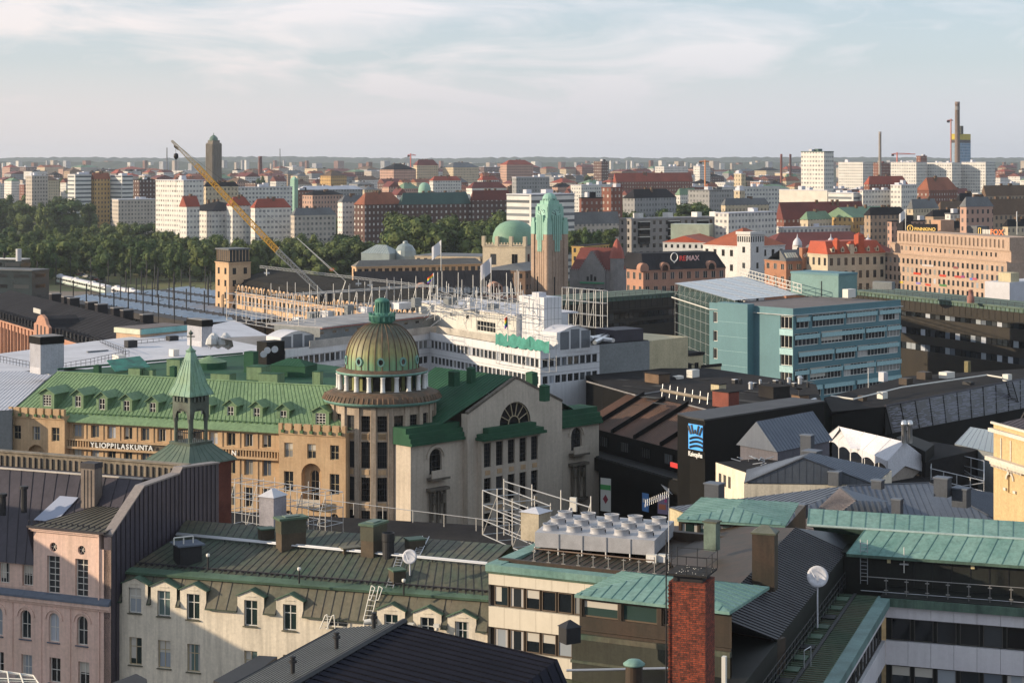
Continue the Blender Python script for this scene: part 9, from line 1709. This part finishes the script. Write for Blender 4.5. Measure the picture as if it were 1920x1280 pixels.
    # landmarks
    Y=1960; C=W(400,315,Y); t=T('church_tower','tall grey granite church tower with a green domed cap on the skyline','church',(C.x,C.y+6,0)); zz=lambda py:zat(py,Y); GT=mat('church_granite',(.20,.175,.145),.9,.1,.1); m=MB(); c=Vector((W(399,300,Y).x,Y+6)); sq=lambda h:rect(Vector((c.x,c.y-h*1.3)),R(45),h*2,h*2); hipbox(m,sq(5.6),0,zz(268),GT)
    for q in (sq(5.6),):
        for i,j in ((3,0),(0,1)):
            f=Facade(q[i],q[j])
            for a in (0,.18,.36,.54,.72,.9): m.fbox(f,f.L*a,f.L*(a+.10),0,zz(270),0,.7,GT)
    t.part('shaft',m); m=MB(); hipbox(m,sq(4.4),zz(268),zz(263),GT); cc=(c.x,c.y-.4); m.lathe(cc,[(4.6,zz(264)),(4.4,zz(260)),(3.6,zz(257)),(2.2,zz(255)),(1.0,zz(253.5)),(.4,zz(253)),(.3,zz(249.5)),(0,zz(249))],mat('church_cap',(.12,.19,.15),.7,.1),12); t.part('domed_cap',m)
    for px,y0,y1,Y,r,col,lab in ((1650,247,340,1900,1.35,(.33,.29,.26),'slim pale chimney rising over the orange-red hall roof'),(1795,191,310,2050,2.6,(.24,.18,.155),'tall thick brown chimney, highest on the skyline'),(1465,289,335,2300,1.3,(.22,.08,.06),'left one of two thin dark red chimneys'),(1482,289,335,2300,1.3,(.13,.07,.07),'right one of two thin dark red chimneys'),(488,293,316,2700,2.6,(.18,.08,.07),'short stout brick chimney right of the church tower'),(313,277,305,3200,.9,(.2,.2,.2),'needle-thin mast left of the church tower'),(525,279,312,3300,.7,(.2,.2,.2),'needle-thin mast right of the brick chimney')):
        c=W(px,y1,Y); m=MB(); zt=zat(y0,Y); mm=mat('chimney_%d'%px,col,.9,.08); m.lathe((c.x,c.y),[(r*1.25,0),(r*1.15,c.z),(r,zt-3),(r*1.05,zt-2.9),(r*1.05,zt),(0,zt)],mm,14)
        if px==1795: m.lathe((c.x,c.y),[(r*1.07,zt-9),(r*1.07,zt-5)],mat('chimney_band',(.3,.28,.27),.8),14)
        solo('chimney' if px not in (313,525) else 'radio_mast',lab,'chimney' if px not in (313,525) else 'mast',m)
    Y=2250; t=T('unfinished_tower','unfinished glass tower with yellow safety band behind the thick chimney','tower',W(1803,305,Y)-Vector((0,0,60))); C=W(1795,262,Y); al=R(35); Q=rect(C,al,lens_to(C,(-math.cos(al),math.sin(al)),1784),lens_to(C,(math.sin(al),math.cos(al)),1820)); m=MB(); hipbox(m,Q,0,zat(268,Y),gridwall('glass_tower',(.30,.40,.50),(.10,.17,.26),3,3.5,.6,.6)); t.part('glass_floors',m); m=MB(); hipbox(m,Q,zat(268,Y),zat(262,Y),mat('raw_floor',(.14,.12,.12),.9)); t.part('raw_floors',m); m=MB(); hipbox(m,Q,zat(262,Y),zat(251,Y),mat('yellow_screen',(.62,.48,.06),.7,.1)); t.part('safety_screen',m); m=MB(); hipbox(m,rect(C+Vector((6,6,0)),al,7,7),zat(251,Y),zat(236,Y),mat('core_dark',(.09,.09,.08),.8)); t.part('core',m)
    for px,y0,y1,x0,x1,Y,col,lab in ((1783,223,300,1776,1787,2150,(.35,.12,.10),'tower crane left of the thick chimney'),(1682,286,312,1672,1716,2300,(.50,.12,.08),'red tower crane behind the leftmost pale tower'),(1322,300,330,1311,1330,2100,(.55,.20,.05),'orange tower crane over the distant flats'),(770,288,312,764,780,2500,(.45,.10,.08),'thin red tower crane on the centre left skyline')):
        m=MB(); cm=flatmat('crane_%d'%px,col,.6); a,b=W(px,y1,Y),W(px,y0,Y); m.bar(a-Vector((0,0,15)),b,.8,cm); j0,j1=W(x0,y0+3,Y),W(x1,y0+3,Y); m.bar(j0,j1,.55,cm); m.bar(b,j1,.15,cm); m.bar(b,j0,.15,cm); m.box(j0,(3,0,0),(0,2,0),(0,0,-2.5),DARK); solo('tower_crane',lab,'crane',m)
    Y=1390; C=W(552,357,Y); t=T('copper_tower','small square tower clad in mint green copper','tower',(C.x,C.y,20)); al=R(45); Q=rect(C,al,lens_to(C,(-.7071,.7071),544),lens_to(C,(.7071,.7071),559)); m=MB(); hipbox(m,Q,20,zat(337,Y),RM['m']); t.part('shaft',m); m=MB(); hiproof(m,Q,zat(337,Y)+.01,zat(331,Y),None,RM['m'],.2); t.part('roof',m)
    c=W(796,355,1500); m=MB(); m.lathe((c.x,c.y),[(5,c.z-6),(5,c.z),(4.3,c.z+3),(2.4,c.z+5),(0,c.z+5.6)],RM['m'],14); solo('small_green_dome','small mint green dome among distant roofs left of centre','dome',m)
    c=W(1834,390,830); m=MB(); hipbox(m,rect(c,R(45),3,3),c.z-8,zat(362,830),WHT); solo('white_roof_tower','slim white roof tower right of the small tree cluster','tower',m)
    # greenhouse between the trees
    Y=780; t=T('greenhouse','white framed glass palm house among the trees','greenhouse',W(735,480,Y)-Vector((0,0,12))); GG=mat('greenhouse_glass',(.24,.29,.30),.3,.1,.3); m=MB(); c=W(760,468,Y); m.lathe((c.x,c.y),[(4.6,c.z-14),(4.6,c.z-2.5),(4.2,c.z-.3),(3,c.z+1.6),(1.2,c.z+2.6),(1,c.z+3.4),(0,c.z+3.8)],GG,16,0,False); c=W(730,476,Y-6); hiproof(m,rect(c,R(30),14,9),c.z,c.z+3.4,None,GG,.2,1.2,FR_W); hipbox(m,rect(c,R(30),14,9),c.z-12,c.z-.003,GG); t.part('glass_house',m)
city()
# ================================================================ crane and scaffolds
def crane():
    Y=345; YE=flatmat('crane_yellow',(.55,.30,.03),.5); t=T('lattice_crane','tall yellow lattice boom crane leaning left over the park','crane',W(605,556,Y)-Vector((0,0,2)))
    def lattice(a,b,w0,w1,mm,n,r):
        m=MB(); a,b=Vector(a),Vector(b); d=(b-a).normalized(); x=d.cross(Vector((0,1,0))).normalized(); y=d.cross(x).normalized(); cs=((1,1),(1,-1),(-1,-1),(-1,1)); P=lambda s,k:a.lerp(b,s)+(x*cs[k][0]+y*cs[k][1])*(w0+(w1-w0)*s)/2
        for k in range(4):
            m.bar(P(0,k),P(1,k),r,mm)
            for i in range(n): m.bar(P(i/n,k),P((i+1)/n,(k+1)%4),r*.6,mm); m.bar(P(i/n,k),P(i/n,(k+1)%4),r*.6,mm)
        return m
    tip,kn,ft,pv=W(322,264,Y),W(368,310,Y),W(520,470,Y),W(606,552,Y)
    t.part('boom',lattice(kn,ft,.8,.9,YE,34,.06)); t.part('jib_tip',lattice(tip,kn,.3,.8,FR_T,11,.05)); t.part('lower_boom',lattice(ft,pv,.9,.6,flatmat('crane_grey',(.25,.25,.24),.5),16,.07))
    m=MB(); hk=W(330,292,Y); m.bar(W(329,272,Y),hk,.03,DARK); m.bar(hk,W(330,361,Y),.03,DARK); m.lathe((hk.x,hk.y),[(0,hk.z+.5),(.4,hk.z+.3),(.45,hk.z-.3),(.1,hk.z-.7),(0,hk.z-.9)],DARK,8); m.box(W(326,276,Y),(.8,0,-.6),(0,.4,0),(0,0,.5),DARK); t.part('hook_rope',m)
    m=MB(); a,b,c=W(557,446,Y),W(622,507,Y),W(648,527,Y); 
    for q in (W(524,463,Y),b): m.bar(a if q is b else ft,q,.05,FR_W)
    m.bar(a,c,.05,FR_W); m.bar(ft,a,.03,DARK); m.bar(a,tip,.02,DARK); m.bar(c,W(640,552,Y),.08,FR_W); t.part('stay_wire',m); m=MB(); m.box(W(595,566,Y),(2.6,0,0),(0,3,0),(0,0,1.6),DARK); t.part('base',m); m=MB(); m.box(W(618,508,Y),(.8,0,0),(0,.6,0),(0,0,.5),flatmat('counter_orange',(.5,.14,.03),.6)); t.part('counterweight',m)
    m=lattice(W(488,500,350),W(815,538,338),.40,.34,flatmat('jib_grey',(.38,.38,.37),.5),50,.032); solo('lattice_jib','thin white lattice jib lying almost level across the black station roof','crane jib',m); 
    for px in (500,672,694,730): m=MB(); c=W(px,503+(px-488)*.116,347); m.bar(c,c-Vector((0,0,1.2)),.09,FR_W); m.box(c-Vector((.5,0,.9)),(1,0,0),(0,.3,0),(0,0,.3),STEEL); solo('hanging_clamp','small pale clamp hanging under the level white jib','clamp',m,'clamps under the level jib')
crane()
def scaffolds():
    TB=flatmat('scaffold_tube',(.47,.47,.47),.45,.5); rnd=random.Random(5)
    def grid(name,lab,F,u0,u1,z0,z1,d,nu,nz,r=.05,jit=.0,brace=True):
        m=MB()
        for dd in (0,d):
            for i in range(nu+1):
                u=u0+(u1-u0)*i/nu; m.bar(F.p(u,z0,dd),F.p(u,z1+rnd.uniform(-.3,1)*jit,dd),r,TB)
            for j in range(nz+1): z=z0+(z1-z0)*j/nz; m.bar(F.p(u0,z,dd),F.p(u1,z,dd),r,TB)
        for i in range(nu+1):
            for j in range(nz+1):
                u=u0+(u1-u0)*i/nu; z=z0+(z1-z0)*j/nz; m.bar(F.p(u,z,0),F.p(u,z,d),r*.8,TB)
            if brace and i<nu and i%2==0: m.bar(F.p(u0+(u1-u0)*i/nu,z0,0),F.p(u0+(u1-u0)*(i+1)/nu,z1,0),r*.8,TB)
        return solo(name,lab,'scaffold',m)
    F=Facade(W(425,600,335)[:2],W(560,605,310)[:2]); grid('tube_scaffold','white tube scaffold on the roof left of the left plant room',F,0,F.L,zat(612,322),zat(560,322),-3,7,3,jit=1.5)
    F=Facade(W(535,605,330)[:2],W(820,570,356)[:2]); grid('tube_scaffold','long line of scaffold tubes along the white wing roof behind the dome',F,0,F.L,zat(600,343),zat(545,343),-4,20,2,jit=2.2); grid('tube_scaffold','lower front scaffold rails along the grey setback roof',F.off(5),1,F.L*.9,zat(622,336),zat(596,336),-1.5,16,1,jit=2)
    F=Facade(W(1054,600,372)[:2],W(1130,600,362)[:2]); grid('tube_scaffold','neat tall scaffold grid between white stair tower and black office',F,0,F.L,zat(612,367),zat(542,367),-1.2,6,3)
    m=MB()
    for k in range(210):
        c=W(rnd.uniform(805,985),rnd.uniform(546,592),rnd.uniform(298,330)); kx=(c.x*FPX/c.y+CX-805)/180; l=rnd.uniform(1.2,4.5); d=Vector((rnd.choice((1,1,-.2)),rnd.uniform(-1,1),rnd.uniform(-.35,.1))) if k%3 else Vector((0,0,1)); d=d.normalized()*l; m.bar(c,c+d,.05,TB)
    for k in range(16): c=W(815+k*11,600,322-k*1.5); m.bar(c,Vector((c.x,c.y,zat(552+k*1.0,c.y))),.05,TB)
    for y in (558,572,586): m.bar(W(806,y-4,330),W(985,y+12,302),.06,TB)
    solo('scaffold_tangle','dense tangle of pale scaffold tubes on the roof left of the white stair tower','scaffold',m)
    F=Facade(W(930,640,305)[:2],W(1030,655,292)[:2]); grid('tube_scaffold','scaffold with green debris netting before the white stair tower',F,0,F.L,zat(690,298),zat(625,298),-1.3,4,3,.03); m=MB(); NET=mat('debris_net',(.07,.30,.245),.8,.2,.8)
    pt=[F.p(F.L*k/24,zat(652,298)+rnd.uniform(1.3,2.1),.07+.05*math.sin(k)) for k in range(25)]; pb=[F.p(F.L*k/24,zat(652,298)+rnd.uniform(-.35,.1),.07+.05*math.sin(k+1)) for k in range(25)]
    for k in range(24): m.face([pb[k],pb[k+1],pt[k+1],pt[k]],NET)
    solo('debris_net','torn turquoise debris netting hanging on the scaffold','netting',m)
    F=Facade(W(905,1005,158)[:2],W(990,1010,150)[:2]); grid('tube_scaffold','pale tube scaffold tower in front of the grey gable',F,0,F.L,zat(1020,154),zat(935,154),-2,3,3,.05,.8); F=Facade(W(945,965,156)[:2],W(1108,980,148)[:2]); m=MB(); z0,z1,z2=zat(975,152),zat(913,152),zat(945,152)
    for k in range(4): u=F.L*k/3; m.bar(F.p(u,z0-2,0),F.p(u,z1,0),.05,TB)
    m.bar(F.p(0,z1-.2,0),F.p(F.L,z1-.9,0),.05,TB); m.bar(F.p(F.L-.8,z0,0),F.p(F.L,z1-.5,0),.05,TB); m.bar(F.p(0,z0,0),F.p(F.L,z0-.6,0),.05,TB); solo('guard_rail','tall open tube guard rail above the fan unit','railing',m)
    m=MB(); c=W(1068,958,150); m.box(c,(.5,-.2,0),(.1,.2,0),(0,0,1.1),FR_W); m.bar(c+Vector((-.2,0,-.6)),c+Vector((.1,0,.3)),.12,LILAC,6); solo('floodlight','tilted white floodlight on the guard rail above the fan unit','floodlight',m)
    m=MB(); c=W(1010,992,147); Q=rect(c,R(35),1.7,1.7); hipbox(m,Q,c.z-1,c.z+1.2,mat('cream_hut',(.48,.42,.32),.8)); hiproof(m,Q,c.z+1.2,c.z+1.55,None,LILAC,.2); solo('roof_hut','small cream hut with pale lid left of the fan unit','hut',m)
    F=Facade(W(420,960,186)[:2],W(610,975,178)[:2]); grid('tube_scaffold','tube scaffold in the yard below the ochre wall, right of the turret',F,0,F.L,zat(1000,182),zat(915,182),-2.5,9,3,.04,.8); m=MB(); c=W(513,965,178); Q=rect(c,R(30),1.7,2.0); hipbox(m,Q,c.z-3,c.z+1.6,mat('grey_tent_hut',(.33,.32,.36),.8)); hiproof(m,Q,c.z+1.6,c.z+2.3,None,LILAC,.2); solo('roof_hut','grey hut with a pale pyramid lid in front of the ochre wall','hut',m)
    m=MB(); a,b=W(610,958,165),W(955,1003,150); railing(m,[a,b],1.0,TB,3.5,.03,(1.0,)); solo('guard_rail','thin pale guard rail behind the mansard roof, before the round tower','railing',m)
    m=MB(); hipbox(m,[W(400,985,176)[:2],W(960,1030,160)[:2],W(960,1000,215)[:2],W(420,960,225)[:2]],0,18,ROOFBLK); solo('yard_block','dark low block filling the yard behind the mansard roof','building',m)
scaffolds()
# ================================================================ air
def haze():
    m=MB(); hm=bpy.data.materials.new('air_haze'); hm.use_nodes=True; t=hm.node_tree; t.nodes.clear(); o=N(t,'ShaderNodeOutputMaterial'); v=N(t,'ShaderNodeVolumePrincipled'); v.inputs['Color'].default_value=(.80,.88,1,1); v.inputs['Density'].default_value=HAZE; v.inputs['Anisotropy'].default_value=.2; t.links.new(v.outputs[0],o.inputs['Volume'])
    m.prism([(-6000,-150,-1),(6000,-150,-1),(6000,13000,-1),(-6000,13000,-1)],[(-6000,-150,135),(6000,-150,135),(6000,13000,135),(-6000,13000,135)],hm); struct('haze',m,'stuff')
HAZE=.00005
haze()
